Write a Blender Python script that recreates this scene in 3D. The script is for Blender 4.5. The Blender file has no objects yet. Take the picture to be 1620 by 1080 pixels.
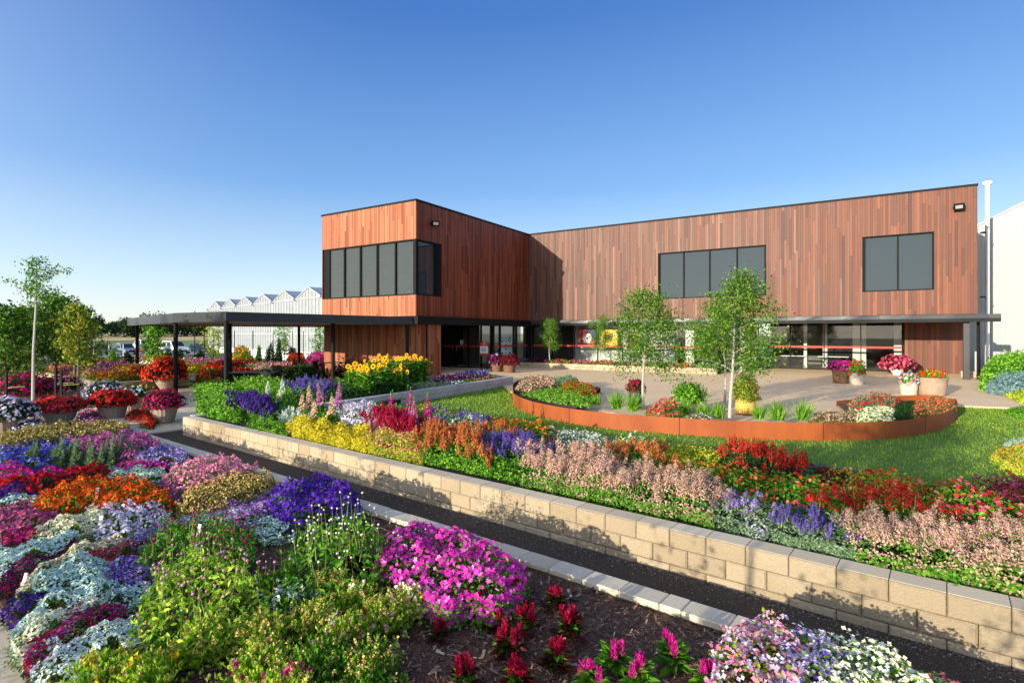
import bpy, math, random
import numpy as np
from math import radians, sin, cos, pi, sqrt
sc = bpy.context.scene
COL = sc.collection
random.seed(7); rng = np.random.default_rng(11)
F_PX, CX, HV, CH = 863.0, 810.0, 529.0, 2.1     # focal length in photo pixels, principal column, horizon row, eye height
# ---------------- camera ----------------
cam = bpy.data.cameras.new("camera"); camo = bpy.data.objects.new("camera", cam); COL.objects.link(camo)
cam.sensor_width = 36; cam.lens = F_PX/1620*36; cam.shift_y = -(540-HV)/1620
cam.clip_end = 3000; cam.clip_start = 0.05
camo.location = (0, 0, CH); camo.rotation_euler = (pi/2, 0, 0)
sc.camera = camo
# ---------------- light ----------------
SUN_EL, SUN_DIR = 9.8, (0.701, 0.712)           # light travels towards +x +y
sc.view_settings.view_transform = 'Standard'; sc.view_settings.look = 'None'
sc.view_settings.exposure = 0.66; sc.view_settings.gamma = 1.0
w = bpy.data.worlds.new("World"); sc.world = w; w.use_nodes = True
nt = w.node_tree; nt.nodes.clear()
sky = nt.nodes.new("ShaderNodeTexSky"); sky.sky_type = 'NISHITA'; sky.sun_disc = False
sky.sun_elevation = radians(SUN_EL)
sky.sun_rotation = math.atan2(-SUN_DIR[0], -SUN_DIR[1])   # rotation 0 = sun towards +y, positive turns to +x
sky.air_density = 1.15; sky.dust_density = 0.1; sky.ozone_density = 2.0; sky.altitude = 200
bg = nt.nodes.new("ShaderNodeBackground"); bg.inputs[1].default_value = 0.165
wo = nt.nodes.new("ShaderNodeOutputWorld")
tcw = nt.nodes.new("ShaderNodeTexCoord"); sz_ = nt.nodes.new("ShaderNodeSeparateXYZ"); nt.links.new(tcw.outputs['Generated'], sz_.inputs[0])
rw = nt.nodes.new("ShaderNodeValToRGB"); nt.links.new(sz_.outputs[2], rw.inputs[0]); ew = rw.color_ramp.elements
for k_, (p_, c_) in enumerate([(0, (3.2, 3.65, 4.1)), (.1, (2.35, 3.1, 4.1)), (.25, (1.1, 2.1, 3.8)), (.5, (.36, 1.12, 3.0)), (1, (.14, .5, 1.9))]):
    if k_ > 1: ew.new(p_)
ew_ = [(0, (3.4, 3.8, 4.1)), (.1, (2.2, 3.0, 4.05)), (.25, (.62, 1.5, 3.4)), (.5, (.06, .58, 2.35)), (1, (.08, .38, 1.7))]
for k_, (p_, c_) in enumerate(ew_): ew[k_].position = p_; ew[k_].color = (*[x/4.1 for x in c_], 1)
ml = nt.nodes.new("ShaderNodeVectorMath"); ml.operation = 'SCALE'; ml.inputs['Scale'].default_value = 4.1; nt.links.new(rw.outputs[0], ml.inputs[0])
mxw = nt.nodes.new("ShaderNodeMix"); mxw.data_type = 'RGBA'; mxw.inputs[0].default_value = .7
nt.links.new(sky.outputs[0], mxw.inputs[6]); nt.links.new(ml.outputs[0], mxw.inputs[7])
# the sky is brighter and warmer round the low sun behind the viewer
dt = nt.nodes.new("ShaderNodeVectorMath"); dt.operation = 'DOT_PRODUCT'; dt.inputs[1].default_value = (-SUN_DIR[0]*.98, -SUN_DIR[1]*.98, .17); nt.links.new(tcw.outputs['Generated'], dt.inputs[0])
mrw = nt.nodes.new("ShaderNodeMapRange"); mrw.inputs[1].default_value = -.5; mrw.inputs[2].default_value = 1; nt.links.new(dt.outputs['Value'], mrw.inputs[0])
pw = nt.nodes.new("ShaderNodeMath"); pw.operation = 'POWER'; pw.inputs[1].default_value = 2.6; nt.links.new(mrw.outputs[0], pw.inputs[0])
gl = nt.nodes.new("ShaderNodeVectorMath"); gl.operation = 'SCALE'; gl.inputs[0].default_value = (5.7, 5.6, 5.2); nt.links.new(pw.outputs[0], gl.inputs['Scale'])
ad = nt.nodes.new("ShaderNodeVectorMath"); ad.operation = 'ADD'; nt.links.new(mxw.outputs[2], ad.inputs[0]); nt.links.new(gl.outputs[0], ad.inputs[1])
nt.links.new(ad.outputs[0], bg.inputs[0]); nt.links.new(bg.outputs[0], wo.inputs[0])
sd = bpy.data.lights.new("sun", 'SUN'); sd.energy = 5.0; sd.angle = radians(0.5); sd.color = (1.0, 0.89, 0.71)
so = bpy.data.objects.new("sun", sd); COL.objects.link(so)
from mathutils import Vector, Matrix
so.rotation_euler = Vector((SUN_DIR[0]*cos(radians(SUN_EL)), SUN_DIR[1]*cos(radians(SUN_EL)), -sin(radians(SUN_EL)))).to_track_quat('-Z', 'Y').to_euler()
so.location = (-30, -30, 20)
sc.cycles.max_bounces = 6; sc.cycles.transparent_max_bounces = 12
sc.cycles.diffuse_bounces = 3; sc.cycles.glossy_bounces = 3; sc.cycles.transmission_bounces = 4
sc.cycles.caustics_reflective = False; sc.cycles.caustics_refractive = False

# ---------------- helpers ----------------
def G(u, v, z=0.0):
    Y = F_PX*(CH-z)/(v-HV); return np.array([(u-CX)/F_PX*Y, Y, z])
def RR(u, r, z=0.0):                              # photo column u meets the garden line r
    q = (u-CX)/F_PX; Y = r/(.783+.622*q); return np.array([q*Y, Y, z])
def lin(h):
    h = h.lstrip('#'); c = [int(h[i:i+2], 16)/255 for i in (0, 2, 4)]
    return tuple((x/12.92 if x <= .04045 else ((x+.055)/1.055)**2.4) for x in c)+(1,)
M = {}
def newmat(name):
    m = bpy.data.materials.new(name); m.use_nodes = True; nt = m.node_tree
    b = nt.nodes['Principled BSDF']; M[name] = m; return m, nt, b
def ramp(nt, fac, cols, constant=False):
    r = nt.nodes.new("ShaderNodeValToRGB"); nt.links.new(fac, r.inputs[0])
    e = r.color_ramp.elements; r.color_ramp.interpolation = 'CONSTANT' if constant else 'LINEAR'
    n = len(cols)
    while len(e) < n: e.new(0.5)
    for i, c in enumerate(cols):
        e[i].position = i/n if constant else (i/(n-1) if n > 1 else 0); e[i].color = c
    return r.outputs[0]
def noise(nt, scale, detail=4, coord='Object', stretch=None, rough=.6):
    tc = nt.nodes.new("ShaderNodeTexCoord"); n = nt.nodes.new("ShaderNodeTexNoise")
    n.inputs['Scale'].default_value = scale; n.inputs['Detail'].default_value = detail; n.inputs['Roughness'].default_value = rough
    src = tc.outputs[coord]
    if stretch:
        mp = nt.nodes.new("ShaderNodeMapping"); mp.inputs['Scale'].default_value = stretch
        nt.links.new(src, mp.inputs[0]); src = mp.outputs[0]
    nt.links.new(src, n.inputs['Vector']); return n.outputs['Fac']
def bump(nt, b, h, strength=.4, dist=.02):
    bp = nt.nodes.new("ShaderNodeBump"); bp.inputs['Strength'].default_value = strength; bp.inputs['Distance'].default_value = dist
    nt.links.new(h, bp.inputs['Height']); nt.links.new(bp.outputs[0], b.inputs['Normal'])
def mixc(nt, fac, a, b, typ='MIX'):
    m = nt.nodes.new("ShaderNodeMix"); m.data_type = 'RGBA'; m.blend_type = typ
    for k, x in ((6, a), (7, b)):
        if hasattr(x, 'links'): nt.links.new(x, m.inputs[k])
        else: m.inputs[k].default_value = x
    if hasattr(fac, 'links'): nt.links.new(fac, m.inputs[0])
    else: m.inputs[0].default_value = fac
    return m.outputs[2]
def island(nt):
    return nt.nodes.new("ShaderNodeNewGeometry").outputs['Random Per Island']
def plain(name, col, rough=.6, metal=0, var=.12, scale=6, bmp=0, bscale=60, spec=.5, stretch=None):
    m, nt, b = newmat(name); c = lin(col) if isinstance(col, str) else col
    b.inputs['Roughness'].default_value = rough; b.inputs['Metallic'].default_value = metal
    b.inputs['Specular IOR Level'].default_value = spec
    d = tuple(x*(1-var*2) for x in c[:3])+(1,); l = tuple(min(1, x*(1+var)) for x in c[:3])+(1,)
    nt.links.new(ramp(nt, noise(nt, scale, stretch=stretch), [d, c, l]), b.inputs['Base Color'])
    if bmp: bump(nt, b, noise(nt, bscale), bmp, .01)
    return m
def scl(c, k): return tuple(min(1, x*k) for x in c[:3])+(1,)
def leafm(name, cols, trans=.3, rough=.55):
    m, nt, b = newmat(name); cc = ramp(nt, island(nt), [lin(c) for c in cols])
    nt.links.new(cc, b.inputs['Base Color']); b.inputs['Roughness'].default_value = rough; b.inputs['Specular IOR Level'].default_value = .25
    t = nt.nodes.new("ShaderNodeBsdfTranslucent"); mx = nt.nodes.new("ShaderNodeMixShader"); mx.inputs[0].default_value = trans
    nt.links.new(mixc(nt, 1.0, cc, (1, 1, .55, 1), 'MULTIPLY'), t.inputs[0])
    nt.links.new(b.outputs[0], mx.inputs[1]); nt.links.new(t.outputs[0], mx.inputs[2])
    nt.links.new(mx.outputs[0], nt.nodes['Material Output'].inputs[0]); return m
def petalm(name, cols, constant=False, trans=.25):
    m, nt, b = newmat(name); cc = ramp(nt, island(nt), [lin(c) for c in cols], constant)
    nt.links.new(cc, b.inputs['Base Color']); b.inputs['Roughness'].default_value = .75; b.inputs['Specular IOR Level'].default_value = .12
    t = nt.nodes.new("ShaderNodeBsdfTranslucent"); mx = nt.nodes.new("ShaderNodeMixShader"); mx.inputs[0].default_value = trans
    nt.links.new(cc, t.inputs[0]); nt.links.new(b.outputs[0], mx.inputs[1]); nt.links.new(t.outputs[0], mx.inputs[2])
    nt.links.new(mx.outputs[0], nt.nodes['Material Output'].inputs[0]); return m

class MB:
    def __init__(s): s.V = []; s.L = []; s.T = []; s.n = 0
    def add(s, v, f):
        v = np.asarray(v, float).reshape(-1, 3); s.V.append(v)
        for q in f:
            s.L.append(np.asarray(q, np.int64)+s.n); s.T.append(np.array([len(q)]))
        s.n += len(v); return s
    def addn(s, v, f):                            # f: (K, m) index array, all faces the same size
        s.V.append(v); s.L.append((f+s.n).ravel()); s.T.append(np.full(len(f), f.shape[1])); s.n += len(v)
    def box(s, x0, x1, y0, y1, z0, z1, R=None, o=None):
        v = np.array([(x, y, z) for z in (z0, z1) for x, y in ((x0, y0), (x1, y0), (x1, y1), (x0, y1))], float)
        if R is not None: v = v@np.asarray(R).T
        if o is not None: v = v+np.asarray(o)
        return s.add(v, [(0, 3, 2, 1), (4, 5, 6, 7), (0, 1, 5, 4), (1, 2, 6, 5), (2, 3, 7, 6), (3, 0, 4, 7)])
    def tube(s, pts, rad, n=8, cap=True):
        pts = [np.asarray(p, float) for p in pts]; rad = [rad]*len(pts) if np.isscalar(rad) else rad
        rings = []
        for i, p in enumerate(pts):
            d = pts[min(i+1, len(pts)-1)]-pts[max(i-1, 0)]; d = d/(np.linalg.norm(d)+1e-9)
            a = np.cross(d, (0, 0, 1) if abs(d[2]) < .9 else (1, 0, 0)); a /= np.linalg.norm(a); b = np.cross(d, a)
            rings += [p+rad[i]*(a*cos(2*pi*k/n)+b*sin(2*pi*k/n)) for k in range(n)]
        f = [(i*n+k, i*n+(k+1) % n, (i+1)*n+(k+1) % n, (i+1)*n+k) for i in range(len(pts)-1) for k in range(n)]
        if cap: f += [tuple(range(n))[::-1], tuple(range((len(pts)-1)*n, len(pts)*n))]
        return s.add(rings, f)
    def lathe(s, prof, n=24, o=(0, 0, 0), sy=1, flute=0):
        v = []
        for r, z in prof:
            for k in range(n):
                rr = r*(1-flute*(k % 2)); v.append((o[0]+rr*cos(2*pi*k/n), o[1]+sy*rr*sin(2*pi*k/n), o[2]+z))
        f = [(i*n+k, i*n+(k+1) % n, (i+1)*n+(k+1) % n, (i+1)*n+k) for i in range(len(prof)-1) for k in range(n)]
        f += [tuple(range(n))[::-1]]
        return s.add(v, f)
    def prism(s, poly, z0, z1):
        n = len(poly); v = [(p[0], p[1], z0) for p in poly]+[(p[0], p[1], z1) for p in poly]
        a = sum(poly[i][0]*poly[(i+1) % n][1]-poly[(i+1) % n][0]*poly[i][1] for i in range(n))
        if a < 0: v = [(p[0], p[1], z0) for p in poly[::-1]]+[(p[0], p[1], z1) for p in poly[::-1]]
        return s.add(v, [tuple(range(n))[::-1], tuple(range(n, 2*n))]+[(i, (i+1) % n, n+(i+1) % n, n+i) for i in range(n)])
    def build(s, name, mat, parent=None, loc=None, rot=0.0, world=False, smooth=False):
        me = bpy.data.meshes.new(name)
        if s.V:
            V = np.concatenate(s.V); L = np.concatenate(s.L); T = np.concatenate(s.T)
            if world:
                o = np.array(parent.location if parent is not None else (loc if loc is not None else (0, 0, 0))); V = V-o
            me.vertices.add(len(V)); me.vertices.foreach_set('co', V.astype(np.float32).ravel())
            me.loops.add(len(L)); me.loops.foreach_set('vertex_index', L.astype(np.int32))
            me.polygons.add(len(T)); st = np.concatenate([[0], np.cumsum(T)[:-1]])
            me.polygons.foreach_set('loop_start', st.astype(np.int32)); me.polygons.foreach_set('loop_total', T.astype(np.int32))
            me.polygons.foreach_set('use_smooth', np.full(len(T), smooth))
            me.update(calc_edges=True)
        me.materials.append(M[mat] if isinstance(mat, str) else mat)
        o = bpy.data.objects.new(name, me); COL.objects.link(o)
        if parent is not None: o.parent = parent
        elif loc is not None: o.location = loc
        if rot: o.rotation_euler = (0, 0, rot)
        return o
def tag(o, label=None, cat=None, group=None, kind=None):
    if label: o['label'] = label
    if cat: o['category'] = cat
    if group: o['group'] = group
    if kind: o['kind'] = kind
    return o
def thing(name, label, cat, loc=(0, 0, 0), rot=0, group=None):
    o = bpy.data.objects.new(name, None); COL.objects.link(o); o.location = tuple(float(x) for x in loc); o.rotation_euler = (0, 0, rot)
    o.empty_display_size = .1
    return tag(o, label, cat, group)
def copy_tree(o, loc=None, rot=None, label=None, parent=None, scale=None):
    c = o.copy(); COL.objects.link(c)
    if parent is not None: c.parent = parent
    for ch in list(o.children): copy_tree(ch, parent=c)
    if loc is not None: c.location = tuple(float(x) for x in loc)
    if rot is not None: c.rotation_euler = (0, 0, rot)
    if scale is not None: c.scale = (scale,)*3 if np.isscalar(scale) else scale
    if label: c['label'] = label
    return c
TB = -math.atan2(.5274, .8496)                    # building frame
TG = -math.atan2(.622, .783)                      # garden frame
BO = np.array([-4.89, 27.76, 0.0])
def BW(x, y, z=0): return np.array([BO[0]+.8496*x+.5274*y, BO[1]-.5274*x+.8496*y, z])
def GW(s_, r, z=0): return np.array([.783*s_+.622*r, -.622*s_+.783*r, z])

# ---------------- materials: setting ----------------
def cladding(name, cols):
    m, nt, b = newmat(name); isl = island(nt); c = ramp(nt, isl, [lin(x) for x in cols])
    g = noise(nt, 5, 6, stretch=(7, 7, .5), rough=.7); g2 = noise(nt, 1.3, 4, stretch=(1.5, 1.5, .3))
    c = mixc(nt, .75, c, ramp(nt, g, [(.42, .38, .34, 1), (1, 1, 1, 1), (1.0, .94, .88, 1)]), 'MULTIPLY')
    c = mixc(nt, .35, c, ramp(nt, g2, [(.4, .36, .36, 1), (1, 1, 1, 1), (1.0, .97, .93, 1)]), 'MULTIPLY')
    nt.links.new(c, b.inputs['Base Color']); b.inputs['Roughness'].default_value = .55; b.inputs['Specular IOR Level'].default_value = .3
    bump(nt, b, g, .35, .006)
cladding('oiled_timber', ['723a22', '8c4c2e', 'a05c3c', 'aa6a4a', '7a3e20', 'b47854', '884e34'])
cladding('shaded_side_timber', ['5c2a18', '703420', '86442a', '783c26', '964e34', '642e1a'])  # darker copy of the oiled boards; the side wall's shade is put into the colour
cladding('weathered_timber', ['4a342c', '604238', '745042', '54392e', '6e5244', '623a2c', '82604e', '583a2e', '6a463a', '402c24'])
cladding('red_timber', ['543024', '683c2c', '76442e', '5a3628', '844e36', '5c3c30', '6c402e', '482e24'])
plain('black_metal', '121314', .65, .0, .15, 3, spec=.2)
plain('dark_cladding_back', '15100d', .9)
plain('charcoal_fascia', '2b2d30', .38, .0, .2, 1.2, .15, 4)
plain('soffit_paint', 'a9a7a0', .6)
plain('frame_bronze', '141413', .7, spec=.15)
plain('white_paint', 'd8d8d4', .5, 0, .05)
plain('inside_wall', 'c4c4c0', .7, 0, .05)
plain('inside_dark', '66645c', .8)
plain('inside_floor', '6f6c66', .6)
m, nt, b = newmat('tinted_glass'); b.inputs['Base Color'].default_value = (.026, .038, .046, 1); b.inputs['Roughness'].default_value = .0; b.inputs['Specular IOR Level'].default_value = .5
m, nt, b = newmat('blind_glass'); nt.links.new(ramp(nt, noise(nt, 3, 3, stretch=(1, 1, 6)), [(.03, .036, .036, 1), (.055, .062, .06, 1)]), b.inputs['Base Color']); b.inputs['Roughness'].default_value = .0; b.inputs['Specular IOR Level'].default_value = .4
def clearglass(name, k=.55, tint=(.95, .965, .96, 1)):
    m, nt, b = newmat(name); nt.nodes.remove(b)
    t = nt.nodes.new("ShaderNodeBsdfTransparent"); t.inputs[0].default_value = tint
    g = nt.nodes.new("ShaderNodeBsdfGlossy"); g.inputs['Roughness'].default_value = 0
    lw = nt.nodes.new("ShaderNodeLayerWeight"); lw.inputs[0].default_value = k
    mx = nt.nodes.new("ShaderNodeMixShader"); lw.inputs[0].default_value = .5; pf = nt.nodes.new('ShaderNodeMath'); pf.operation = 'POWER'; pf.inputs[1].default_value = 4; nt.links.new(lw.outputs['Facing'], pf.inputs[0]); mf = nt.nodes.new('ShaderNodeMapRange'); mf.inputs[3].default_value = k*.22; mf.inputs[4].default_value = .7; nt.links.new(pf.outputs[0], mf.inputs[0]); nt.links.new(mf.outputs[0], mx.inputs[0])
    nt.links.new(t.outputs[0], mx.inputs[1]); nt.links.new(g.outputs[0], mx.inputs[2])
    nt.links.new(mx.outputs[0], nt.nodes['Material Output'].inputs[0])
clearglass('shop_glass', .2)
# ground materials
m, nt, b = newmat('field_soil')
nt.links.new(ramp(nt, noise(nt, .08, 6), [lin('6d6440'), lin('8a7c50'), lin('6a7a3c')]), b.inputs['Base Color']); b.inputs['Roughness'].default_value = .95
plain('bare_soil', '2c221b', .95, 0, .3, 9, .8, 50)
m, nt, b = newmat('bark_mulch')
vo = nt.nodes.new("ShaderNodeTexVoronoi"); vo.inputs['Scale'].default_value = 45; tc = nt.nodes.new("ShaderNodeTexCoord"); nt.links.new(tc.outputs['Object'], vo.inputs['Vector'])
nt.links.new(ramp(nt, vo.outputs['Color'], [lin('3a261c'), lin('5a3e2e'), lin('7c5e48')]), b.inputs['Base Color']); b.inputs['Roughness'].default_value = .9
bump(nt, b, vo.outputs['Distance'], 1, .02)
leafm('mulch_chip', ['33231f', '5a4034', '7a5a48', '967660', '402e2a', 'ccb49a'], 0.0, .9)
m, nt, b = newmat('path_grit')
vo = nt.nodes.new("ShaderNodeTexVoronoi"); vo.inputs['Scale'].default_value = 110; tc = nt.nodes.new("ShaderNodeTexCoord"); nt.links.new(tc.outputs['Object'], vo.inputs['Vector'])
c = ramp(nt, vo.outputs['Color'], [lin('28221c'), lin('463c31'), lin('6a5e4e')]); c = mixc(nt, .8, c, ramp(nt, noise(nt, 1.5, 5), [(.35, .33, .3, 1), (1, 1, 1, 1)]), 'MULTIPLY')
nt.links.new(c, b.inputs['Base Color']); b.inputs['Roughness'].default_value = .9; bump(nt, b, vo.outputs['Distance'], 1, .012)
leafm('grit_stone', ['3c3833', '57524b', '77716a', '2c2926', 'a39c92'], 0.0, .8)
m, nt, b = newmat('exposed_aggregate')
vo = nt.nodes.new("ShaderNodeTexVoronoi"); vo.inputs['Scale'].default_value = 75; tc = nt.nodes.new("ShaderNodeTexCoord"); nt.links.new(tc.outputs['Object'], vo.inputs['Vector'])
c = ramp(nt, vo.outputs['Color'], [lin('d8b488'), lin('ecca9a'), lin('f8e0b4'), lin('e0be90')]); c = mixc(nt, .6, c, ramp(nt, noise(nt, .7, 5), [(.7, .68, .66, 1), (1, 1, 1, 1)]), 'MULTIPLY')
nt.links.new(c, b.inputs['Base Color']); b.inputs['Roughness'].default_value = .8; bump(nt, b, vo.outputs['Distance'], .6, .008)
plain('paving_concrete', 'a3937c', .8, 0, .14, 2.5, .3, 80)
plain('carpark_concrete', '8e8d8a', .85, 0, .1, .5)
def blockm(name, cols, bs=.6):
    m, nt, b = newmat(name); c = ramp(nt, island(nt), [lin(x) for x in cols])
    c = mixc(nt, .55, c, ramp(nt, noise(nt, 40, 6), [(.6, .57, .52, 1), (1, 1, 1, 1)]), 'MULTIPLY')
    c = mixc(nt, .4, c, ramp(nt, noise(nt, 1.7, 5), [(.55, .5, .43, 1), (1, 1, 1, 1), (1, 1, 1, 1)]), 'MULTIPLY')
    nt.links.new(c, b.inputs['Base Color']); b.inputs['Roughness'].default_value = .9
    bump(nt, b, noise(nt, 38, 8, rough=.75), bs, .035)
blockm('split_block', ['b2a082', 'beac8e', 'c8b79a', 'a49072'], 1.0)
blockm('pale_slab_lit_cap', ['cdbd9f', 'd6c7aa', 'ddd0b6', 'c4b397'], .2)  # pale slabs; on cream wall tops the paleness stands in for sunlight
blockm('kerb_stone', ['c8bea6', 'd4cab2', 'dcd0b6', 'beb49c'], .15)
blockm('grey_block', ['bcb9b2', 'cac6bf', 'd0ccc3'], .6)
m, nt, b = newmat('corten_steel')
c = ramp(nt, noise(nt, 1.3, 6, stretch=(1, 1, .5)), [lin('5c2c0e'), lin('8a4012'), lin('a4541c'), lin('74380f')])
c = mixc(nt, .5, c, ramp(nt, noise(nt, 30, 4, stretch=(1, 1, .15)), [(.45, .36, .3, 1), (1, 1, 1, 1)]), 'MULTIPLY')
nt.links.new(c, b.inputs['Base Color']); b.inputs['Roughness'].default_value = .75; bump(nt, b, noise(nt, 90), .2, .003)
leafm('grass_blade', ['46741a', '6e9a26', '98b838', '58861e', 'b4ca4c', '3a6016'], .35)
plain('lawn_thatch', '5a7a2a', .95, 0, .3, 12)
# ================= THE SETTING: GROUND =================
def sheet(name, poly, z, mat, kind='structure'):
    mb = MB(); n = len(poly); mb.add([(p[0], p[1], 0) for p in poly], [tuple(range(n))])
    a = sum(poly[i][0]*poly[(i+1) % n][1]-poly[(i+1) % n][0]*poly[i][1] for i in range(n))
    if a < 0: mb = MB().add([(p[0], p[1], 0) for p in poly[::-1]], [tuple(range(n))])
    return tag(mb.build(name, mat, loc=(0, 0, z)), kind=kind)
sheet('ground', [(-900, -300), (900, -300), (900, 1500), (-900, 1500)], -.50, 'field_soil')
# terrace paving under and left of the canopy, the pale slabs of the near path, grit path between the beds
def slabs(name, s0, s1, r0, r1, z, mat, L, W_, gap=.008, kind='structure'):
    mb = MB(); R = None
    s_ = s0
    while s_ < s1-.01:
        r = r0
        while r < r1-.01:
            a, b_ = min(s_+L, s1), min(r+W_, r1)
            p = [GW(s_+gap/2, r+gap/2), GW(a-gap/2, r+gap/2), GW(a-gap/2, b_-gap/2), GW(s_+gap/2, b_-gap/2)]
            mb.prism([(q[0], q[1]) for q in p], z-.04, z+random.uniform(-.0015, .0015)); r += W_
        s_ += L
    return tag(mb.build(name, mat), kind=kind)
slabs('paving', -14, 3, -.6, 1.0, -.40, 'kerb_stone_tan' if 'kerb_stone_tan' in M else 'pale_slab_lit_cap', .6, .8)
slabs('terrace', -46, -15.95, -1, 7.55, -.42, 'pale_slab_lit_cap', 1.2, 1.2)
slabs('terrace', -27.7, -15.3, 7.55, 25, -.42, 'pale_slab_lit_cap', 1.2, 1.2)
tag(MB().prism([tuple(GW(s_, r)[:2]) for s_, r in ((-15.95, 4.86), (9, 4.86), (9, 5.72), (-15.3, 5.72), (-15.3, 5.9), (-15.95, 5.9))], -.52, -.455).build('path', 'path_grit'), kind='structure')
# grit stones loose on the path
N = 9000
s_ = rng.uniform(-9, 5, N); r = np.where(rng.random(N) < .6, 5.66-np.abs(rng.normal(0, .12, N)), rng.uniform(4.88, 5.66, N)); r = np.clip(r, 4.88, 5.645)
P = np.stack([.783*s_+.622*r, -.622*s_+.783*r, np.full(N, -.452)], 1)
TET = np.array([(1, 0, 0), (-.5, .8, 0), (-.5, -.8, 0), (.1, 0, .8)]); TETF = np.array([(0, 1, 3), (1, 2, 3), (2, 0, 3)])
def unit(a): return a/(np.linalg.norm(a, axis=1, keepdims=True)+1e-9)
def frames(Nn, spin):
    Z = unit(Nn); up = np.where(np.abs(Z[:, 2:3]) < .95, np.array([[0, 0, 1.]]), np.array([[1., 0, 0]]))
    X = unit(np.cross(up, Z)); Y = np.cross(Z, X); c, s2 = np.cos(spin)[:, None], np.sin(spin)[:, None]
    return c*X+s2*Y, -s2*X+c*Y, Z
def inst(mb, tv, tf, P, Nn, S, spin=None):
    n = len(P)
    if n == 0: return
    if spin is None: spin = rng.uniform(0, 2*pi, n)
    X, Y, Z = frames(Nn, spin); S = np.broadcast_to(np.asarray(S, float).reshape(-1, 1) if np.ndim(S) <= 1 else S, (n, 3))
    v = P[:, None, :]+(tv[None, :, 0:1]*S[:, None, 0:1])*X[:, None]+(tv[None, :, 1:2]*S[:, None, 1:2])*Y[:, None]+(tv[None, :, 2:3]*S[:, None, 2:3])*Z[:, None]
    mb.addn(v.reshape(-1, 3), (tf[None]+np.arange(n)[:, None, None]*len(tv)).reshape(-1, tf.shape[1]))
def instd(mb, tv, tf, P, D, S, roll=None):       # template +y laid along D
    n = len(P)
    if n == 0: return
    D = unit(D); ref = np.where(np.abs(D[:, 2:3]) < .97, np.array([[0, 0, 1.]]), np.array([[1., 0, 0]]))
    A = unit(np.cross(D, ref)); B = np.cross(A, D)
    if roll is None: roll = rng.uniform(-pi, pi, n)
    c, s2 = np.cos(roll)[:, None], np.sin(roll)[:, None]; X = c*A+s2*B; Z = np.cross(X, D)
    S = np.broadcast_to(np.asarray(S, float).reshape(-1, 1) if np.ndim(S) <= 1 else S, (n, 3))
    v = P[:, None]+(tv[None, :, 0:1]*S[:, None, 0:1])*X[:, None]+(tv[None, :, 1:2]*S[:, None, 1:2])*D[:, None]+(tv[None, :, 2:3]*S[:, None, 2:3])*Z[:, None]
    mb.addn(v.reshape(-1, 3), (tf[None]+np.arange(n)[:, None, None]*len(tv)).reshape(-1, tf.shape[1]))
mb = MB(); inst(mb, TET, TETF, P, np.tile([[0, 0, 1.]], (N, 1))+rng.normal(0, .3, (N, 3)), rng.uniform(.004, .013, N))
tag(mb.build('gravel', 'grit_stone'), 'loose dark grit scattered over the sunken path beside the block wall', 'gravel', kind='stuff')
# raised garden ground: upper bed soil, lawn, patio
sheet('bed_soil', [GW(-15.1, 5.9)[:2], GW(14, 5.9)[:2], GW(14, 10.2)[:2], GW(-2, 10.2)[:2], (-2.7, 18.3), (-9, 21), GW(-15.1, 12)[:2]], -.06, 'bare_soil')
MB_ = MB().prism([tuple(GW(s_, r)[:2]) for s_, r in ((-15.05, 5.9), (40, 5.9), (40, 60), (-15.05, 60))], -.49, -.11)
tag(MB_.build('terrain', 'bare_soil'), kind='structure')
LAWN = [GW(-14.5, 8.8)[:2], GW(-4, 9.55)[:2], GW(3, 9.75)[:2], GW(9, 9.85)[:2], (11.9, 5.4), (20, 8), (20, 13.2), tuple(G(1620, 647, -.05)[:2]), tuple(G(1500, 643, -.05)[:2]), tuple(G(1440, 636, -.05)[:2]), tuple(G(1100, 630, -.05)[:2]), tuple(G(820, 598, -.05)[:2])]
LAWN = [tuple(map(float, p)) for p in LAWN]
sheet('lawn', LAWN, -.052, 'lawn_thatch')
PATIO = [tuple(map(float, p)) for p in [G(790, 606)[:2], G(815, 624)[:2], G(940, 650)[:2], G(1100, 668)[:2], G(1300, 672)[:2], G(1420, 660)[:2], G(1512, 641)[:2], G(1560, 643)[:2], (19.5, 13.6), (40, 2), (40, 12.2), BW(24.6, 8.6)[:2], BW(24.6, 17)[:2], BW(13, 24)[:2], BW(-4.2, 24)[:2], BW(-4.2, 2.2)[:2], BW(0, 2.2)[:2], (-3.2, 27.5)]]
mbp = MB(); mbp.prism(PATIO, -.12, 0.0); tag(mbp.build('patio', 'exposed_aggregate'), kind='structure')
# green bank, car park, dry field beyond
mb = MB(); xs = np.linspace(-330, 60, 60)
rows = [(74, -.496), (92, -.492), (104, .25), (135, .55), (180, .9), (240, 2.2), (420, 2.6)]
v = [(x, y+rng.normal(0, .5)+(-x)*.02, z+(rng.normal(0, .06) if z > 0 else 0)) for y, z in rows for x in xs]
n = len(xs); f = [(j*n+i, j*n+i+1, (j+1)*n+i+1, (j+1)*n+i) for j in range(len(rows)-1) for i in range(n-1)]
m, nt, bb = newmat('bank_grass'); tc = nt.nodes.new("ShaderNodeTexCoord"); sp = nt.nodes.new("ShaderNodeSeparateXYZ"); nt.links.new(tc.outputs['Object'], sp.inputs[0])
mr = nt.nodes.new("ShaderNodeMapRange"); mr.inputs[1].default_value = 128; mr.inputs[2].default_value = 150; nt.links.new(sp.outputs[1], mr.inputs[0])
gr = ramp(nt, noise(nt, .5, 6), [lin('3d5a22'), lin('62803a'), lin('8a8a4c')])
nt.links.new(mixc(nt, mr.outputs[0], gr, ramp(nt, noise(nt, .2, 4), [lin('b89a5c'), lin('d2b878')])), bb.inputs['Base Color']); bb.inputs['Roughness'].default_value = .95
tag(mb.add(v, f).build('field', 'bank_grass'), kind='structure')
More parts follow.
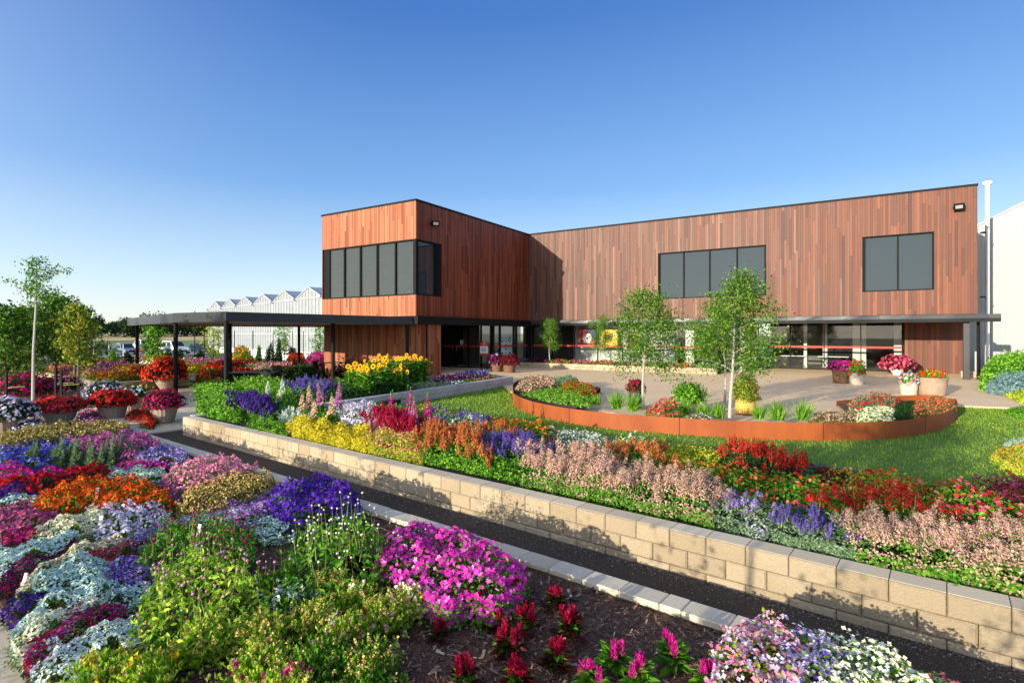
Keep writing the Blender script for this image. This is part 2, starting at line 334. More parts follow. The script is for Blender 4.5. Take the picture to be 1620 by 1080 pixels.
sheet('road', [(-120, 58), (-30, 40), (-16, 66), (-50, 96), (-120, 96)], -.493, 'carpark_concrete')
# ================= BLOCK WALLS =================
def blockwall(name, label, frame, s0, s1, r0, th, ztop, courses, bl=.39, bh=.19, mat='split_block', cap='pale_slab_lit_cap', capover=.0, side=False, group=None):
    """wall along the frame's x axis; outer face at r0, thickness th, going down from ztop"""
    rot, org = frame; o = thing(name, label, 'wall', tuple(org), rot, group)
    mb = MB(); cp = MB(); tp = MB(); z = ztop
    def blk(m, x0, x1, zb, zt, ch, y0=None, rough=True):
        y = r0 if y0 is None else y0; j = random.uniform(0, .006); e = .006
        x0 += e/2; x1 -= e/2; zb += e/2; zt -= e/2; y -= j
        fr = [(x0+ch, y, zb+ch), (x1-ch, y, zb+ch), (x1-ch, y, zt-ch), (x0+ch, y, zt-ch)]
        md = [(x0, y+ch, zb), (x1, y+ch, zb), (x1, y+ch, zt), (x0, y+ch, zt)]
        bk = [(x0, r0+th, zb), (x1, r0+th, zb), (x1, r0+th, zt), (x0, r0+th, zt)]
        m.add(fr+md+bk, [(0, 1, 2, 3)]+[(4+i, 4+(i+1) % 4, (i+1) % 4, i) for i in range(4)]+[(8+i, 8+(i+1) % 4, 4+(i+1) % 4, 4+i) for i in range(4)]+[(8, 11, 10, 9)])
    for c in range(courses):
        off = (bl/2 if c % 2 else 0); x = s0-off
        while x < s1-.02:
            a, b_ = max(x, s0), min(x+bl, s1)
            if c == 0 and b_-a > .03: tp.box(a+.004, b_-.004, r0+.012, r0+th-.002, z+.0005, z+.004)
            if b_-a > .03: blk(cp if c == 0 else mb, a, b_, z-bh, z, .016 if c else .010)
            x += bl
        z -= bh
    if mb.n: mb.build('block_course', mat, o)
    cp.build('cap_course', cap if courses > 1 else mat, o); tp.build('cap_top', 'pale_slab_lit_cap' if mat != 'grey_block' else 'grey_block', o); return o  # cream walls get paler top sheets, sunlight painted into the colour
GF = (TG, (0, 0, 0))
# the retaining wall's top course is split-faced too, and its pale top is sunlight put into the colour
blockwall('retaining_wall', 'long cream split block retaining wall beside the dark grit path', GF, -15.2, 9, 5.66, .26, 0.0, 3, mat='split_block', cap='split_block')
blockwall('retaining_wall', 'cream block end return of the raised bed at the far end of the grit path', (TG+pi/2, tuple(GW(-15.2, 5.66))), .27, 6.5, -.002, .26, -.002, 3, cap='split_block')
# kerb of pale cap stones
o = thing('stone_kerb', 'low pale concrete kerb between the mulched flower bed and the grit path', 'kerb', (0, 0, 0), TG)
k1 = MB(); k2 = MB(); s_ = -16.0
while s_ < 9:
    L = .4 if random.random() < .85 else .2; t = random.uniform(-.004, .004); dz = random.uniform(-.004, .004)
    k1.box(s_+.003, s_+L-.003, 4.62+t, 4.87+t, -.36, -.30+dz); k2.box(s_+.002, s_+L-.002, 4.66, 4.855, -.5, -.362); s_ += L
cpo = k1.build('cap_course', 'kerb_stone', o); bv = cpo.modifiers.new('b', 'BEVEL'); bv.width = .008; bv.segments = 1
k2.build('block_course', 'split_block', o)
o = thing('stone_kerb', 'pale stone kerb closing the far end of the carpet bedding by the pots', 'kerb', tuple(GW(-16.0, 0)), TG+pi/2)
k1 = MB(); s_ = .8
while s_ < 4.5: k1.box(s_+.003, s_+.397, -.01, .24, -.46, -.302+random.uniform(-.003, .003)); s_ += .4
k1.build('cap_course', 'kerb_stone', o)
o = thing('concrete_plinth', 'low square concrete plinth at the head of the kerb beside red flowers', 'plinth', tuple(G(200, 668, -.3)), TG)
MB().box(-1.2, .6, -.2, .35, -.13, .03).build('slab', 'pale_slab_lit_cap', o)
# timber-coloured edging beside the near paving
tag(MB().box(-14, 4, 1.0, 1.05, -.5, -.36).build('timber_edging', 'weathered_timber', loc=(0, 0, 0), rot=TG), 'thin timber edging board between the white alyssum and the pale paving', 'edging')
# W2 wall of the sunflower bed
A, B_ = np.array([-4.9, 13.9, 0]), np.array([.05, 23.1, 0]); d = B_-A; L = np.linalg.norm(d)
blockwall('planter_wall', 'light grey block wall of the sunflower bed along the lawn', (math.atan2(d[1], d[0]), tuple(A)), 0, L, 0, .22, .31, 3, mat='grey_block', cap='grey_block')
A2 = B_; B2 = np.array([-1.9, 26.2, 0]); d = B2-A2
blockwall('planter_wall', 'short grey block return wall of the sunflower bed towards the entrance doors', (math.atan2(d[1], d[0]), tuple(A2)), .23, np.linalg.norm(d), 0, .22, .308, 2, mat='grey_block', cap='grey_block')
sheet('bed_soil', [(-4.6, 14.2), (-.2, 23.2), (-2.0, 26.0), (-4.6, 26.4), (-9, 23), (-8.5, 17)], .17, 'bare_soil')
tag(MB().prism([(-4.55, 14.3), (-.3, 23.1), (-2.1, 25.9), (-4.6, 26.3), (-9, 22.9), (-8.4, 17)], -.45, .115).build('terrain', 'bare_soil'), kind='structure')
# W3 planter wall along the glass
blockwall('planter_wall', 'low cream block planter wall under the poster windows', (TB, tuple(BW(-.55, 8.85))), 0, 13.4, 0, .2, .32, 2, mat='split_block', cap='split_block', bh=.16)
blockwall('planter_wall', 'short cream block end of the planter by the entrance corner', (TB+pi/2, tuple(BW(-.55, 8.85))), .21, 2.6, -.2, .2, .318, 2, cap='split_block', bh=.16)
tag(MB().prism([tuple(BW(x, y)[:2]) for x, y in ((-.45, 9.0), (12.8, 9.0), (12.8, 11.5), (-.45, 11.5))], 0.004, .25).build('bed_soil', 'bare_soil'), kind='structure')
# small block step right of the timber panel
blockwall('planter_wall', 'small cream block plinth behind the black corner post', (TB, tuple(BW(23.4, 13.4))), 0, 1.2, 0, .4, .3, 2, cap='split_block', bh=.15)
# left garden raised beds
blockwall('planter_wall', 'sunlit cream block wall of the left bed of red and orange flowers', GF, -42, -29.2, 7.6, .22, -.05, 2, cap='split_block')
blockwall('planter_wall', 'cream block end wall of the left bed of orange flowers', (TG+pi/2, tuple(GW(-29.2, 7.6))), .23, 3.6, -.002, .22, -.052, 2, cap='split_block')
blockwall('planter_wall', 'sunlit cream block wall of the far bed of yellow flowers behind the canopy posts', GF, -50, -27.8, 12.4, .22, -.05, 2, cap='split_block')
blockwall('planter_wall', 'cream block end wall of the far bed of yellow flowers', (TG+pi/2, tuple(GW(-27.8, 12.4))), .23, 4.2, -.002, .22, -.052, 2, cap='split_block')
sheet('bed_soil', [GW(-42, 7.8)[:2], GW(-29.4, 7.8)[:2], GW(-29.4, 11.2)[:2], GW(-42, 11.2)[:2]], -.12, 'bare_soil')
sheet('bed_soil', [GW(-50, 12.6)[:2], GW(-28, 12.6)[:2], GW(-28, 16.6)[:2], GW(-50, 16.6)[:2]], -.12, 'bare_soil')
sheet('bed_soil', [GW(-52, -1)[:2], GW(-17, -1)[:2], GW(-17, 2.6)[:2], GW(-52, 2.6)[:2]], -.412, 'bare_soil')
# low white wall + rail at the car park side
# ================= CORTEN PLANTER =================
pts = [G(*p, -.06) for p in ((812, 641), (822, 648), (845, 657.5), (890, 668), (960, 678.5), (1040, 685.5), (1150, 693), (1260, 697), (1340, 697), (1420, 693.5), (1480, 683), (1504, 673), (1515, 662), (1512, 651))]
def smoothline(p, n=6):
    p = [np.array(q[:2]) for q in p]; out = []
    for i in range(len(p)-1):
        a, b_, c, d = p[max(i-1, 0)], p[i], p[i+1], p[min(i+2, len(p)-1)]
        for k in range(n):
            t = k/n; out.append(.5*((2*b_)+(-a+c)*t+(2*a-5*b_+4*c-d)*t*t+(-a+3*b_-3*c+d)*t**3))
    return out+[p[-1]]
def strip(mb, line, z0, z1, th=.008):
    n = len(line); nr = []
    for i in range(n):
        d = line[min(i+1, n-1)]-line[max(i-1, 0)]; d /= np.linalg.norm(d); nr.append(np.array([-d[1], d[0]]))
    z1f = z1 if callable(z1) else (lambda t: z1)
    v = []
    for i in range(n):
        a = line[i]; b_ = line[i]+nr[i]*th; t = i/(n-1)
        v += [(a[0], a[1], z0), (a[0], a[1], z1f(t)), (b_[0], b_[1], z1f(t)), (b_[0], b_[1], z0)]
    f = [(i*4+k, (i+1)*4+k, (i+1)*4+(k+1) % 4, i*4+(k+1) % 4) for i in range(n-1) for k in range(4)]+[(0, 1, 2, 3), tuple((n-1)*4+k for k in (3, 2, 1, 0))]
    mb.add(v, f)
ARC = smoothline(pts)
co = thing('steel_planter', 'long curved rusty steel planter edging round the patio above the lawn', 'planter', (5, 11.5, -.06))
mb = MB(); strip(mb, ARC, -.12, .31, .012); outer = mb.build('outer_edge', 'corten_steel', co, world=True)
mj = MB()
for k in range(6, len(ARC)-4, 13):
    a = ARC[k]; d = ARC[k+1]-ARC[k-1]; d /= np.linalg.norm(d); nn = np.array([d[1], -d[0]])
    q = [a+nn*.0005, a+d*.014+nn*.0005, a+d*.014+nn*.003, a+nn*.003]; mj.prism([tuple(x) for x in q], -.055, .305)
plain('seam_rust', '3c1e0e', .9); mj.build('weld_seam', 'seam_rust', co, world=True)
INL = smoothline([G(950, 613, .2), G(925, 607.5, .2), G(893, 602.5, .2), G(850, 600, .2), G(815, 607, .2), pts[0]], 5)
mb = MB(); strip(mb, INL, -.02, lambda t: .2+.11*t, .01); mb.build('inner_edge', 'corten_steel', co, world=True)
INR = smoothline([pts[-1], G(1500, 630.5, .26), G(1475, 623.5, .26), G(1425, 624, .24), G(1370, 628, .2), G(1323, 633, .16)], 5)
mb = MB(); strip(mb, INR, -.02, lambda t: .31-.17*t, .01); mb.build('inner_edge', 'corten_steel', co, world=True)
# soil inside the planter: three wedges
def soilpoly(name, P, z): return sheet(name, [tuple(map(float, p[:2])) for p in P], z, 'bark_mulch')
nA = len(ARC); nrm = []
inner = []
for i in range(nA):
    d = ARC[min(i+1, nA-1)]-ARC[max(i-1, 0)]; d /= np.linalg.norm(d); t = i/(nA-1)
    wd = .9 if t < .6 else .9
    inner.append(ARC[i]+np.array([-d[1], d[0]])*min(wd, .1+3*t*1, .1+6*(1-t)))
mb = MB(); v = [(*p, .2) for p in ARC]+[(*p, .2) for p in inner]; 
v = [(p[0]+.0, p[1], .2) for p in ARC]+[(p[0], p[1], .03) for p in inner]
tag(mb.add(v, [(i, i+1, nA+i+1, nA+i) for i in range(nA-1)]).build('bed_soil', 'bark_mulch'), kind='structure')
sheet('bed_soil', [tuple(p) for p in ARC[:20]]+[tuple(p) for p in INL], .17, 'bark_mulch')
sheet('bed_soil', [tuple(p) for p in ARC[-28:]]+[tuple(p) for p in INR], .06, 'bark_mulch')
# ================= BUILDING =================
bd = thing('timber_building', 'two storey building clad in red brown vertical timber boards above dark glass shopfronts', 'building', tuple(BO), TB)
def boards(mb, along, out, org, L, z0, z1, holes=(), wd=(.085, .135), seg=(1.2, 3.6), gap=.005, mb2=None, span=(0, 1)):
    """vertical boards: along/out are unit vectors in the building frame, org the face's lower left corner"""
    al, ou, org = np.array(along, float), np.array(out, float), np.array(org, float)
    R = np.stack([al, -ou, (0, 0, 1)], 1); x = 0
    while x < L-.02:
        wdt = min(random.uniform(*wd), L-x); xa, xb = x+gap/2, x+wdt-gap/2; x += wdt
        iv = [(z0, z1)]
        for (a0, a1, h0, h1) in holes:
            if xb > a0 and xa < a1:
                nv = []
                for (p, q) in iv:
                    if h0 > p: nv.append((p, min(q, h0)))
                    if h1 < q: nv.append((max(p, h1), q))
                iv = [t for t in nv if t[1]-t[0] > .02]
        for (p, q) in iv:
            z = p-random.uniform(0, 2) if random.random() < .8 else p
            while z < q:
                zz = z+random.uniform(*seg); a, b_ = max(z, p), min(zz, q); z = zz
                if b_-a > .01:
                    j = random.uniform(0, .007); (mb2 if mb2 is not None and random.random() < (xa-span[0])/(span[1]-span[0]) else mb).box(xa, xb, -.022-j, .0, a+.0015, b_-.0015, R, org)
WZ0, WZ1 = 4.22, 6.97
# projecting block
for za_, zb_ in ((3.05, WZ0-.1), (WZ1, 8.9)):
    mb = MB(); boards(mb, (1, 0, 0), (0, -1, 0), (-7.15, 0, 0), 7.15, za_, zb_); mb.build('front_cladding', 'oiled_timber', bd)
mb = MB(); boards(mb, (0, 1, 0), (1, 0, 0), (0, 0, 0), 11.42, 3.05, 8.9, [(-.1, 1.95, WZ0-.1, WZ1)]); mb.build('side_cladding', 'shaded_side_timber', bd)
# main facade: greyer to the left, redder to the right
hl = [(9.0, 14.88, WZ0, WZ1), (19.35, 22.15, WZ0, WZ1)]
mb = MB(); mbr = MB(); boards(mb, (1, 0, 0), (0, -1, 0), (0, 11.45, 0), 23.7, 3.05, 8.9, hl, mb2=mbr, span=(3, 22)); mb.build('main_cladding', 'weathered_timber', bd); mbr.build('newer_cladding', 'red_timber', bd)
mb = MB(); boards(mb, (0, 1, 0), (-1, 0, 0), (-7.15, 0, 0), 12, 3.05, 8.9); mb.build('side_cladding', 'oiled_timber', bd)
mb = MB(); boards(mb, (0, 1, 0), (1, 0, 0), (23.7, 11.45, 0), 12, 3.05, 8.9, gap=.004); mb.build('side_cladding', 'red_timber', bd)
# wall cores
mb = MB(); mb.box(-7.1, -.25, .25, 11.7, 3.06, 8.85); mb.box(.0, 23.45, 11.7, 24, 3.06, 8.85); mb.box(-7.1, 0, 11.7, 24, 3.06, 8.85)
for a, b_ in ((0, 9.0), (14.88, 19.35), (22.15, 23.68)): mb.box(a, b_, 11.455, 11.69, WZ0, WZ1)
mb.box(0, 23.68, 11.455, 11.69, WZ1+.002, 8.85); mb.box(0, 23.68, 11.455, 11.69, 3.06, WZ0-.002)
mb.box(-7.13, -.01, .004, .24, 3.06, WZ0-.1); mb.box(-7.13, -.01, .004, .24, WZ1, 8.85)
mb.box(-.24, -.006, 1.95, 11.45, 3.06, 8.85); mb.box(-.24, -.006, .245, 1.948, 3.06, WZ0-.1); mb.box(-.24, -.006, .245, 1.948, WZ1, 8.85)
mb.build('wall_core', 'dark_cladding_back', bd)
# roof flashing
mb = MB(); mb.box(-7.2, .05, -.05, 11.4, 8.9, 9.0); mb.box(.052, 23.75, 11.39, 24, 8.902, 8.998); mb.box(-7.2, .05, 11.41, 24, 8.9, 9.0); mb.build('roof', 'black_metal', bd)
# upper windows
def window(x0, x1, y, n, glass='tinted_glass', frame='frame_bronze'):
    f = MB(); t = .055
    f.box(x0, x1, y-.03, y+.2, WZ0, WZ0+t); f.box(x0, x1, y-.03, y+.2, WZ1-t, WZ1)
    f.box(x0, x0+t, y-.03, y+.2, WZ0+t, WZ1-t); f.box(x1-t, x1, y-.03, y+.2, WZ0+t, WZ1-t)
    for i in range(1, n):
        xm = x0+(x1-x0)*i/n; f.box(xm-.03, xm+.03, y+.02, y+.16, WZ0+t, WZ1-t)
    wn = f.build('window', frame, bd); g = MB()
    for i in range(n):
        a, b_ = x0+(x1-x0)*i/n+.03, x0+(x1-x0)*(i+1)/n-.03; g.box(a, b_, y+.10, y+.115, WZ0+t, WZ1-t)
    g.build('pane', glass, wn)
window(9.01, 14.87, 11.45, 4); window(19.36, 22.14, 11.45, 2)
f = MB(); t = .07; z0, z1 = WZ0-.1, WZ1
f.box(-6.9, .03, -.03, .2, z0, z0+t); f.box(-6.9, .03, -.03, .2, z1-t, z1); f.box(-6.9, -6.52, .0, .2, z0+t, z1-t)
f.box(-.16, .03, -.03, .16, z0+t, z1-t)
for x in (-5.3, -4.03, -2.75, -1.42): f.box(x-.04, x+.04, -.02, .15, z0+t, z1-t)
f.box(-.2, .028, .21, 1.95, z0, z0+t); f.box(-.2, .028, .21, 1.95, z1-t, z1); f.box(-.2, .028, 1.55, 1.95, z0+t, z1-t)
f.box(-7.14, -6.9, .1, .3, z0, z1)
wn = f.build('corner_window', 'frame_bronze', bd)
g = MB(); 
for a, b_ in ((-6.52, -5.34), (-5.26, -4.07), (-3.99, -2.79), (-2.71, -1.46), (-1.38, -.16)): g.box(a, b_, .07, .085, z0+t, z1-t)
g.build('pane', 'blind_glass', wn)
MB().box(-.1, -.085, .16, 1.55, z0+t, z1-t).build('side_pane', 'tinted_glass', wn)
# lower storey
mb = MB(); boards(mb, (1, 0, 0), (0, -1, 0), (-7.05, .06, 0), 6.95, -.5, 2.66, wd=(.1, .14)); boards(mb, (0, 1, 0), (1, 0, 0), (-.1, .09, 0), 2.0, -.5, 2.66, wd=(.1, .14))
mb.build('lower_cladding', 'oiled_timber', bd)
mb = MB(); mb.box(-7.0, -.13, .07, 2.08, -.52, 3.04); mb.box(-7.0, -4.25, 2.08, 11.6, -.52, 3.04); mb.build('lower_wall', 'dark_cladding_back', bd)
mb = MB(); boards(mb, (1, 0, 0), (0, -1, 0), (21.35, 16.3, 0), 2.7, .0, 2.98, wd=(.11, .15)); boards(mb, (0, 1, 0), (1, 0, 0), (24.05, 16.3, 0), 6, 0, 2.98); mb.build('lower_cladding', 'red_timber', bd)
MB().box(21.37, 24.0, 16.31, 23, 0.0, 3.04).build('lower_wall', 'dark_cladding_back', bd)
mb = MB(); mb.box(13.45, 13.75, 11.95, 16.45, 0.003, 2.98); mb.build('return_wall', 'soffit_paint', bd)
# soffit of the upper floor over the recesses
mb = MB(); mb.box(.3, 24.0, 11.5, 23.9, 2.99, 3.04); mb.box(-4.2, -.02, 2.1, 11.6, 2.9, 3.04); mb.box(-4.2, .29, 11.61, 23.9, 2.985, 3.035); mb.build('soffit', 'soffit_paint', bd)
# awning fascia along both faces
mb = MB(); mb.box(.03, .34, -.25, 11.14, 2.62, 3.02); mb.build('side_fascia', 'black_metal', bd)
mb = MB(); v = []
n = 60
for i in range(n+1):
    x = .05+24.45*i/n; b_ = .012*sin(i*1.3)+random.uniform(-.01, .01)
    v += [(x, 11.2, 2.68), (x, 11.14+b_, 2.84), (x, 11.18, 3.03), (x, 11.52, 3.03), (x, 11.52, 2.68)]
f = [(i*5+k, (i+1)*5+k, (i+1)*5+(k+1) % 5, i*5+(k+1) % 5) for i in range(n) for k in range(5)]+[(4, 3, 2, 1, 0), tuple(n*5+k for k in range(5))]
mb.add(v, f).build('awning_fascia', 'charcoal_fascia', bd)
MB().box(-.05, 24.45, 11.525, 11.7, 2.69, 2.72).build('soffit_trim', 'frame_bronze', bd)
# corner posts & downpipes on the right
MB().box(23.25, 23.47, 11.6, 11.82, 0.0, 2.69).build('corner_post', 'charcoal_fascia', bd)
mb = MB(); mb.tube([(23.85, 12.1, 0), (23.85, 12.1, 2.7)], .055); mb.tube([(24.0, 12.9, 0), (24.0, 12.9, 2.9)], .05); mb.build('downpipe', 'black_metal', bd)
# shopfront: full height glazing
def shop(name, along, org, marks, z0, z1, out, stripe=1.3, th=.05, white=None):
    al = np.array(along, float); ou = np.array(out, float); org = np.array(org, float); R = np.stack([al, -ou, (0, 0, 1)], 1)
    f = MB(); a0, a1 = marks[0], marks[-1]
    f.box(a0, a1, -.04, .05, z0, z0+.06, R, org); f.box(a0, a1, -.04, .05, z1-.07, z1, R, org)
    for m_ in marks: f.box(m_-th/2, m_+th/2, -.045, .055, z0+.06, z1-.07, R, org)
    w_ = f.build('shopfront', 'black_metal', bd)
    g = MB(); s2 = MB()
    for a, b_ in zip(marks[:-1], marks[1:]):
        g.box(a+th/2, b_-th/2, -.004, .004, z0+.06, z1-.07, R, org); s2.box(a+th/2+.002, b_-th/2-.002, -.010, -.006, stripe, stripe+.11, R, org)
    g.build('pane', 'shop_glass', w_); s2.build('safety_stripe', 'red_vinyl', w_); return w_
m, nt, b = newmat('red_vinyl'); b.inputs['Base Color'].default_value = lin('c8372c'); b.inputs['Roughness'].default_value = .6
shop('s', (1, 0, 0), (0, 11.9, 0), [.1, 1.6, 3.25, 4.9, 6.56, 8.2, 9.9, 11.6, 13.42], 0.002, 2.96, (0, -1, 0))
shop('s', (1, 0, 0), (0, 16.5, 0), [13.85, 15.65, 17.45, 19.3, 21.25], 0.002, 2.96, (0, -1, 0))
shop('s', (0, 1, 0), (-.12, 0, 0), [7.2, 8.0, 9.67, 10.0, 11.55], 0.002, 2.88, (1, 0, 0), th=.14)
dw = shop('s', (1, 0, 0), (0, 7.1, 0), [-4.1, -3.93, -2.94, -1.93, -.94, -.2], 0.002, 2.88, (0, -1, 0), th=.09)
hd = MB()
for x in (-3.05, -2.83):
    hd.tube([(x, 7.02, 1.0), (x+(.06 if x > -3 else -.06), 6.97, 1.05), (x+(.06 if x > -3 else -.06), 6.97, 1.3), (x, 7.02, 1.35)], .014, 6)
plain('brushed_steel', 'a8a8a4', .3, 1, .05)
hd.build('door_handle', 'brushed_steel', dw)
MB().box(-2.55, -2.3, 7.035, 7.045, 1.45, 1.75).build('door_notice', 'white_paint', dw)
mb = MB(); mb.box(-.2, .02, 6.98, 7.2, 0, 2.9); mb.box(-.22, .02, 11.45, 11.72, 0, 2.9); mb.build('black_column', 'black_metal', bd)
# interior shell
mb = MB(); mb.box(-4.1, 13.4, 17.6, 17.7, 0, 2.97); mb.box(13.8, 24, 22.9, 23, 0, 2.97); mb.box(-3.95, -2.6, 9.2, 9.3, 0, 2.6); mb.box(-2.0, -1.2, 9.6, 9.7, 0, 1.1); mb.build('inside_back_wall', 'inside_dark', bd)
mb = MB(); mb.box(2.5, 9.6, 13.35, 13.45, .012, 2.96); mb.box(10.2, 10.7, 13.0, 13.4, .012, 2.96); mb.build('inside_panel', 'inside_wall', bd)
mb = MB(); mb.box(20.95, 22.9, 18.0, 18.1, .012, 2.96); mb.box(18.9, 19.6, 18.6, 18.7, .012, 2.96); mb.box(17.3, 17.55, 18.6, 18.7, .012, 2.96); mb.build('inside_panel', 'inside_wall', bd)
MB().box(17.56, 18.88, 18.62, 18.68, .012, 2.3).build('inside_door', 'black_metal', bd)
mb = MB(); mb.box(16.3, 16.48, 17.6, 17.78, .012, 2.96); mb.build('inside_column', 'inside_wall', bd)
mb = MB(); mb.box(-4.1, 13.4, 12.0, 17.55, .004, .01); mb.box(13.8, 21.3, 16.6, 22.85, .004, .01); mb.build('inside_floor', 'inside_floor', bd)
MB().box(21.3, 23.9, 17.9, 17.98, .8, .86).build('inside_counter', 'black_metal', bd)
# floodlights
def flood(loc, rz, label):
    o = thing('floodlight', label, 'floodlight', loc, rz, 'floodlights on the timber walls')
    MB().box(-.2, .2, -.14, .0, -.13, .15).build('housing', 'black_metal', o)
    MB().box(-.13, .13, -.155, -.142, -.05, .1).build('lens', 'lamp_lens', o)
    o.rotation_euler[0] = .45
    m_ = MB(); m_.tube([(-.22, -.05, 0), (-.22, .1, -.05), (.22, .1, -.05), (.22, -.05, 0)], .02, 6); m_.box(-.05, .05, .1, .2, -.1, 0); m_.build('bracket', 'black_metal', o)
plain('lamp_lens', '9aa09e', .15)
# positions on the wall faces
def onU0(u, v):        # photo pixel on the side face (x=0)
    q = (u-CX)/F_PX; s_ = (27.76*q+4.89)/(.5275-.8496*q); Y = 27.76+.8496*s_; return s_, CH+(HV-v)/F_PX*Y
def onM(u, v):
    q = (u-CX)/F_PX; s_ = (37.45*q-1.12)/(.8496+.5274*q); Y = 37.45-.5274*s_; return s_, CH+(HV-v)/F_PX*Y
s_, z = onU0(683, 354); flood(tuple(BW(.22, s_, z)), TB+pi/2-.5, 'silver floodlight high on the shaded side wall of the projecting block')
s_, z = onM(1516, 328); flood(tuple(BW(s_, 11.22, z)), TB-.1, 'black floodlight high at the right end of the long timber facade')
# ---------- posters ----------
m, nt, b = newmat('poster_red'); b.inputs['Base Color'].default_value = lin('a81f2c')
for nme, c in (('poster_white', 'e4e2dc'), ('poster_blue', '2b2f78'), ('poster_yellow', 'e8bf1c'), ('poster_orange', 'd8571c'), ('poster_brown', '5a2416'), ('print_teal', '7fb4ba'), ('print_navy', '22346a'), ('print_pink', 'b8446a'), ('dark_crimson', '7c1526')):
    m, nt, b = newmat(nme); b.inputs['Base Color'].default_value = lin(c); b.inputs['Roughness'].default_value = .6
def flowerdisc(mb, cx, cz, r, n, y, k=.42):
    for i in range(n):
        a = 2*pi*i/n; d = np.array([cos(a), sin(a)]); e = np.array([-sin(a), cos(a)])
        p = [d*r*.15, d*r*.6+e*r*k, d*r*.95+e*r*k*.5, d*r, d*r*.95-e*r*k*.5, d*r*.6-e*r*k]
        mb.add([(cx+q[0], y-.0004*i, cz+q[1]) for q in p], [tuple(range(6))])
def poster(x, w_, h, z, name_label, base, layers):
    o = thing('poster', name_label, 'poster', tuple(BW(x, 12.7, z)), TB, 'flower posters behind the shop window')
    MB().box(-w_/2, w_/2, 0, .02, 0, h).build('board', base, o)
    for i, (mat_, cx, cz, r, n, k) in enumerate(layers):
        mb = MB(); flowerdisc(mb, cx, cz, r, n, -.006*(i+1), k); mb.build('printed_flower', mat_, o)
poster(3.75, 1.15, 1.15, 1.35, 'square poster with red, white and blue petals behind the window', 'poster_red', [('poster_blue', .3, .75, .4, 6, .5), ('poster_white', .05, .5, .36, 6, .5), ('poster_red', -.25, .8, .3, 6, .5)])
poster(5.35, 1.15, 1.2, 1.25, 'poster of one large yellow daisy with a brown centre', 'poster_yellow', [('poster_yellow', 0, .6, .56, 16, .2), ('poster_orange', 0, .6, .3, 12, .25), ('poster_brown', 0, .6, .2, 12, .4)])
poster(7.1, 1.1, 1.2, 1.2, 'poster of orange red poppies half hidden behind a birch', 'poster_white', [('poster_orange', -.15, .75, .36, 6, .5), ('poster_red', .2, .4, .32, 6, .5), ('poster_yellow', .1, .95, .2, 5, .5), ('poster_orange', -.25, .25, .25, 6, .5)])
# banner wall inside the corner glass
o = thing('window_display', 'white and teal flower panels hanging inside the corner glass', 'display', tuple(BW(-.17, 8.05, .5)), TB)
MB().box(-.02, 0, 0, 1.5, 0, 1.6).build('panel', 'poster_white', o)
mb = MB(); mb2 = MB()
for i in range(3):
    for j in range(3):
        for kk in range(7):
            a = 2*pi*kk/7; (mb if (i+j) % 2 else mb2).box(.001, .004, .28+i*.46+.12*cos(a)-.05, .28+i*.46+.12*cos(a)+.05, .28+j*.5+.14*sin(a)-.05, .28+j*.5+.14*sin(a)+.05)
mb.build('printed_flower', 'print_teal', o); mb2.build('printed_flower', 'print_navy', o)
# ---------- sign ----------
def text_mesh(s_, size, mat, parent, loc, rot=(pi/2, 0, 0), ext=.002, name='lettering', sx=1.0):
    cu = bpy.data.curves.new('t', 'FONT'); cu.body = s_; cu.size = size; cu.extrude = ext; cu.align_x = 'CENTER'; cu.align_y = 'CENTER'
    to = bpy.data.objects.new('t', cu); COL.objects.link(to)
    bpy.context.view_layer.update(); me = bpy.data.meshes.new_from_object(to); bpy.data.objects.remove(to)
    me.materials.clear(); me.materials.append(M[mat]); o2 = bpy.data.objects.new(name, me); COL.objects.link(o2)
    o2.parent = parent; o2.location = loc; o2.rotation_euler = rot; o2.scale = (sx, 1, 1); return o2
p = G(765.5, 588, 0)
q = (765.5-CX)/F_PX; Ys = 32.9
o = thing('sign_board', 'white free-standing sign with red top and foot reading Ball by the doors', 'sign', (q*Ys, Ys, 0), TB+.25)
m, nt, b = newmat('sign_red'); b.inputs['Base Color'].default_value = lin('c4161c'); b.inputs['Roughness'].default_value = .4
m, nt, b = newmat('sign_blue'); b.inputs['Base Color'].default_value = lin('14406e'); b.inputs['Roughness'].default_value = .5
MB().box(-.25, .25, 0, .05, .86, 1.62).build('panel', 'white_paint', o)
mb = MB(); mb.box(-.251, .251, -.004, .054, 1.4, 1.63); mb.box(-.251, .251, -.004, .054, .84, .97); mb.build('band', 'sign_red', o)
mb = MB(); mb.tube([(-.2, .025, 0), (-.2, .025, .86)], .015, 6); mb.tube([(.2, .025, 0), (.2, .025, .86)], .015, 6); mb.box(-.26, .26, -.15, .2, 0, .02); mb.build('stand', 'black_metal', o)
text_mesh('Ball', .31, 'sign_blue', o, (0, -.006, 1.2), sx=.72, ext=.0015)
mb = MB(); mb.box(-.14, .14, -.007, -.004, 1.03, 1.045); mb.build('text_line', 'sign_blue', o)
mb = MB(); mb.box(-.13, .13, -.009, -.004, 1.5, 1.52); mb.box(-.03, .03, -.009, -.004, 1.55, 1.59); mb.build('emblem', 'white_paint', o)
# ---------- folding tables inside ----------
def folding_table(x, y, label):
    o = thing('folding_table', label, 'table', tuple(BW(x, y, .012)), TB, 'folding tables inside the glass room')
    MB().box(-.8, .8, -.35, .35, .72, .76).build('table_top', 'white_paint', o)
    for sx in (-.55, .55):
        m_ = MB()
        for sy in (-.28, .28): m_.tube([(sx-.25, sy, 0), (sx+.2, sy, .72)], .015, 6); m_.tube([(sx+.25, sy, 0), (sx-.2, sy, .72)], .015, 6)
        m_.build('leg', 'brushed_steel', o)
folding_table(15.6, 17.8, 'white folding table in front of the inner column'); folding_table(17.9, 17.6, 'white folding table with crossed steel legs beside the inner dark door')
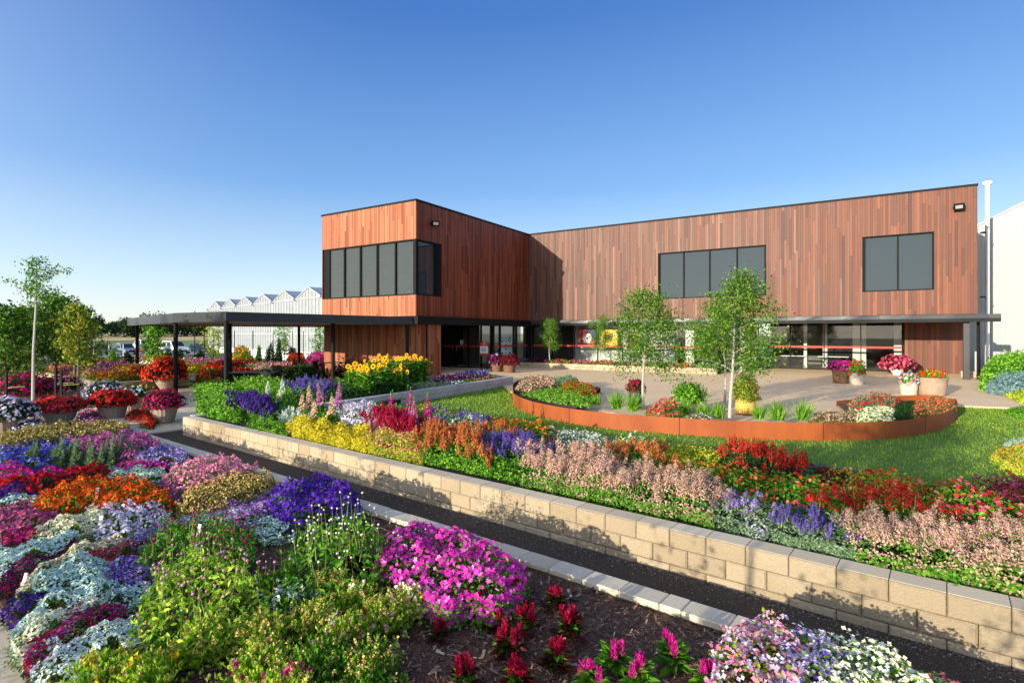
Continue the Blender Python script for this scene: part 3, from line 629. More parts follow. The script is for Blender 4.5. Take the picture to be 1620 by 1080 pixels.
# ================= CANOPY =================
cn = thing('canopy', 'flat dark metal canopy on slim round black posts over the terrace', 'canopy', (-12, 28, -.42))
Tp = [(-21.3, 30.2), (-13.97, 22.5), (-11.0, 21.0), (-4.80, 27.66)]
back = [tuple(BW(-.02, -.08)[:2]), tuple(BW(-7.22, -.08)[:2]), tuple(BW(-7.22, 5)[:2]), (-9.3, 36.2), (-12.4, 36.1)]
poly = Tp+back
mb = MB(); mb.prism(poly, 2.9, 2.96); mb.build('roof', 'charcoal_fascia', cn, world=True)
mb = MB(); mb.prism([(p[0]*.998-.02, p[1]*.998+.06) for p in poly], 2.63, 2.68); mb.build('soffit', 'soffit_paint', cn, world=True)
def fas(mb, a, b_, z0, z1, th=.06, n=1):
    a, b_ = np.array(a), np.array(b_); d = (b_-a)/np.linalg.norm(b_-a); nn = np.array([d[1], -d[0]])
    for i in range(n):
        p, q = a+(b_-a)*i/n, a+(b_-a)*(i+1)/n-d*.004; j = random.uniform(0, .006); mb.prism([tuple(p+nn*j), tuple(q+nn*j), tuple(q-nn*th), tuple(p-nn*th)], z0, z1)
mb = MB(); fas(mb, Tp[0], Tp[1], 2.58, 2.98, n=4); fas(mb, Tp[1], Tp[2], 2.59, 2.985); fas(mb, Tp[2], Tp[3], 2.6, 2.98, n=3); fas(mb, back[4], Tp[0], 2.58, 2.98, n=4); fas(mb, back[3], back[4], 2.581, 2.979)
mb.build('fascia', 'charcoal_fascia', cn, world=True)
posts = [(G(217, 601, -.42)), (G(278, 623, -.42)), (G(358, 633, -.42)), (G(364, 612, -.42)), (G(529, 618, -.42)), (G(473, 592, -.42)), (G(650, 618, -.42))]
posts[6] = np.array([-5.25, 27.9-.6, 0]); posts[4] = np.array([-8.2, 25.0, 0])
for p in posts: MB().tube([(p[0], p[1], -.42), (p[0], p[1], 2.64)], .085, 14).build('post', 'black_metal', cn, world=True)
mb = MB(); p = BW(-.0, .6); mb.tube([(p[0]+.15, p[1], -.1), (p[0]+.15, p[1], 2.62)], .045, 8); mb.build('downpipe', 'black_metal', cn, world=True)
# ================= WHITE SHED right =================
m, nt, b = newmat('white_sheet'); tc = nt.nodes.new("ShaderNodeTexCoord"); wv = nt.nodes.new("ShaderNodeTexWave"); wv.inputs['Scale'].default_value = 1.3; nt.links.new(tc.outputs['Object'], wv.inputs['Vector'])
b.inputs['Base Color'].default_value = lin('a2a2a0'); b.inputs['Roughness'].default_value = .55; bump(nt, b, wv.outputs['Fac'], .5, .01)
sh = thing('shed', 'tall white metal sided shed with a sloping gable roof beyond the timber building', 'shed', tuple(BW(24.6, 20)), TB)
mb = MB(); mb.add([(0, 0, -.3), (16, 0, -.3), (16, 0, 8.1+1.9), (5.5, 0, 8.1+3.0), (0, 0, 8.1), (0, 20, -.3), (16, 20, -.3), (16, 20, 10), (5.5, 20, 11.1), (0, 20, 8.1)], [(0, 1, 2, 3, 4), (5, 9, 8, 7, 6), (0, 4, 9, 5), (1, 6, 7, 2)]); mb.build('wall', 'white_sheet', sh)
mb = MB()
for k in range(80): mb.box(k*.2+.03, k*.2+.05, -.02, -.001, -.3, min(8.1+.5454*k*.2, 11)-.05)
mb.build('rib', 'white_sheet', sh)
mb = MB(); mb.add([(-.1, -.06, 8.08), (5.5, -.06, 11.12), (5.5, 20.1, 11.12), (-.1, 20.1, 8.08), (-.1, -.06, 8.16), (5.5, -.06, 11.2), (5.5, 20.1, 11.2), (-.1, 20.1, 8.16)], [(0, 1, 5, 4), (4, 5, 6, 7), (0, 4, 7, 3), (1, 2, 6, 5), (0, 3, 2, 1)]); mb.build('roof', 'white_paint', sh)
plain('blue_grey_paint', '6f7c8c', .5)
mb = MB(); mb.tube([(-.35, -.2, 7.9), (-.3, -.2, 7.5), (-.18, -.15, 7.1), (-.18, -.15, -.2)], .09); mb.build('downpipe', 'blue_grey_paint', sh)
mb = MB(); mb.box(-1.2, -.12, .3, .34, -.2, 7.9); mb.box(-.35, .1, -.35, 0, 7.8, 8.0); mb.build('side_panel', 'blue_grey_paint', sh)
q = (1562-CX)/F_PX; Yp = 29.5; vp = thing('vent_pipe', 'tall white vent pipe with a flared cap beside the shed', 'pipe', (q*Yp, Yp, 0))
MB().tube([(0, 0, 0), (0, 0, 10.15)], .1, 12).build('pipe', 'white_paint', vp)
MB().lathe([(.11, 10.1), (.2, 10.2), (.23, 10.3), (.2, 10.36), (.0, 10.4)], 16).build('cap', 'white_paint', vp)
mb = MB(); mb.box(-.14, .14, -.05, .3, 4.1, 4.18); mb.box(-.14, .14, -.05, .3, 7.6, 7.68); mb.build('bracket', 'blue_grey_paint', vp)
# ================= GREENHOUSE =================
gh = thing('greenhouse', 'long glass greenhouse with a row of white framed gables', 'greenhouse', (-41.8, 75.2, -.45), math.atan2(-26.3, 24.8))
m, nt, b = newmat('greenhouse_glass'); b.inputs['Roughness'].default_value = .25; b.inputs['Base Color'].default_value = lin('c4ccd0'); b.inputs['Specular IOR Level'].default_value = .6
nt.links.new(ramp(nt, noise(nt, .6, 5, stretch=(1, 1, 3)), [lin('868d90'), lin('a0a5a7'), lin('b0b4b4')]), b.inputs['Base Color'])
t = nt.nodes.new("ShaderNodeBsdfTransparent"); mx = nt.nodes.new("ShaderNodeMixShader"); mx.inputs[0].default_value = .18
nt.links.new(b.outputs[0], mx.inputs[1]); nt.links.new(t.outputs[0], mx.inputs[2]); nt.links.new(mx.outputs[0], nt.nodes['Material Output'].inputs[0])
plain('galvanised_white', 'b8bcbe', .4, .0, .04)
NB, BWd, EZ, PZ, DP = 8, 6.03, 5.95, 7.0, 60
w1, rf, fr, gt = MB(), MB(), MB(), MB()
for i in range(NB):
    x0, x1 = i*BWd, (i+1)*BWd; xm = (x0+x1)/2
    w1.add([(x0, 0, .9), (x1, 0, .9), (x1, 0, EZ), (xm, 0, PZ), (x0, 0, EZ)], [(0, 1, 2, 3, 4)])
    rf.add([(x0, 0, EZ), (xm, 0, PZ), (xm, DP, PZ), (x0, DP, EZ)], [(0, 1, 2, 3)]); rf.add([(xm, 0, PZ), (x1, 0, EZ), (x1, DP, EZ), (xm, DP, PZ)], [(0, 1, 2, 3)])
    for k in range(8):
        x = x0+k*BWd/8; zt = EZ+(PZ-EZ)*(1-abs(x-xm)/(BWd/2)); wdt = .07 if k == 0 else .025
        fr.box(x-wdt, x+wdt, -.06, .02, .9, zt)
    for z in (2.6, 4.3, EZ-.03): fr.box(x0, x1, -.07, -.02, z, z+.07)
    fr.tube([(x0, -.04, EZ), (xm, -.04, PZ), (x1, -.04, EZ)], .06, 6)
    for k in range(0, 20): fr.tube([(x0, k*3, EZ+.02), (xm, k*3, PZ+.02), (x1, k*3, EZ+.02)], .03, 4)
    gt.box(x0-.16, x0+.16, -.35, DP, EZ-.1, EZ+.12)
w1.add([(0, 0, .9), (0, DP, .9), (0, DP, EZ), (0, 0, EZ)], [(0, 1, 2, 3)])
w1.build('glass_wall', 'greenhouse_glass', gh); rf.build('glass_roof', 'greenhouse_glass', gh); fr.build('frame', 'galvanised_white', gh); gt.build('gutter', 'galvanised_white', gh)
MB().box(-.1, NB*BWd, -.1, .2, -.02, .9).build('base_wall', 'white_paint', gh)
# low pale wall and white rail in front of the cars
def GP(u, Y, z=0): return np.array([(u-CX)/F_PX*Y, Y, z])
q0, q1 = G(110, 583, -.45), G(330, 572, -.45)
o = thing('boundary_wall', 'low pale rendered wall between the flower garden and the car park', 'wall', (float(q0[0]), float(q0[1]), -.45), math.atan2(q1[1]-q0[1], q1[0]-q0[0]))
L = np.linalg.norm(q1-q0); MB().box(-14, L+4, 0, .2, 0, .75).build('wall_body', 'carpark_concrete', o); MB().box(-14, L+4, -.02, .22, .752, .8).build('coping', 'white_paint', o)
rl = thing('rail', 'white tubular handrail in front of the parked silver car', 'rail', (-31, 42, -.45))
P0, P1 = G(148, 579, -.45), G(195, 576, -.45); mb = MB()
for t in np.linspace(0, 1, 3):
    p = P0+(P1-P0)*t; mb.tube([p, p+np.array([0, 0, 1.75])], .035, 6)
for z in (1.72, 1.2, .7): mb.tube([P0+[0, 0, z], P1+[0, 0, z]], .028, 6)
mb.build('rail_frame', 'white_paint', rl, world=True)
# trellis posts
fc = [(308, 583, 492), (323, 585, 500), (346, 580, 523), (371, 579, 523), (400, 578, 523), (432, 576, 523), (463, 575, 524), (480, 572, 524), (493, 572, 524), (502, 572, 524)]
for i, (u, v_, vt) in enumerate(fc):
    p = G(u, v_, -.42)
    wh = ['between the canopy posts at the far bed', 'just left of the small leafy birch', 'in front of the greenhouse corner', 'before the first greenhouse bay', 'beside the dark shrub', 'left of the slim young tree', 'right of the slim young tree', 'behind the far cafe table', 'third from the timber wall', 'nearest the timber wall'][i]
    o = thing('garden_post', 'thin dark garden post '+wh, 'post', (float(p[0]), float(p[1]), -.42), 0, 'thin dark posts in front of the greenhouse')
    MB().tube([(0, 0, 0), (0, 0, CH+.42+(HV-vt)/F_PX*p[1])], .035, 6).build('shaft', 'black_metal', o)
    MB().box(-.04, .04, -.04, .04, 0, .05).build('foot', 'black_metal', o)
# ================= VEHICLES =================
plain('car_white', 'd9dadb', .2, 0, .03); plain('car_silver', '9fb0bc', .22, .4, .03); plain('car_dark_blue', '1f3247', .2, .2, .05); plain('car_grey', '4a5560', .22, .3, .04); plain('car_red', '6b1a20', .2, .1, .04)
plain('tyre_rubber', '15151a', .85); plain('car_lamp', 'd6dbe0', .1); plain('tail_lamp', 'b01818', .3); plain('wheel_rim', '9a9c9e', .3, .8)
m, nt, b = newmat('car_glass'); b.inputs['Base Color'].default_value = (.02, .03, .04, 1); b.inputs['Roughness'].default_value = .05
def make_car(paint, label, suv=False, loc=(0, 0, 0), rz=0):
    o = thing('parked_car', label, 'car', loc, rz, 'cars in the car park')
    L, W_, H = (4.7, .93, 1.75) if suv else (4.5, .88, 1.45); hb = H*.56
    prof = [(-L/2, .35), (-L/2, hb*.85), (-L/2+.1, hb), (-L/2+(.15 if suv else .9), hb+.04), (L/2-1.25, hb), (L/2-.25, hb*.82), (L/2, hb*.6), (L/2, .3)]
    mb = MB(); v = []; n = len(prof)
    for y, k in ((-W_, .94), (-W_+.06, 1), (W_-.06, 1), (W_, .94)): v += [(x*(.985 if k < 1 else 1), y, .3+(z-.3)*k) for x, z in prof]
    f = [(r_*n+i, r_*n+(i+1) % n, (r_+1)*n+(i+1) % n, (r_+1)*n+i) for r_ in range(3) for i in range(n)]+[tuple(range(n))[::-1], tuple(range(3*n, 4*n))]
    mb.add(v, f); bo = mb.build('body', paint, o)
    xr, xf = -L/2+(.25 if suv else .75), L/2-1.3; x2, x3 = xr+(.3 if suv else .75), xf-.75
    cab = [(xr, hb+.0), (x2, H), (x3, H*.99), (xf, hb)]
    mb = MB(); v = [(x, y*(1 if z < hb+.1 else .8), z) for y in (-W_+.07, W_-.07) for x, z in cab]; mb.add(v, [(3, 2, 1, 0), (4, 5, 6, 7), (0, 1, 5, 4), (1, 2, 6, 5), (2, 3, 7, 6)]); mb.build('cabin', paint, o)
    g = MB()
    for sy in (-1, 1):
        yb, yt = sy*(W_-.062), sy*(W_-.07)*.83
        for a, b_ in ((.06, .48), (.54, .94)):
            p0 = np.array([xr+.12, hb+.05]); p3 = np.array([xf-.12, hb+.05]); q0 = np.array([x2+.02, H-.1]); q3 = np.array([x3-.02, H-.1])
            P = [p0+(p3-p0)*a, p0+(p3-p0)*b_, q0+(q3-q0)*b_, q0+(q3-q0)*a]
            g.add([(P[0][0], yb+sy*.004, P[0][1]), (P[1][0], yb+sy*.004, P[1][1]), (P[2][0], yt+sy*.012, P[2][1]), (P[3][0], yt+sy*.012, P[3][1])], [(0, 1, 2, 3) if sy < 0 else (3, 2, 1, 0)])
    g.build('side_window', 'car_glass', o)
    for (xa, xb, nm, sg) in ((xf, x3, 'windscreen', 1), (xr, x2, 'rear_window', -1)):
        p = lambda t: xa+(xb-xa)*t+sg*.012; zz = lambda t: hb+(H-hb)*t
        MB().add([(p(.1), -W_+.18, zz(.1)), (p(.1), W_-.18, zz(.1)), (p(.9), (W_-.1)*.8, zz(.9)), (p(.9), -(W_-.1)*.8, zz(.9))], [(0, 1, 2, 3)]).build(nm, 'car_glass', o)
    for sx in (-L/2+.8, L/2-.85):
        for sy in (-1, 1):
            m_ = MB(); m_.tube([(sx, sy*(W_-.2), .33), (sx, sy*(W_+.015), .33)], .33, 16); wh = m_.build('wheel', 'tyre_rubber', o)
            m_ = MB(); m_.tube([(sx, sy*(W_+.016), .33), (sx, sy*(W_+.025), .33)], .2, 12); m_.build('rim', 'wheel_rim', wh)
    for sy in (-1, 1):
        MB().box(L/2-.12, L/2+.012, sy*.62-.2, sy*.62+.2, hb*.62, hb*.78).build('headlight', 'car_lamp', o); MB().box(-L/2-.012, -L/2+.1, sy*.66-.14, sy*.66+.14, hb*.6, hb*.85).build('tail_light', 'tail_lamp', o)
    m_ = MB(); m_.box(L/2, L/2+.015, -.42, .42, .38, .58); m_.box(L/2-.02, L/2+.02, -.7, .7, .3, .34); m_.build('grille', 'black_metal', o)
    MB().box(-L/2-.015, -L/2, -.25, .25, .5, .62).build('number_plate', 'white_paint', o)
    return o
def carat(u, v_, z=-.49): return tuple(float(x) for x in G(u, v_, z))
make_car('car_white', 'white four wheel drive facing out between the two slim canopy posts', True, carat(277, 560), -.55)
make_car('car_silver', 'silver blue sedan parked beside the white handrail', False, carat(198, 560.5), -.6)
make_car('car_grey', 'dark grey car parked behind the white handrail', False, carat(162, 561), -.7)
make_car('car_white', 'white wagon parked further back seen from its rear', True, carat(224, 554), 2.5)
make_car('car_red', 'dark red small car in front of the white wagon', False, carat(231, 561), 2.5)
make_car('car_dark_blue', 'dark blue car parked next to the greenhouse', False, carat(316, 560), -.6)
make_car('car_dark_blue', 'dark car half hidden behind the left birches', False, carat(32, 562), -.8)
# ================= FURNITURE =================
plain('chair_mesh', '6f665c', .8, 0, .1, 30); plain('dark_wicker', '1d1a18', .7, 0, .2, 40); plain('table_grey', '4c4a48', .5); plain('crate_brown', '5b2d1a', .7)
def chair(loc, rz, label, mat='chair_mesh', bar=False, group='mesh chairs on the terrace'):
    o = thing('bar_stool' if bar else 'patio_chair', label, 'bar stool' if bar else 'chair', loc, rz, group)
    sh_, bh = (.75, 1.15) if bar else (.43, .95); w_ = .24
    mb = MB(); mb.box(-w_, w_, -w_, w_, sh_-.03, sh_); mb.build('seat', mat, o)
    mb = MB(); mb.add([(-w_, w_, sh_), (w_, w_, sh_), (w_, w_+.1, bh), (-w_, w_+.1, bh), (-w_, w_+.025, sh_), (w_, w_+.025, sh_), (w_, w_+.125, bh), (-w_, w_+.125, bh)], [(0, 1, 2, 3), (7, 6, 5, 4), (3, 2, 6, 7), (0, 3, 7, 4), (1, 5, 6, 2)]); mb.build('backrest', mat, o)
    for sx in (-1, 1):
        for sy in (-1, 1): MB().tube([(sx*w_, sy*w_, 0), (sx*(w_-.02), sy*(w_-.02), sh_-.03)], .014, 6).build('leg', 'black_metal', o)
        mb = MB(); mb.tube([(sx*(w_+.02), -w_, sh_), (sx*(w_+.02), -w_, sh_+.2), (sx*(w_+.02), w_+.04, sh_+.22)], .014, 6); mb.build('armrest', 'black_metal', o)
    if bar: MB().tube([(-w_, -w_, .3), (w_, -w_, .3), (w_, w_, .3), (-w_, w_, .3), (-w_, -w_, .3)], .012, 6).build('footrest', 'black_metal', o)
    return o
def table(loc, rz, label, L, W_, H, group, mat='table_grey'):
    o = thing('patio_table', label, 'table', loc, rz, group); MB().box(-L/2, L/2, -W_/2, W_/2, H-.04, H).build('table_top', mat, o)
    for sx in (-1, 1):
        for sy in (-1, 1): MB().box(sx*(L/2-.08)-.025, sx*(L/2-.08)+.025, sy*(W_/2-.08)-.025, sy*(W_/2-.08)+.025, 0, H-.04).build('leg', 'black_metal', o)
    return o
tz = -.42
def at(u, Y, z=tz): return ((u-CX)/F_PX*Y, Y, z)
table(at(400, 26.2), .1, 'long grey terrace table under the canopy', 2.3, 1.0, .74, 'grey tables on the terrace')
chair(at(345, 25.6), 1.9, 'pale mesh chair at the left end of the long grey table'); chair(at(365, 26.6), 1.5, 'pale mesh chair behind the thick canopy post')
chair(at(415, 27.4), 0, 'pale mesh chair on the far side of the long grey table beside the dark one'); chair(at(435, 27.2), .1, 'dark mesh chair on the far side of the long table', 'dark_wicker')
chair(at(425, 25.1), pi, 'dark mesh chair on the near side of the long table', 'dark_wicker')
table(at(531, 28.3), -.4, 'tall dark bar table behind the sunflowers', 1.1, .8, 1.08, 'grey tables on the terrace')
chair(at(508, 28), 1.4, 'dark bar stool on the left of the tall bar table', 'dark_wicker', True, 'dark bar stools on the terrace'); chair(at(551, 28.1), -1.5, 'dark bar stool on the right of the tall bar table', 'dark_wicker', True, 'dark bar stools on the terrace')
table(at(482, 47), -.4, 'distant dark cafe table in front of the greenhouse', 1.6, .9, .9, 'grey tables on the terrace')
chair(at(474, 46), 1.4, 'distant dark chair left of the far cafe table', 'dark_wicker'); chair(at(492, 46), -1.5, 'distant dark chair right of the far cafe table', 'dark_wicker')
o = thing('timber_planter', 'small brown timber box against the lower timber wall', 'planter box', tuple(BW(-2.1, -.45, -.42)), TB)
MB().box(-.35, .35, -.25, .25, 0, .75).build('box', 'crate_brown', o); MB().box(-.42, .42, -.3, .3, .752, .8).build('rim', 'crate_brown', o)
# ================= ROW OF FAR TREES handled with vegetation =================
# ================= PLANT TOOLS =================
def arr(v): return np.array(v, float)
LEAF = (arr([(0, 0, 0), (.28, .45, .07), (0, 1, -.06), (-.28, .45, .07)]), np.array([(0, 1, 2, 3)]))
LEAF2 = (arr([(0, 0, 0), (.22, .35, .08), (0, .42, 0), (-.22, .35, .08), (.16, .72, .05), (0, 1, -.12), (-.16, .72, .05)]), np.array([(0, 1, 2, 3), (2, 1, 4, 5), (2, 5, 6, 3)]))
NARROW = (arr([(0, 0, 0), (.11, .5, .03), (0, 1, -.08), (-.11, .5, .03)]), np.array([(0, 1, 2, 3)]))
BLADE = (arr([(-.03, 0, 0), (.03, 0, 0), (.02, .55, .03), (-.02, .55, .03), (0, 1, .16)]), [np.array([(0, 1, 2, 3)]), np.array([(3, 2, 4)])])
BLADE1 = (arr([(-.05, 0, 0), (.05, 0, 0), (0, 1, .1)]), np.array([(0, 1, 2)]))
def petals(n, wd=.5, cup=.12, inner=0.0, tipz=None, notch=0):
    v = [(0, 0, 0)]; f = []
    for i in range(n):
        a = 2*pi*i/n; da = pi/n*wd*1.7
        k = len(v); v += [(.62*cos(a-da), .62*sin(a-da), cup*.6), (cos(a), sin(a), cup if tipz is None else tipz), (.62*cos(a+da), .62*sin(a+da), cup*.6)]; f.append((0, k, k+1, k+2))
    return arr(v), np.array(f)
FL5 = petals(5, .55, .15); FL4 = petals(4, .6, .2); FL3 = petals(3, .6, .35); FL8 = petals(8, .6, .1); FL14 = petals(13, .75, .08)
def ico():
    t = (1+5**.5)/2; v = arr([(-1, t, 0), (1, t, 0), (-1, -t, 0), (1, -t, 0), (0, -1, t), (0, 1, t), (0, -1, -t), (0, 1, -t), (t, 0, -1), (t, 0, 1), (-t, 0, -1), (-t, 0, 1)]); v /= np.linalg.norm(v[0])
    return v, np.array([(0, 11, 5), (0, 5, 1), (0, 1, 7), (0, 7, 10), (0, 10, 11), (1, 5, 9), (5, 11, 4), (11, 10, 2), (10, 7, 6), (7, 1, 8), (3, 9, 4), (3, 4, 2), (3, 2, 6), (3, 6, 8), (3, 8, 9), (4, 9, 5), (2, 4, 11), (6, 2, 10), (8, 6, 7), (9, 8, 1)])
ICO = ico(); OCT = (arr([(1, 0, 0), (-1, 0, 0), (0, 1, 0), (0, -1, 0), (0, 0, 1), (0, 0, -1)]), np.array([(0, 2, 4), (2, 1, 4), (1, 3, 4), (3, 0, 4), (2, 0, 5), (1, 2, 5), (3, 1, 5), (0, 3, 5)]))
def rnd_dirs(n, up=0.0, spread=1.0):
    d = rng.normal(0, spread, (n, 3)); d[:, 2] += up; return unit(d)
# materials for plants
GR = ['2f5a12', '3f7418', '56901f', '2a4c12', '6aa02c']
leafm('leaf_mid', ['3a6c16', '4e8a1e', '6aa828', '325a14', '86b838']); leafm('leaf_dark', ['16300e', '20431a', '2c5520', '1b3a14']); leafm('leaf_bright', ['2f6012', '4c8a1a', '6fae26', '9ccc3c', '27500e', '5c961e'])
leafm('leaf_lime', ['7a9a1e', 'a4b82c', 'c6ce3c', '62842a', 'b8bc3a']); leafm('leaf_yellow', ['b8a818', 'd8c828', 'e6dc4a', '9aa022', 'c9c232'])
leafm('leaf_silver', ['7f9a92', '9db5aa', 'b9cbbf', '6d8a80']); leafm('leaf_greygreen', ['5c7a5a', '7c9870', '9ab488', '47654a']); leafm('leaf_bluegrey', ['4f7478', '6d9094', '8aa8a6', '3d5f62'])
leafm('leaf_olive', ['5a5a28', '7a7636', '94904a', '46501e', 'a0905a']); leafm('leaf_burgundy', ['3c1416', '5a1c1e', '4a2418', '34301a', '702428'])
leafm('leaf_birch', ['2a5410', '3e7016', '5c9022', '1c380a', '84a034', '4a6a1c'], .18); leafm('leaf_far', ['1e3416', '2c4820', '385628', '16280f'])
leafm('leaf_autumn', ['3f6e18', '74982a', 'b4b038', '568a20', 'a87a28', '2c5214', '8cae38'])
leafm('leaf_snap', ['58981e', '86c02c', 'b4dc40', '3c7818', 'dce85a', 'c0d848'], .4)
leafm('grass_tuft', ['4f8a1c', '72aa2c', '96c043', '3c701a'], .35)
leafm('stem_pale', ['8a9a4a', 'a8b460', '6f8838'], .1); plain('birch_bark', 'a8a296', .75, 0, .3, 25); plain('brown_bark', '6e6052', .85, 0, .25, 20)
PC = dict(white=['dfe6e2', 'f0f2ea', 'cfdcd8', 'e8ecd8'], aqua=['b4d8d2', 'cce8e0', 'e4f0ea', 'a4ccc8', 'c8e4d2'], cream=['f0ecbc', 'f8f4d0', 'e4e6b0', 'f8f4de'], violet=['4a1f9a', '5e2cb4', '3a1884', '7440c4', '54269e'],  # aqua paints shade and cream sunlight into white alyssum; cream also serves cream flowers
  purple=['3c1a86', '56269c', '2f1470', '6a34ae'], lilac=['9a7cc4', 'b49ad4', '8468b6', 'c6b4e0', 'a084c0'], lilacwhite=['c4b8dc', 'd8d0e8', 'e8e4f0', 'b0a0d0', 'dcd4dc'], mauve=['9c3a8c', 'b8529e', 'c46cae', '86307c', 'a84894'],
  magenta=['b4127c', 'd0208e', 'c41684', 'e040a4', 'a00e6c'], phlox=['b8149a', 'd42cb0', 'e24cc0', 'c21ca0', 'd838a0', 'e868c8', 'f0a8dc'], crimson=['8a1030', 'a81638', 'c02048', '96123c'], plum=['5c1448', '741c58', '8c2a6a', '4a103c'],
  red=['b41014', 'cc181a', 'e02820', 'a00c14'], orangered=['d03410', 'e04a14', 'c82c10', 'ee6a1c', 'b8281a'], orange=['e05a10', 'ee741c', 'd84a10', 'f08c2a', 'c83c10'], pink=['d8709a', 'e490b0', 'f0b0c4', 'cc5c8c', 'e8a0a8'],
  salmon=['c8506c', 'd8708a', 'b84470', 'e08a98', 'b03c74'], dustpink=['dca898', 'c88c84', 'ecccb4', 'b07a78', 'd8b4a0', '7c8c48', 'e0bcac', 'a86878'], peach=['e4b49c', 'f0d0b8', 'e8c0a0', 'f2dcc8'], pinkfox=['c860a8', 'dc8cc4', 'b84a9c', 'e8b0d4'],
  yellow=['e4c010', 'f0d020', 'd8b010', 'f4dc48'], coral=['dc5a44', 'e87858', 'd04838', 'f09878'], palepeach=['d8b080', 'e4cc70', 'c89868', 'e8dc78', 'c8a458'],
  mixcoral=['d0562c', 'b8482c', 'dc7848', '6c8a34', 'c85a30', 'e08a60', '8c5a2c'], mixviolet=['5230a4', '6a48bc', '3c5a2c', '7c5cc8', '46288c', '8a74c8'], mixpurple=['44288c', '5a36a4', '34204c', '6e4cb4', '3c4a34'], mixred=['b81c1c', 'd03030', 'a01418', 'dc4c38', '5a2a18', 'c42424'], wine=['5a0c1c', '741226', '86182e', '4c0a18'], blue=['4a54b8', '6a74d0', '3c44a0', '8890dc'],
  lavender=['5a4a9c', '7462b4', '4a3c86', '8c7cc4'], gompink=['d88ab4', 'e4a4c4', 'c870a0', 'eabcd0'], gommag=['9c1c58', 'b82c6c', '8a164c', 'c44480'], gomwhite=['dcdcc0', 'ecead4', 'd0d0ac'], brightred=['d8180e', 'e62a14', 'f04828', 'c01010'])
for k, c in PC.items(): petalm('petal_'+k, c)
petalm('sun_petal', ['f0b808', 'f8c818', 'e8a808', 'f4d030'], trans=.3); plain('sun_disc', '3a2010', .9, 0, .3, 60); petalm('bicolor_pinkwhite', ['d02870', 'e890b8', 'f4e4ec', 'c01c58', 'f0c8d8'], True); petalm('bicolor_whitepurple', ['ece8f0', 'd8d0e8', 'a878b8', 'f4f0f4', 'b8a0d0'], True)
petalm('redwhite', ['c4181c', 'd02428', 'dc4030', 'b81424', 'd8506c'], True); petalm('zinnia', ['d8481c', 'e06428', 'c83018', 'e8906c', 'd02c2c'], True)
petalm('zinnia_pink', ['c8284c', 'dc5470', 'e08080', 'b81c30', 'e04828'], True); petalm('mixedbed', ['c83018', 'e06a18', 'a81c2c', 'd88ca4', 'e8c020'], True)

def poly_area(P): x, y = P[:, 0], P[:, 1]; return abs(np.dot(x, np.roll(y, -1))-np.dot(y, np.roll(x, -1)))/2
def inpoly(P, Q):
    x, y = Q[:, 0], Q[:, 1]; c = np.zeros(len(Q), bool); j = len(P)-1
    for i in range(len(P)):
        xi, yi, xj, yj = P[i, 0], P[i, 1], P[j, 0], P[j, 1]
        c ^= ((yi > y) != (yj > y)) & (x < (xj-xi)*(y-yi)/(yj-yi+1e-12)+xi); j = i
    return c
def edist(P, Q):
    d = np.full(len(Q), 1e9)
    for i in range(len(P)):
        a, b_ = P[i], P[(i+1) % len(P)]; ab = b_-a; t = np.clip(((Q-a)@ab)/(ab@ab+1e-12), 0, 1); d = np.minimum(d, np.linalg.norm(Q-(a+t[:, None]*ab), axis=1))
    return d
def vnoise(Q, s, seed=0):                        # cheap smooth noise
    q = Q*s+seed*3.7; return (np.sin(q[:, 0]*1.3+np.sin(q[:, 1]*1.7))+np.sin(q[:, 1]*1.9+1.3*np.sin(q[:, 0]*.9+2))+np.sin((q[:, 0]+q[:, 1])*2.3))/3
class Bed:
    """a drift of one kind of plant: polygon on the ground, height profile, foliage and flowers"""
    def __init__(s, P, z0, H, edge=.12, bumps=.25, bs=5.0, jag=.09):
        P = np.array([p[:2] for p in P], float); a = poly_area(P); s.z0, s.H, s.edge, s.bumps, s.bs = z0, H, edge, bumps, bs; s.seed = rng.uniform(0, 9)
        s.P = P; s.area = a; s.c = P.mean(0); s.jag = jag
    def sample(s, n, inset=0.0, ragged=True):
        lo, hi = s.P.min(0), s.P.max(0); k = (hi-lo).prod()/max(s.area, 1e-6); Q = rng.uniform(lo-.05, hi+.05, (int(n*k)+8, 2))
        W_ = Q+(np.stack([vnoise(Q, 6, s.seed), vnoise(Q, 6, s.seed+5)], 1)*s.jag if ragged else 0); Q = Q[inpoly(s.P, W_)]; return Q
    def h(s, Q):
        e = np.clip(edist(s.P, Q)/s.edge, 0, 1); prof = np.sqrt(np.clip(1-(1-e)**2, 0, 1)); lw_ = getattr(s, 'low', .25); return s.H*(lw_+(1-lw_)*prof)*(1+s.bumps*vnoise(Q, s.bs, s.seed)+.4*s.bumps*vnoise(Q, s.bs*3.3, s.seed+2))
    def surf(s, Q):
        e = .03; z = s.h(Q); gx = (s.h(Q+[e, 0])-z)/e; gy = (s.h(Q+[0, e])-z)/e; n = np.stack([-gx, -gy, np.ones(len(Q))], 1)
        return np.column_stack([Q, s.z0+z]), unit(n)
def lod(Y, base, k=.0017): return np.maximum(base, k*Y)
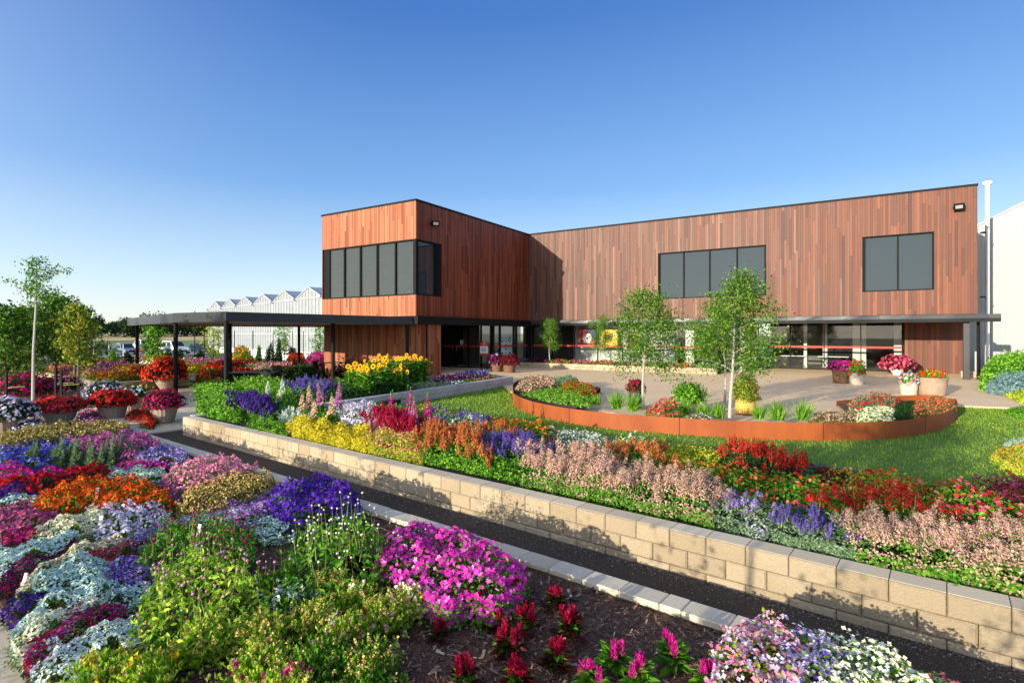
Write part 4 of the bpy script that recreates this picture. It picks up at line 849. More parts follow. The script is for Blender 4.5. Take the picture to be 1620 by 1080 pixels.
def drift(name, label, cat, P, z0, H, leaf=('leaf_mid', .05, 2.0), flowers=(), edge=.12, bumps=.25, group=None, kind=None, bs=5.0, tmpl=LEAF2, under=True, jag=.09, low=.25):
    B = Bed(P, z0, H, edge, bumps, bs, jag); B.low = low; Ym = B.c[1]; o = thing(name, label, cat, (B.c[0], B.c[1], z0), 0, group)
    if kind: o['kind'] = kind
    fm, fs, fc = leaf; fs = max(fs, .0035*Ym); mb = MB()
    n = int(fc*B.area/(fs*fs*.28)); Q = B.sample(n); Pt, N = B.surf(Q); dep = rng.random(len(Q))**1.5; Pt[:, 2] -= dep*(Pt[:, 2]-z0)*.8
    inst(mb, *(tmpl if fs < .2 and Ym < 9 else LEAF), Pt, N+rng.normal(0, .55, Pt.shape), fs*rng.uniform(.7, 1.25, len(Q)))
    # side skirt of leaves on the flanks
    per = np.linalg.norm(B.P-np.roll(B.P, -1, 0), axis=1).sum(); ns = int(per*H/(fs*fs*.3)*fc*.5)
    if under:
        i = rng.integers(0, len(B.P), ns); t = rng.random(ns)[:, None]; Q2 = B.P[i]+(B.P[(i+1) % len(B.P)]-B.P[i])*t; Q2 = Q2+(B.c-Q2)*rng.uniform(0, .04, (ns, 1))+rng.normal(0, .015, (ns, 2))
        z = z0+rng.uniform(.0, .6, ns)*H; out = np.column_stack([Q2-B.c, np.full(ns, .6)]); inst(mb, *LEAF, np.column_stack([Q2, z]), unit(out)+rng.normal(0, .6, (ns, 3)), fs*rng.uniform(.7, 1.2, ns))
    mb.build('foliage', fm, o, world=True)
    for fl in flowers:
        kind_, mat_, size, cov = fl[:4]; sz = float(lod(Ym, size)); mb = MB(); nm = fl[4] if len(fl) > 4 else 'blooms'
        if kind_ in ('flat', 'flat4', 'flat8', 'dome'):
            n = int(cov*B.area/(sz*sz*2.2)); Q = B.sample(n); Pt, N = B.surf(Q); Pt[:, 2] += rng.uniform(-.25, .6, len(Q))*sz
            T = dict(flat=FL5, flat4=FL4, flat8=FL8, dome=FL4)[kind_]; inst(mb, *T, Pt, N+rng.normal(0, .38, Pt.shape), sz*rng.uniform(.7, 1.25, len(Q)))
            n = int(per*H*cov*.35/(sz*sz*2)); i = rng.integers(0, len(B.P), n); t = rng.random(n)[:, None]; Q2 = B.P[i]+(B.P[(i+1) % len(B.P)]-B.P[i])*t; Q2 = Q2+(B.c-Q2)*.02
            inst(mb, *T, np.column_stack([Q2, z0+rng.uniform(.15, .75, n)*H]), unit(np.column_stack([Q2-B.c, np.full(n, .5)]))+rng.normal(0, .3, (n, 3)), sz*rng.uniform(.7, 1.1, n))
        elif kind_ == 'spike':                    # fl: kind, mat, floret size, spikes per m2, name, (len, height above, radius)
            ln, up, rad = fl[5]; n = int(cov*B.area); Q = B.sample(n); Pt, N = B.surf(Q); lean = rng.normal(0, .13, (len(Q), 2)); per_ = max(6, int(ln/(sz*.55)*3)); idx = np.repeat(np.arange(len(Q)), per_); t = np.tile(np.linspace(0, 1, per_), len(Q))
            Ls = ln*rng.uniform(.65, 1.2, len(Q)); base = Pt+np.column_stack([np.zeros((len(Q), 2)), np.full(len(Q), up)-Ls*.5]); d = np.column_stack([lean, np.ones(len(Q))])
            a = rng.uniform(0, 2*pi, len(idx)); rr = rad*(1-.7*t)*rng.uniform(.15, 1.55, len(idx)); ctr = base[idx]+d[idx]*(t*Ls[idx])[:, None]; off = np.column_stack([np.cos(a)*rr, np.sin(a)*rr, np.zeros(len(a))])
            inst(mb, *FL3, ctr+off, np.column_stack([np.cos(a), np.sin(a), np.full(len(a), .5)])+rng.normal(0, .3, (len(a), 3)), sz*(1.15-.6*t)*rng.uniform(.8, 1.2, len(a)))
            k_ = len(Q)*5; i_ = rng.integers(0, len(Q), k_); t_ = rng.random(k_); instd(ms2 := MB(), *NARROW, base[i_]+d[i_]*((t_*.8-.5)*up*1.6)[:, None], np.column_stack([rng.normal(0, 1, (k_, 2)), np.full(k_, .8)]), fs*1.1); ms2.build('stem_leaves', fm, o, world=True)
            ms = MB(); instd(ms, *BLADE1, base-d*up*.9, d, np.column_stack([np.full(len(Q), .09), Ls+up, np.full(len(Q), .02)])); ms.build('stems', 'stem_pale', o, world=True)
        elif kind_ == 'ball':                     # pom-pom heads on stems
            up = fl[5]; n = int(cov*B.area); Q = B.sample(n); Pt, N = B.surf(Q); hh = up*rng.uniform(.3, 1.3, len(Q)); d = np.column_stack([rng.normal(0, .22, (len(Q), 2)), np.ones(len(Q))]); top = Pt+d*hh[:, None]
            inst(mb, *ICO, top, rnd_dirs(len(Q)), sz*rng.uniform(.75, 1.15, len(Q))); ms = MB(); base = Pt-np.array([0, 0, .12]); instd(ms, *BLADE1, base, top-base, np.column_stack([np.full(len(Q), .07), np.linalg.norm(top-base, axis=1), np.full(len(Q), .01)])); instd(ms, *BLADE1, base, top-base, np.column_stack([np.full(len(Q), .07), np.linalg.norm(top-base, axis=1), np.full(len(Q), .01)])); ms.build('stems', 'stem_pale', o, world=True)
        mb.build(nm, mat_, o, world=True)
    return o
def ell(cx, cy, rx, ry=None, n=12, rot=0):
    ry = ry or rx; return [(cx+rx*cos(t)*cos(rot)-ry*sin(t)*sin(rot), cy+rx*cos(t)*sin(rot)+ry*sin(t)*cos(rot)) for t in np.linspace(0, 2*pi, n, endpoint=False)]
def px(poly, z): return [G(u, v, z)[:2] for u, v in poly]
# ================= NEAR BED: carpet bedding =================
ZN = -.37
sheet('bed_soil', [GW(-15.9, 1.05)[:2], GW(6, 1.05)[:2], GW(6, 4.64)[:2], GW(-15.9, 4.64)[:2]], ZN-.01, 'bark_mulch')
# mulch chips lying on the open soil
N = 26000; s_ = rng.uniform(-6.5, 2.5, N); r = rng.uniform(1.1, 4.6, N); P = np.stack([.783*s_+.622*r, -.622*s_+.783*r, np.full(N, ZN+.003)], 1)
P[:, 2] += rng.uniform(0, .012, N)
mb = MB(); CHIP = (arr([(-.5, -.13, 0), (.5, -.1, .0), (.45, .12, .06), (-.5, .1, .05)]), np.array([(0, 1, 2, 3)]))
inst(mb, *CHIP, P, np.tile([[0, 0, 1.]], (N, 1))+rng.normal(0, .35, (N, 3)), np.where(rng.random(N) < .9, rng.uniform(.014, .046, N), rng.uniform(.05, .11, N)))
tag(mb.build('bark_chips', 'mulch_chip'), 'dark bark chips covering the open soil of the near bed', 'mulch', kind='stuff')
def carpet(label, poly, H, col, size=.012, cov=1.5, leaf='leaf_mid', lsize=.022, lc=.7, kind='dome', name='carpet_flowers', bumps=.3, edge=.17, bs=6, extra=()):
    z = ZN+H*.75
    pc_ = np.array(px(poly, z)); cc_ = pc_.mean(0); dd_ = pc_-cc_; pc_ = cc_+dd_*(1+.035/np.maximum(np.linalg.norm(dd_, axis=1, keepdims=True), .1))
    return drift(name, label, 'flowers', pc_, ZN, H, (leaf, lsize, lc), [(kind, 'petal_'+col if 'petal_'+col in M else col, size, cov)]+list(extra), edge, bumps, 'drifts of bedding flowers in the near bed', bs=bs, tmpl=LEAF, low=.3 if H > .35 else .6)
carpet('bronze green sprigs with small leaves in front of the big flower pots', [(0, 688), (68, 674), (200, 669), (203, 683), (85, 700), (0, 708)], .32, 'palepeach', .02, .25, 'leaf_olive', .05, 1.6)
carpet('white carpet flowers tinted aqua for shade at the far corner beside the kerb', [(168, 692), (200, 681), (230, 680), (228, 687), (178, 694)], .14, 'aqua', .016)
carpet('blue violet petunias at the far left of the bed', [(0, 708), (42, 698), (104, 697), (130, 708), (118, 722), (62, 740), (0, 733)], .22, 'blue', .035, 1.2, kind='flat', extra=[('flat', 'petal_violet', .035, .5)])
carpet('mauve pink low flowers across the back of the bed', [(104, 697), (180, 689), (226, 687), (256, 706), (212, 724), (125, 713)], .28, 'mauve', .024, 1.2, kind='flat', extra=[('flat', 'petal_pink', .022, .35)])
carpet('lavender blue low flowers near the far kerb', [(214, 723), (262, 707), (291, 716), (300, 728), (240, 730)], .26, 'lilac', .02, 1.3, extra=[('dome', 'petal_blue', .02, .3)])
carpet('thin magenta petunia strip below the lavender flowers', [(175, 742), (222, 728), (262, 729), (265, 739), (200, 745)], .18, 'magenta', .03, 1.0, 'leaf_dark', kind='flat')
carpet('deep magenta petunias along the left edge', [(0, 735), (35, 737), (62, 746), (100, 745), (130, 740), (110, 752), (60, 757), (0, 755)], .22, 'magenta', .035, 1.3, kind='flat', extra=[('flat', 'petal_violet', .035, .2)])
carpet('red petunias between the magenta and orange flowers', [(0, 756), (62, 757), (100, 751), (130, 742), (167, 738), (171, 746), (146, 753), (95, 759), (68, 773), (0, 769)], .24, 'red', .035, 1.2, 'leaf_dark', kind='flat', extra=[('flat', 'petal_crimson', .035, .4)])
carpet('dark violet petunias at the left edge below the red ones', [(0, 770), (45, 771), (50, 781), (0, 783)], .2, 'purple', .035, 1.2, 'leaf_dark', kind='flat')
carpet('white carpet flowers tinted aqua for shade and cream for sunlight behind the orange ones', [(172, 744), (240, 739), (258, 746), (254, 758), (206, 764), (172, 754)], .16, 'aqua', .016, 1.0, 'leaf_mid', extra=[('dome', 'petal_cream', .016, .5)])
carpet('burgundy leaved low plants above the orange flowers', [(100, 757), (146, 752), (172, 756), (150, 765), (95, 768)], .22, 'orangered', .02, .3, 'leaf_burgundy', .05, 1.8)
carpet('glowing orange and red spreading flowers', [(60, 786), (100, 770), (155, 759), (222, 764), (268, 780), (270, 796), (195, 806), (144, 797), (95, 806), (58, 803)], .27, 'orange', .022, .8, 'leaf_bright', .035, 1.1, 'flat4', extra=[('flat4', 'petal_orangered', .022, .7)], bs=9)
carpet('light pink flowers spilling towards the kerb', [(262, 754), (314, 731), (356, 728), (396, 740), (400, 750), (335, 766), (283, 770)], .34, 'pink', .024, 1.4, 'leaf_mid', kind='flat', bs=9)
carpet('rose magenta flowers between the orange and the olive drift', [(248, 766), (280, 762), (292, 776), (278, 789), (262, 782)], .22, 'mauve', .026, 1.1, kind='flat')
carpet('olive green drift with tiny cream flowers', [(285, 788), (328, 763), (400, 751), (430, 755), (436, 765), (390, 786), (330, 803), (290, 803)], .3, 'palepeach', .014, .7, 'leaf_olive', .025, 1.4, bs=10)
carpet('white sprawling flowers tinted aqua for shade at the left edge below the red ones', [(0, 786), (25, 781), (62, 785), (62, 794), (0, 802)], .15, 'aqua', .02, 1.2)
carpet('salmon pink and mauve drift at the left edge', [(0, 804), (55, 797), (95, 808), (88, 822), (40, 837), (0, 850)], .2, 'salmon', .022, 1.1, 'leaf_dark', kind='flat', extra=[('flat', 'petal_mauve', .022, .5)])
carpet('dark magenta strip above the left aqua tinted mound', [(0, 850), (40, 838), (76, 848), (20, 863), (0, 875)], .16, 'crimson', .016, .9, 'leaf_dark', extra=[('dome', 'petal_magenta', .016, .6)])
carpet('white cushion tinted pale yellow for sunlight in the middle of the carpet', [(46, 841), (90, 820), (155, 806), (172, 820), (150, 837), (110, 847), (70, 848)], .2, 'cream', .0135, 1.9)
carpet('lilac white airy flowers beside the cream cushion', [(142, 806), (230, 798), (266, 808), (250, 830), (195, 852), (157, 846), (165, 822)], .22, 'lilacwhite', .02, 1.3, 'leaf_mid', kind='flat', bs=9)
carpet('wide white cushion tinted aqua for shade at the left paving edge', [(0, 878), (44, 856), (115, 849), (128, 855), (84, 871), (28, 892), (0, 906)], .2, 'aqua', .013, 2.0)
carpet('dark plum strip winding between two white cushions', [(0, 906), (28, 892), (84, 872), (128, 856), (130, 863), (70, 888), (64, 897), (18, 928), (0, 926)], .16, 'plum', .014, 1.4, 'leaf_dark', extra=[('dome', 'petal_crimson', .014, .4)])
carpet('narrow white and blush cushion strip tinted cream for sunlight', [(64, 899), (130, 862), (195, 850), (200, 861), (155, 873), (110, 891), (62, 913), (44, 927), (30, 931)], .2, 'cream', .013, 1.6, extra=[('dome', 'petal_dustpink', .013, .5)])
carpet('rose red narrow strip fading to pink', [(105, 892), (145, 877), (195, 861), (216, 858), (196, 877), (165, 883), (112, 894)], .18, 'crimson', .014, 1.0, extra=[('dome', 'petal_salmon', .014, .7)])
carpet('violet blue cushion set into the large aqua tinted one', [(176, 889), (200, 882), (236, 891), (238, 916), (190, 928), (172, 908)], .2, 'lilac', .014, 1.2, extra=[('dome', 'petal_violet', .014, .8)])
carpet('large white alyssum cushion tinted aqua for shade running to the paving', [(52, 922), (105, 893), (155, 884), (174, 890), (170, 928), (164, 948), (95, 959), (55, 981), (22, 996), (42, 973), (75, 951)], .22, 'aqua', .013, 2.0)
carpet('white cushion tinted aqua for shade under the pink pompom flowers', [(174, 936), (230, 922), (236, 931), (205, 953), (172, 948)], .2, 'aqua', .013, 1.8)
carpet('deep violet tuft hanging over the paving edge', [(10, 963), (20, 947), (56, 932), (80, 942), (64, 954), (30, 978)], .18, 'purple', .016, 1.5, 'leaf_dark')
carpet('white cushion tinted cream for sunlight near the paving', [(24, 1011), (50, 982), (95, 962), (140, 949), (166, 953), (140, 969), (110, 981), (66, 1011), (40, 1029)], .22, 'cream', .013, 1.6, extra=[('dome', 'petal_white', .013, .6)])
carpet('crimson alyssum band between two white cushions', [(45, 1036), (66, 1010), (120, 974), (172, 959), (195, 965), (180, 978), (140, 995), (95, 1025), (55, 1051)], .2, 'crimson', .014, 1.0, 'leaf_dark', extra=[('dome', 'petal_mauve', .014, .8)])
carpet('nearest white alyssum cushion at the lower left', [(57, 1054), (95, 1026), (145, 996), (188, 979), (228, 990), (234, 1025), (155, 1042), (133, 1064), (85, 1080)], .22, 'white', .013, 1.2, extra=[('dome', 'petal_aqua', .013, .8)])
carpet('lilac low flowers fading into the violet petunias', [(330, 806), (400, 788), (440, 775), (470, 792), (452, 812), (400, 822), (340, 822)], .18, 'lilac', .016, 1.3, kind='flat', extra=[('flat', 'petal_mauve', .018, .4)])
carpet('white patch tinted aqua for shade behind the white pompom plant', [(400, 828), (452, 815), (470, 822), (462, 845), (420, 850)], .16, 'aqua', .015, 1.5)
carpet('white strip tinted aqua for shade behind the magenta pompom plant', [(280, 822), (330, 808), (400, 806), (400, 820), (330, 830)], .14, 'aqua', .015, 1.4)
carpet('lilac strip right of the lilac white flowers', [(205, 852), (252, 830), (300, 815), (300, 826), (255, 850), (215, 866)], .15, 'lilac', .016, 1.4, extra=[('dome', 'petal_plum', .016, .4)])
carpet('deep violet petunias beside the kerb', [(425, 800), (440, 772), (480, 768), (505, 758), (530, 762), (565, 790), (568, 806), (500, 822), (450, 815)], .34, 'violet', .034, 1.4, 'leaf_mid', .05, kind='flat', bs=7, extra=[('flat', 'petal_purple', .034, .6)], name='petunia_clump')
carpet('large magenta pink phlox mound in the centre of the near bed', [(592, 905), (605, 860), (635, 838), (670, 833), (722, 838), (760, 855), (800, 876), (822, 895), (828, 918), (800, 936), (775, 945), (735, 934), (712, 944), (685, 940), (655, 918), (620, 902)], .37, 'phlox', .026, 1.7, 'leaf_mid', .045, 1.0, kind='flat', bs=5, edge=.3, name='phlox_mound')
carpet('pink and white nemesia at the bottom beside the kerb', [(1132, 1100), (1138, 1026), (1165, 992), (1202, 982), (1262, 1000), (1285, 1100)], .28, 'pink', .017, .7, 'leaf_lime', .04, .8, kind='flat4', extra=[('flat4', 'petal_lilacwhite', .017, .6)], edge=.2, name='nemesia_clump', bs=9)
carpet('violet and lilac nemesia in the bottom right corner bed', [(1235, 1000), (1285, 1004), (1310, 1012), (1335, 1050), (1345, 1110), (1250, 1110)], .28, 'lilacwhite', .016, .7, 'leaf_mid', .035, .9, kind='flat4', extra=[('flat4', 'petal_lilac', .016, .5), ('flat4', 'petal_violet', .015, .15)], edge=.2, name='nemesia_clump', bs=9)
carpet('white and pale yellow nemesia nearest the grit path', [(1292, 1012), (1330, 1006), (1400, 1030), (1455, 1072), (1480, 1110), (1320, 1110)], .28, 'cream', .017, .7, 'leaf_bright', .04, 1.0, kind='flat4', extra=[('flat4', 'petal_white', .017, .4)], edge=.2, name='nemesia_clump', bs=9)
carpet('small pink nemesia at the bottom edge right of the white one', [(1448, 1066), (1490, 1068), (1530, 1100), (1468, 1100)], .2, 'salmon', .016, .6, 'leaf_mid', .035, 1.0, kind='flat4', name='nemesia_clump')
# upright silvery plants
def upright(u, v_, H, label, leaf='leaf_greygreen', n=900, group='silvery upright spires among the carpet flowers', z=ZN):
    b_ = G(u, v_, z); o = thing('spire_plant', label, 'plant', b_, 0, group); mb = MB(); k = 5
    for j in range(k):
        bx = b_+np.array([rng.normal(0, .09), rng.normal(0, .09), 0]); h = H*rng.uniform(.6, 1.05); t = rng.random(n//k)**.8; a = rng.uniform(0, 2*pi, n//k); ctr = bx+np.column_stack([t*.03, t*.02, t*h])
        D = np.column_stack([np.cos(a), np.sin(a), rng.uniform(.2, 1.1, len(a))+t]); instd(mb, *NARROW, ctr, D, (.11*(1.15-t))[:, None]*np.array([[1.3, 1, 1]]))
    mb.build('foliage', leaf, o, world=True)
for i, (u, v_, H) in enumerate([(52, 742, .5), (66, 743, .55), (82, 744, .5), (98, 743, .6), (112, 742, .55), (128, 742, .62), (145, 742, .55), (160, 741, .6), (178, 738, .68), (195, 736, .6)]):
    upright(u, v_, H, 'silvery green leafy spire, number %s from the left of its row' % ['one', 'two', 'three', 'four', 'five', 'six', 'seven', 'eight', 'nine', 'ten'][i])
def clumpP(u, v_, wpx, z, asp=.8):
    c = G(u, v_, z); rx = wpx/2/F_PX*c[1]; return ell(c[0], c[1], rx, rx*asp, 12)
# pompom plants
def pompom(label, poly, H, bm, den, leaf='leaf_mid', sz=.012, up=.14, ls=.055):
    drift('pompom_plant', label, 'flowers', px(poly, ZN+H*.7), ZN, H, (leaf, ls, 1.15), [('ball', bm, sz, den, 'pompom_heads', up)], .25, .35, 'globe amaranth plants with pompom heads')
pompom('pompom plant with dark magenta globes in the middle left', [(214, 880), (240, 838), (300, 820), (360, 818), (400, 840), (395, 880), (300, 900), (240, 896)], .36, 'petal_gommag', 90, 'leaf_mid', up=.12)
pompom('pompom plant with pink globes over lime green leaves', [(205, 985), (235, 920), (290, 885), (370, 872), (420, 905), (425, 945), (370, 975), (290, 1000), (240, 1000)], .42, 'petal_gompink', 95, 'leaf_snap', up=.14)
pompom('pompom plant with cream white globes by the kerb', [(448, 905), (455, 860), (490, 835), (550, 830), (605, 838), (620, 862), (600, 895), (540, 912), (490, 915)], .5, 'petal_gomwhite', 95, 'leaf_mid', up=.2, ls=.07)
# snapdragon bushes
def snap(u, v_, wpx, label, fl='petal_palepeach', cov=.12, H=.25, leaf='leaf_snap', extra=None):
    z = ZN+H*.6; P = clumpP(u, v_, wpx, z, .9); B = Bed(P, ZN, H); o = thing('snapdragon_bush', label, 'flowers', (B.c[0], B.c[1], ZN), 0, 'low snapdragon bushes in the near bed')
    R = wpx/2/F_PX*B.c[1]; mb = MB(); n = int(170*R/.15)       # upright leafy stems
    d = rnd_dirs(n, 1.0, .5); d[:, 2] = np.abs(d[:, 2]); L = H*rng.uniform(.75, 1.15, n); base = np.column_stack([B.c+rng.normal(0, R*.2, (n, 2)), np.full(n, ZN)]); 
    m_ = 16; idx = np.repeat(np.arange(n), m_); t = rng.random(n*m_)**.7; ctr = base[idx]+d[idx]*(t*L[idx])[:, None]; a = rng.uniform(0, 2*pi, n*m_); D = np.column_stack([np.cos(a), np.sin(a), .8+t*.8])+d[idx]*.3
    instd(mb, *NARROW, ctr, D, np.column_stack([.075*np.ones(n*m_), .045*(1.2-.4*t), .05*np.ones(n*m_)])); mb.build('foliage', leaf, o, world=True)
    def fl_(mat_, frac, s2):
        k = max(3, int(n*frac*.8)); i = rng.integers(0, n, k); q = 7; idx = np.repeat(i, q); tip = base[idx]+d[idx]*(L[idx]*rng.uniform(.9, 1.12, k*q))[:, None]+rng.normal(0, .009, (k*q, 3)); m2 = MB(); inst(m2, *FL3, tip, rnd_dirs(k*q, .7), s2*rng.uniform(.7, 1.2, k*q)); m2.build('blooms', mat_, o, world=True)
    fl_(fl, cov*2, .011)
    if extra: fl_(extra[0], extra[1], .017)
    return o
snap(165, 1062, 100, 'green snapdragon bush at the bottom edge beside the white alyssum', extra=('petal_yellow', .1))
snap(330, 1012, 105, 'round snapdragon bush with peach buds lower left of centre', cov=.3)
snap(252, 1015, 60, 'small dark snapdragon bush behind the peach budded one', cov=.2, leaf='leaf_mid')
snap(230, 1068, 80, 'lime snapdragon bush at the bottom edge', extra=('petal_yellow', .12))
snap(352, 968, 75, 'snapdragon bush with golden seed buds under the pink pompoms', cov=.3, leaf='leaf_mid')
snap(420, 1000, 90, 'lime snapdragon bush with yellow tips behind the pink flowering one', cov=.35)
snap(410, 1055, 110, 'snapdragon bush with bright pink blooms', extra=('petal_magenta', .1))
snap(432, 928, 70, 'dark green snapdragon bush with a few white flowers', leaf='leaf_mid', extra=('petal_white', .06), cov=.05)
snap(458, 958, 75, 'snapdragon bush carrying clusters of white blooms', leaf='leaf_mid', extra=('petal_white', .3), cov=.05)
snap(520, 930, 75, 'peach and olive snapdragon bush below the dark red flowers', cov=.5)
snap(563, 945, 62, 'yellow lime snapdragon bush left of the phlox mound', cov=.25, extra=('petal_cream', .1))
snap(612, 970, 80, 'lime snapdragon bush with blush pink tips', cov=.25, extra=('petal_pink', .06))
snap(656, 950, 62, 'pale yellow snapdragon bush touching the phlox mound', cov=.3, extra=('petal_cream', .3))
snap(498, 978, 75, 'olive yellow snapdragon bush in the middle of the group', cov=.5)
snap(545, 1000, 80, 'green snapdragon bush with red and white blooms', cov=.15, extra=('bicolor_pinkwhite', .12))
snap(505, 1048, 95, 'tall dark green snapdragon bush at the bottom edge', leaf='leaf_mid', cov=.1, H=.3)
snap(585, 1052, 85, 'green snapdragon bush with peach buds beside the bark chips', leaf='leaf_mid', cov=.25, H=.28)
snap(612, 922, 36, 'small snapdragon with crimson blooms beside the phlox', leaf='leaf_mid', extra=('petal_crimson', .3), cov=.05, H=.2)
snap(556, 898, 44, 'dark red flowered snapdragon in front of the white pompoms', leaf='leaf_dark', extra=('petal_wine', .9), cov=.05, H=.18)
snap(515, 922, 26, 'tiny snapdragon with scarlet blooms', leaf='leaf_mid', extra=('petal_brightred', .35), cov=.02, H=.16)
snap(455, 1085, 60, 'snapdragon bush with rose blooms cut by the bottom edge', extra=('petal_magenta', .12))
# celosias
def celosia(u, v_, S, label, leaf='leaf_burgundy', plume='petal_crimson', n=7, leaf2='leaf_mid'):
    b_ = G(u, v_, ZN); o = thing('celosia', label, 'flowers', b_, 0, 'plumed cockscomb seedlings in the bark chips'); mb = MB(); m2 = MB(); m3 = MB()
    a = rng.uniform(0, 2*pi, 46); t = rng.random(46); D = np.column_stack([np.cos(a), np.sin(a), .15+t*1.1]); instd(mb, *LEAF2, b_+np.column_stack([np.cos(a)*.015, np.sin(a)*.015, t*S*.75]), D, S*(.8-.3*t)*rng.uniform(.8, 1.2, 46), roll=rng.normal(0, .3, 46))
    k = 30; a = rng.uniform(0, 2*pi, k); D = np.column_stack([np.cos(a), np.sin(a), rng.uniform(.2, .8, k)]); instd(m3, *LEAF2, b_+np.column_stack([np.zeros((k, 2)), rng.uniform(.2, .7, k)*S]), D, S*.55*rng.uniform(.8, 1.2, k), roll=rng.normal(0, .3, k))
    for j in range(n):
        q = b_+np.array([rng.normal(0, S*.2), rng.normal(0, S*.2), S*rng.uniform(.55, .8)]); h = S*rng.uniform(.35, .6); k = 70; t = rng.random(k); a = rng.uniform(0, 2*pi, k); rr = S*.06*(1-t)+.003
        ctr = q+np.column_stack([np.cos(a)*rr, np.sin(a)*rr, t*h]); instd(m2, *NARROW, ctr, np.column_stack([np.cos(a)*.6, np.sin(a)*.6, np.ones(k)]), np.column_stack([np.full(k, .05), np.full(k, .028*S/.15), np.full(k, .05)]))
    mb.build('leaves', leaf, o, world=True); m3.build('young_leaves', leaf2, o, world=True); m2.build('plumes', plume, o, world=True)
for u, v_, S, lb in [(694, 1012, .13, 'small wine red celosia alone left in the bark chips'), (746, 978, .18, 'tall dark red celosia directly below the phlox'), (781, 992, .15, 'crimson celosia right of the tall dark red one'), (803, 1040, .19, 'largest crimson celosia in the middle of the bark'), (819, 948, .17, 'red celosia tucked against the phlox edge'), (834, 1000, .16, 'crimson celosia with a lime young shoot'), (878, 962, .16, 'bright red celosia nearest the kerb'), (900, 1010, .2, 'tall red and yellow green celosia right of the bark'), (880, 1062, .19, 'celosia with a round crimson plume near the bottom'), (732, 1085, .17, 'dark crimson celosia at the bottom edge left'), (818, 1092, .18, 'dark crimson celosia at the bottom edge under the largest one'), (828, 972, .11, 'tiny lime and pink celosia behind the others')]:
    celosia(u, v_, S, lb, plume='petal_crimson')
for u, v_, S, lb in [(969, 1062, .19, 'green leaved celosia with few pink tips in the bark'), (935, 1092, .18, 'green celosia with slender magenta plumes at the bottom edge'), (1012, 1090, .18, 'lime and pink celosia at the bottom edge'), (1064, 1058, .2, 'broad green celosia with pink plumes left of the nemesia'), (1118, 1092, .17, 'green celosia at the bottom edge beside the nemesia')]:
    celosia(u, v_, S, lb, 'leaf_mid', 'petal_magenta', 4, 'leaf_bright')
# plant labels
def plabel(u, v_, z, lb, h=.09, w_=.02):
    z -= .05
    b_ = G(u, v_, z); o = thing('plant_label', lb, 'label', b_, rng.uniform(-.4, .4), 'white plant labels'); m_ = MB(); m_.add([(-w_, 0, 0), (w_, 0, 0), (w_, .03, h), (-w_, .03, h), (-w_, .006, 0), (w_, .006, 0), (w_, .036, h), (-w_, .036, h)], [(0, 1, 2, 3), (7, 6, 5, 4), (3, 2, 6, 7), (0, 3, 7, 4), (1, 5, 6, 2)]); m_.build('tag', 'white_paint', o)
    MB().box(-.006, .006, .008, .014, -.18, .01).build('stake', 'white_paint', o)
for u, v_, z, lb in [(153, 787, -.1, 'white plant label in the orange flowers'), (158, 830, -.12, 'white plant label in the cream cushion'), (313, 845, -.02, 'white plant label among the magenta pompoms'), (36, 925, -.2, 'white plant label leaning at the paving edge'), (132, 690, -.1, 'white plant label in the back row of bronze sprigs')]: plabel(u, v_, z, lb, .1 if v_ > 820 else .13)

# unseen tall plants below the frame, added to shade the block wall
for i, (s0, r0, H, c_) in enumerate([(.5, 1.9, .8, 'petal_gomwhite'), (1.8, 2.1, .9, 'petal_gompink'), (2.9, 2.6, .85, 'petal_gommag')]):
    drift('pompom_plant', 'unseen pompom plants added below the frame for shade, group ' + 'abcde'[i], 'flowers', [GW(s0, r0-.45)[:2], GW(s0+.5, r0-.5)[:2], GW(s0+1.0, r0-.4)[:2], GW(s0+1.0, r0+.4)[:2], GW(s0+.5, r0+.5)[:2], GW(s0, r0+.4)[:2]], ZN, H, ('leaf_mid', .07, .9), [('ball', c_, .014, 60, 'pompom_heads', .2)], .25, .35, 'globe amaranth plants with pompom heads')

# unseen row across the paving, added to cast broken shade on the near bed
for i in range(13):
    s0 = -15.5+i*1.35; H_ = [1.25, 1.4, 1.0, 1.35, 1.15, 1.45, 1.2, 1.3, .95, 1.4, 1.2, 1.3, 1.1][i]
    drift('unseen_shade_plant', 'unseen tall plant added for shade across the paving, clump ' + 'abcdefghijklm'[i] + ' of the row', 'plant', [GW(s0, -1.7)[:2], GW(s0+.45, -1.8)[:2], GW(s0+.9, -1.7)[:2], GW(s0+.9, -1.0)[:2], GW(s0+.45, -.9)[:2], GW(s0, -1.0)[:2]], -.42, H_*1.22, ('leaf_mid', .09, .5), [('ball', 'petal_gompink', .02, 25, 'flower_heads', .2)], .4, .4, 'unseen plants added for shade across the paving')
# ================= UPPER BED =================
ZU = -.06
def quad(xl, xr, r0, r1, n=5):
    a = [RR(xl+(xr-xl)*i/n, r0+rng.uniform(-.06, .06))[:2] for i in range(n+1)]; b_ = [RR(xl+(xr-xl)*i/n, r1+rng.uniform(-.08, .08))[:2] for i in range(n+1)]
    return a+b_[::-1]
UG = 'planting drifts in the raised upper bed'
def up(name, label, xl, xr, r0, r1, H, leaf, flowers, bumps=.35, edge=.32, cat='flowers', bs=6): return drift(name, label, cat, quad(xl, xr, r0, r1), ZU, H, leaf, flowers, edge, bumps, UG, bs=bs, jag=.32, low=.45)
S_ = 'spike'
up('salvia_clump', 'bright green leafy salvia mass at the left end of the upper bed', 314, 378, 6.2, 8.6, .5, ('leaf_bright', .075, 1.5), [], .5, .7, cat='plant')
up('salvia_clump', 'deep purple salvia spikes near the left end of the wall', 372, 428, 6.5, 7.7, .36, ('leaf_mid', .05, 1.0), [(S_, 'petal_mixpurple', 0.0136, 114, 'flower_spikes', (0.187, 0.080, 0.033))])
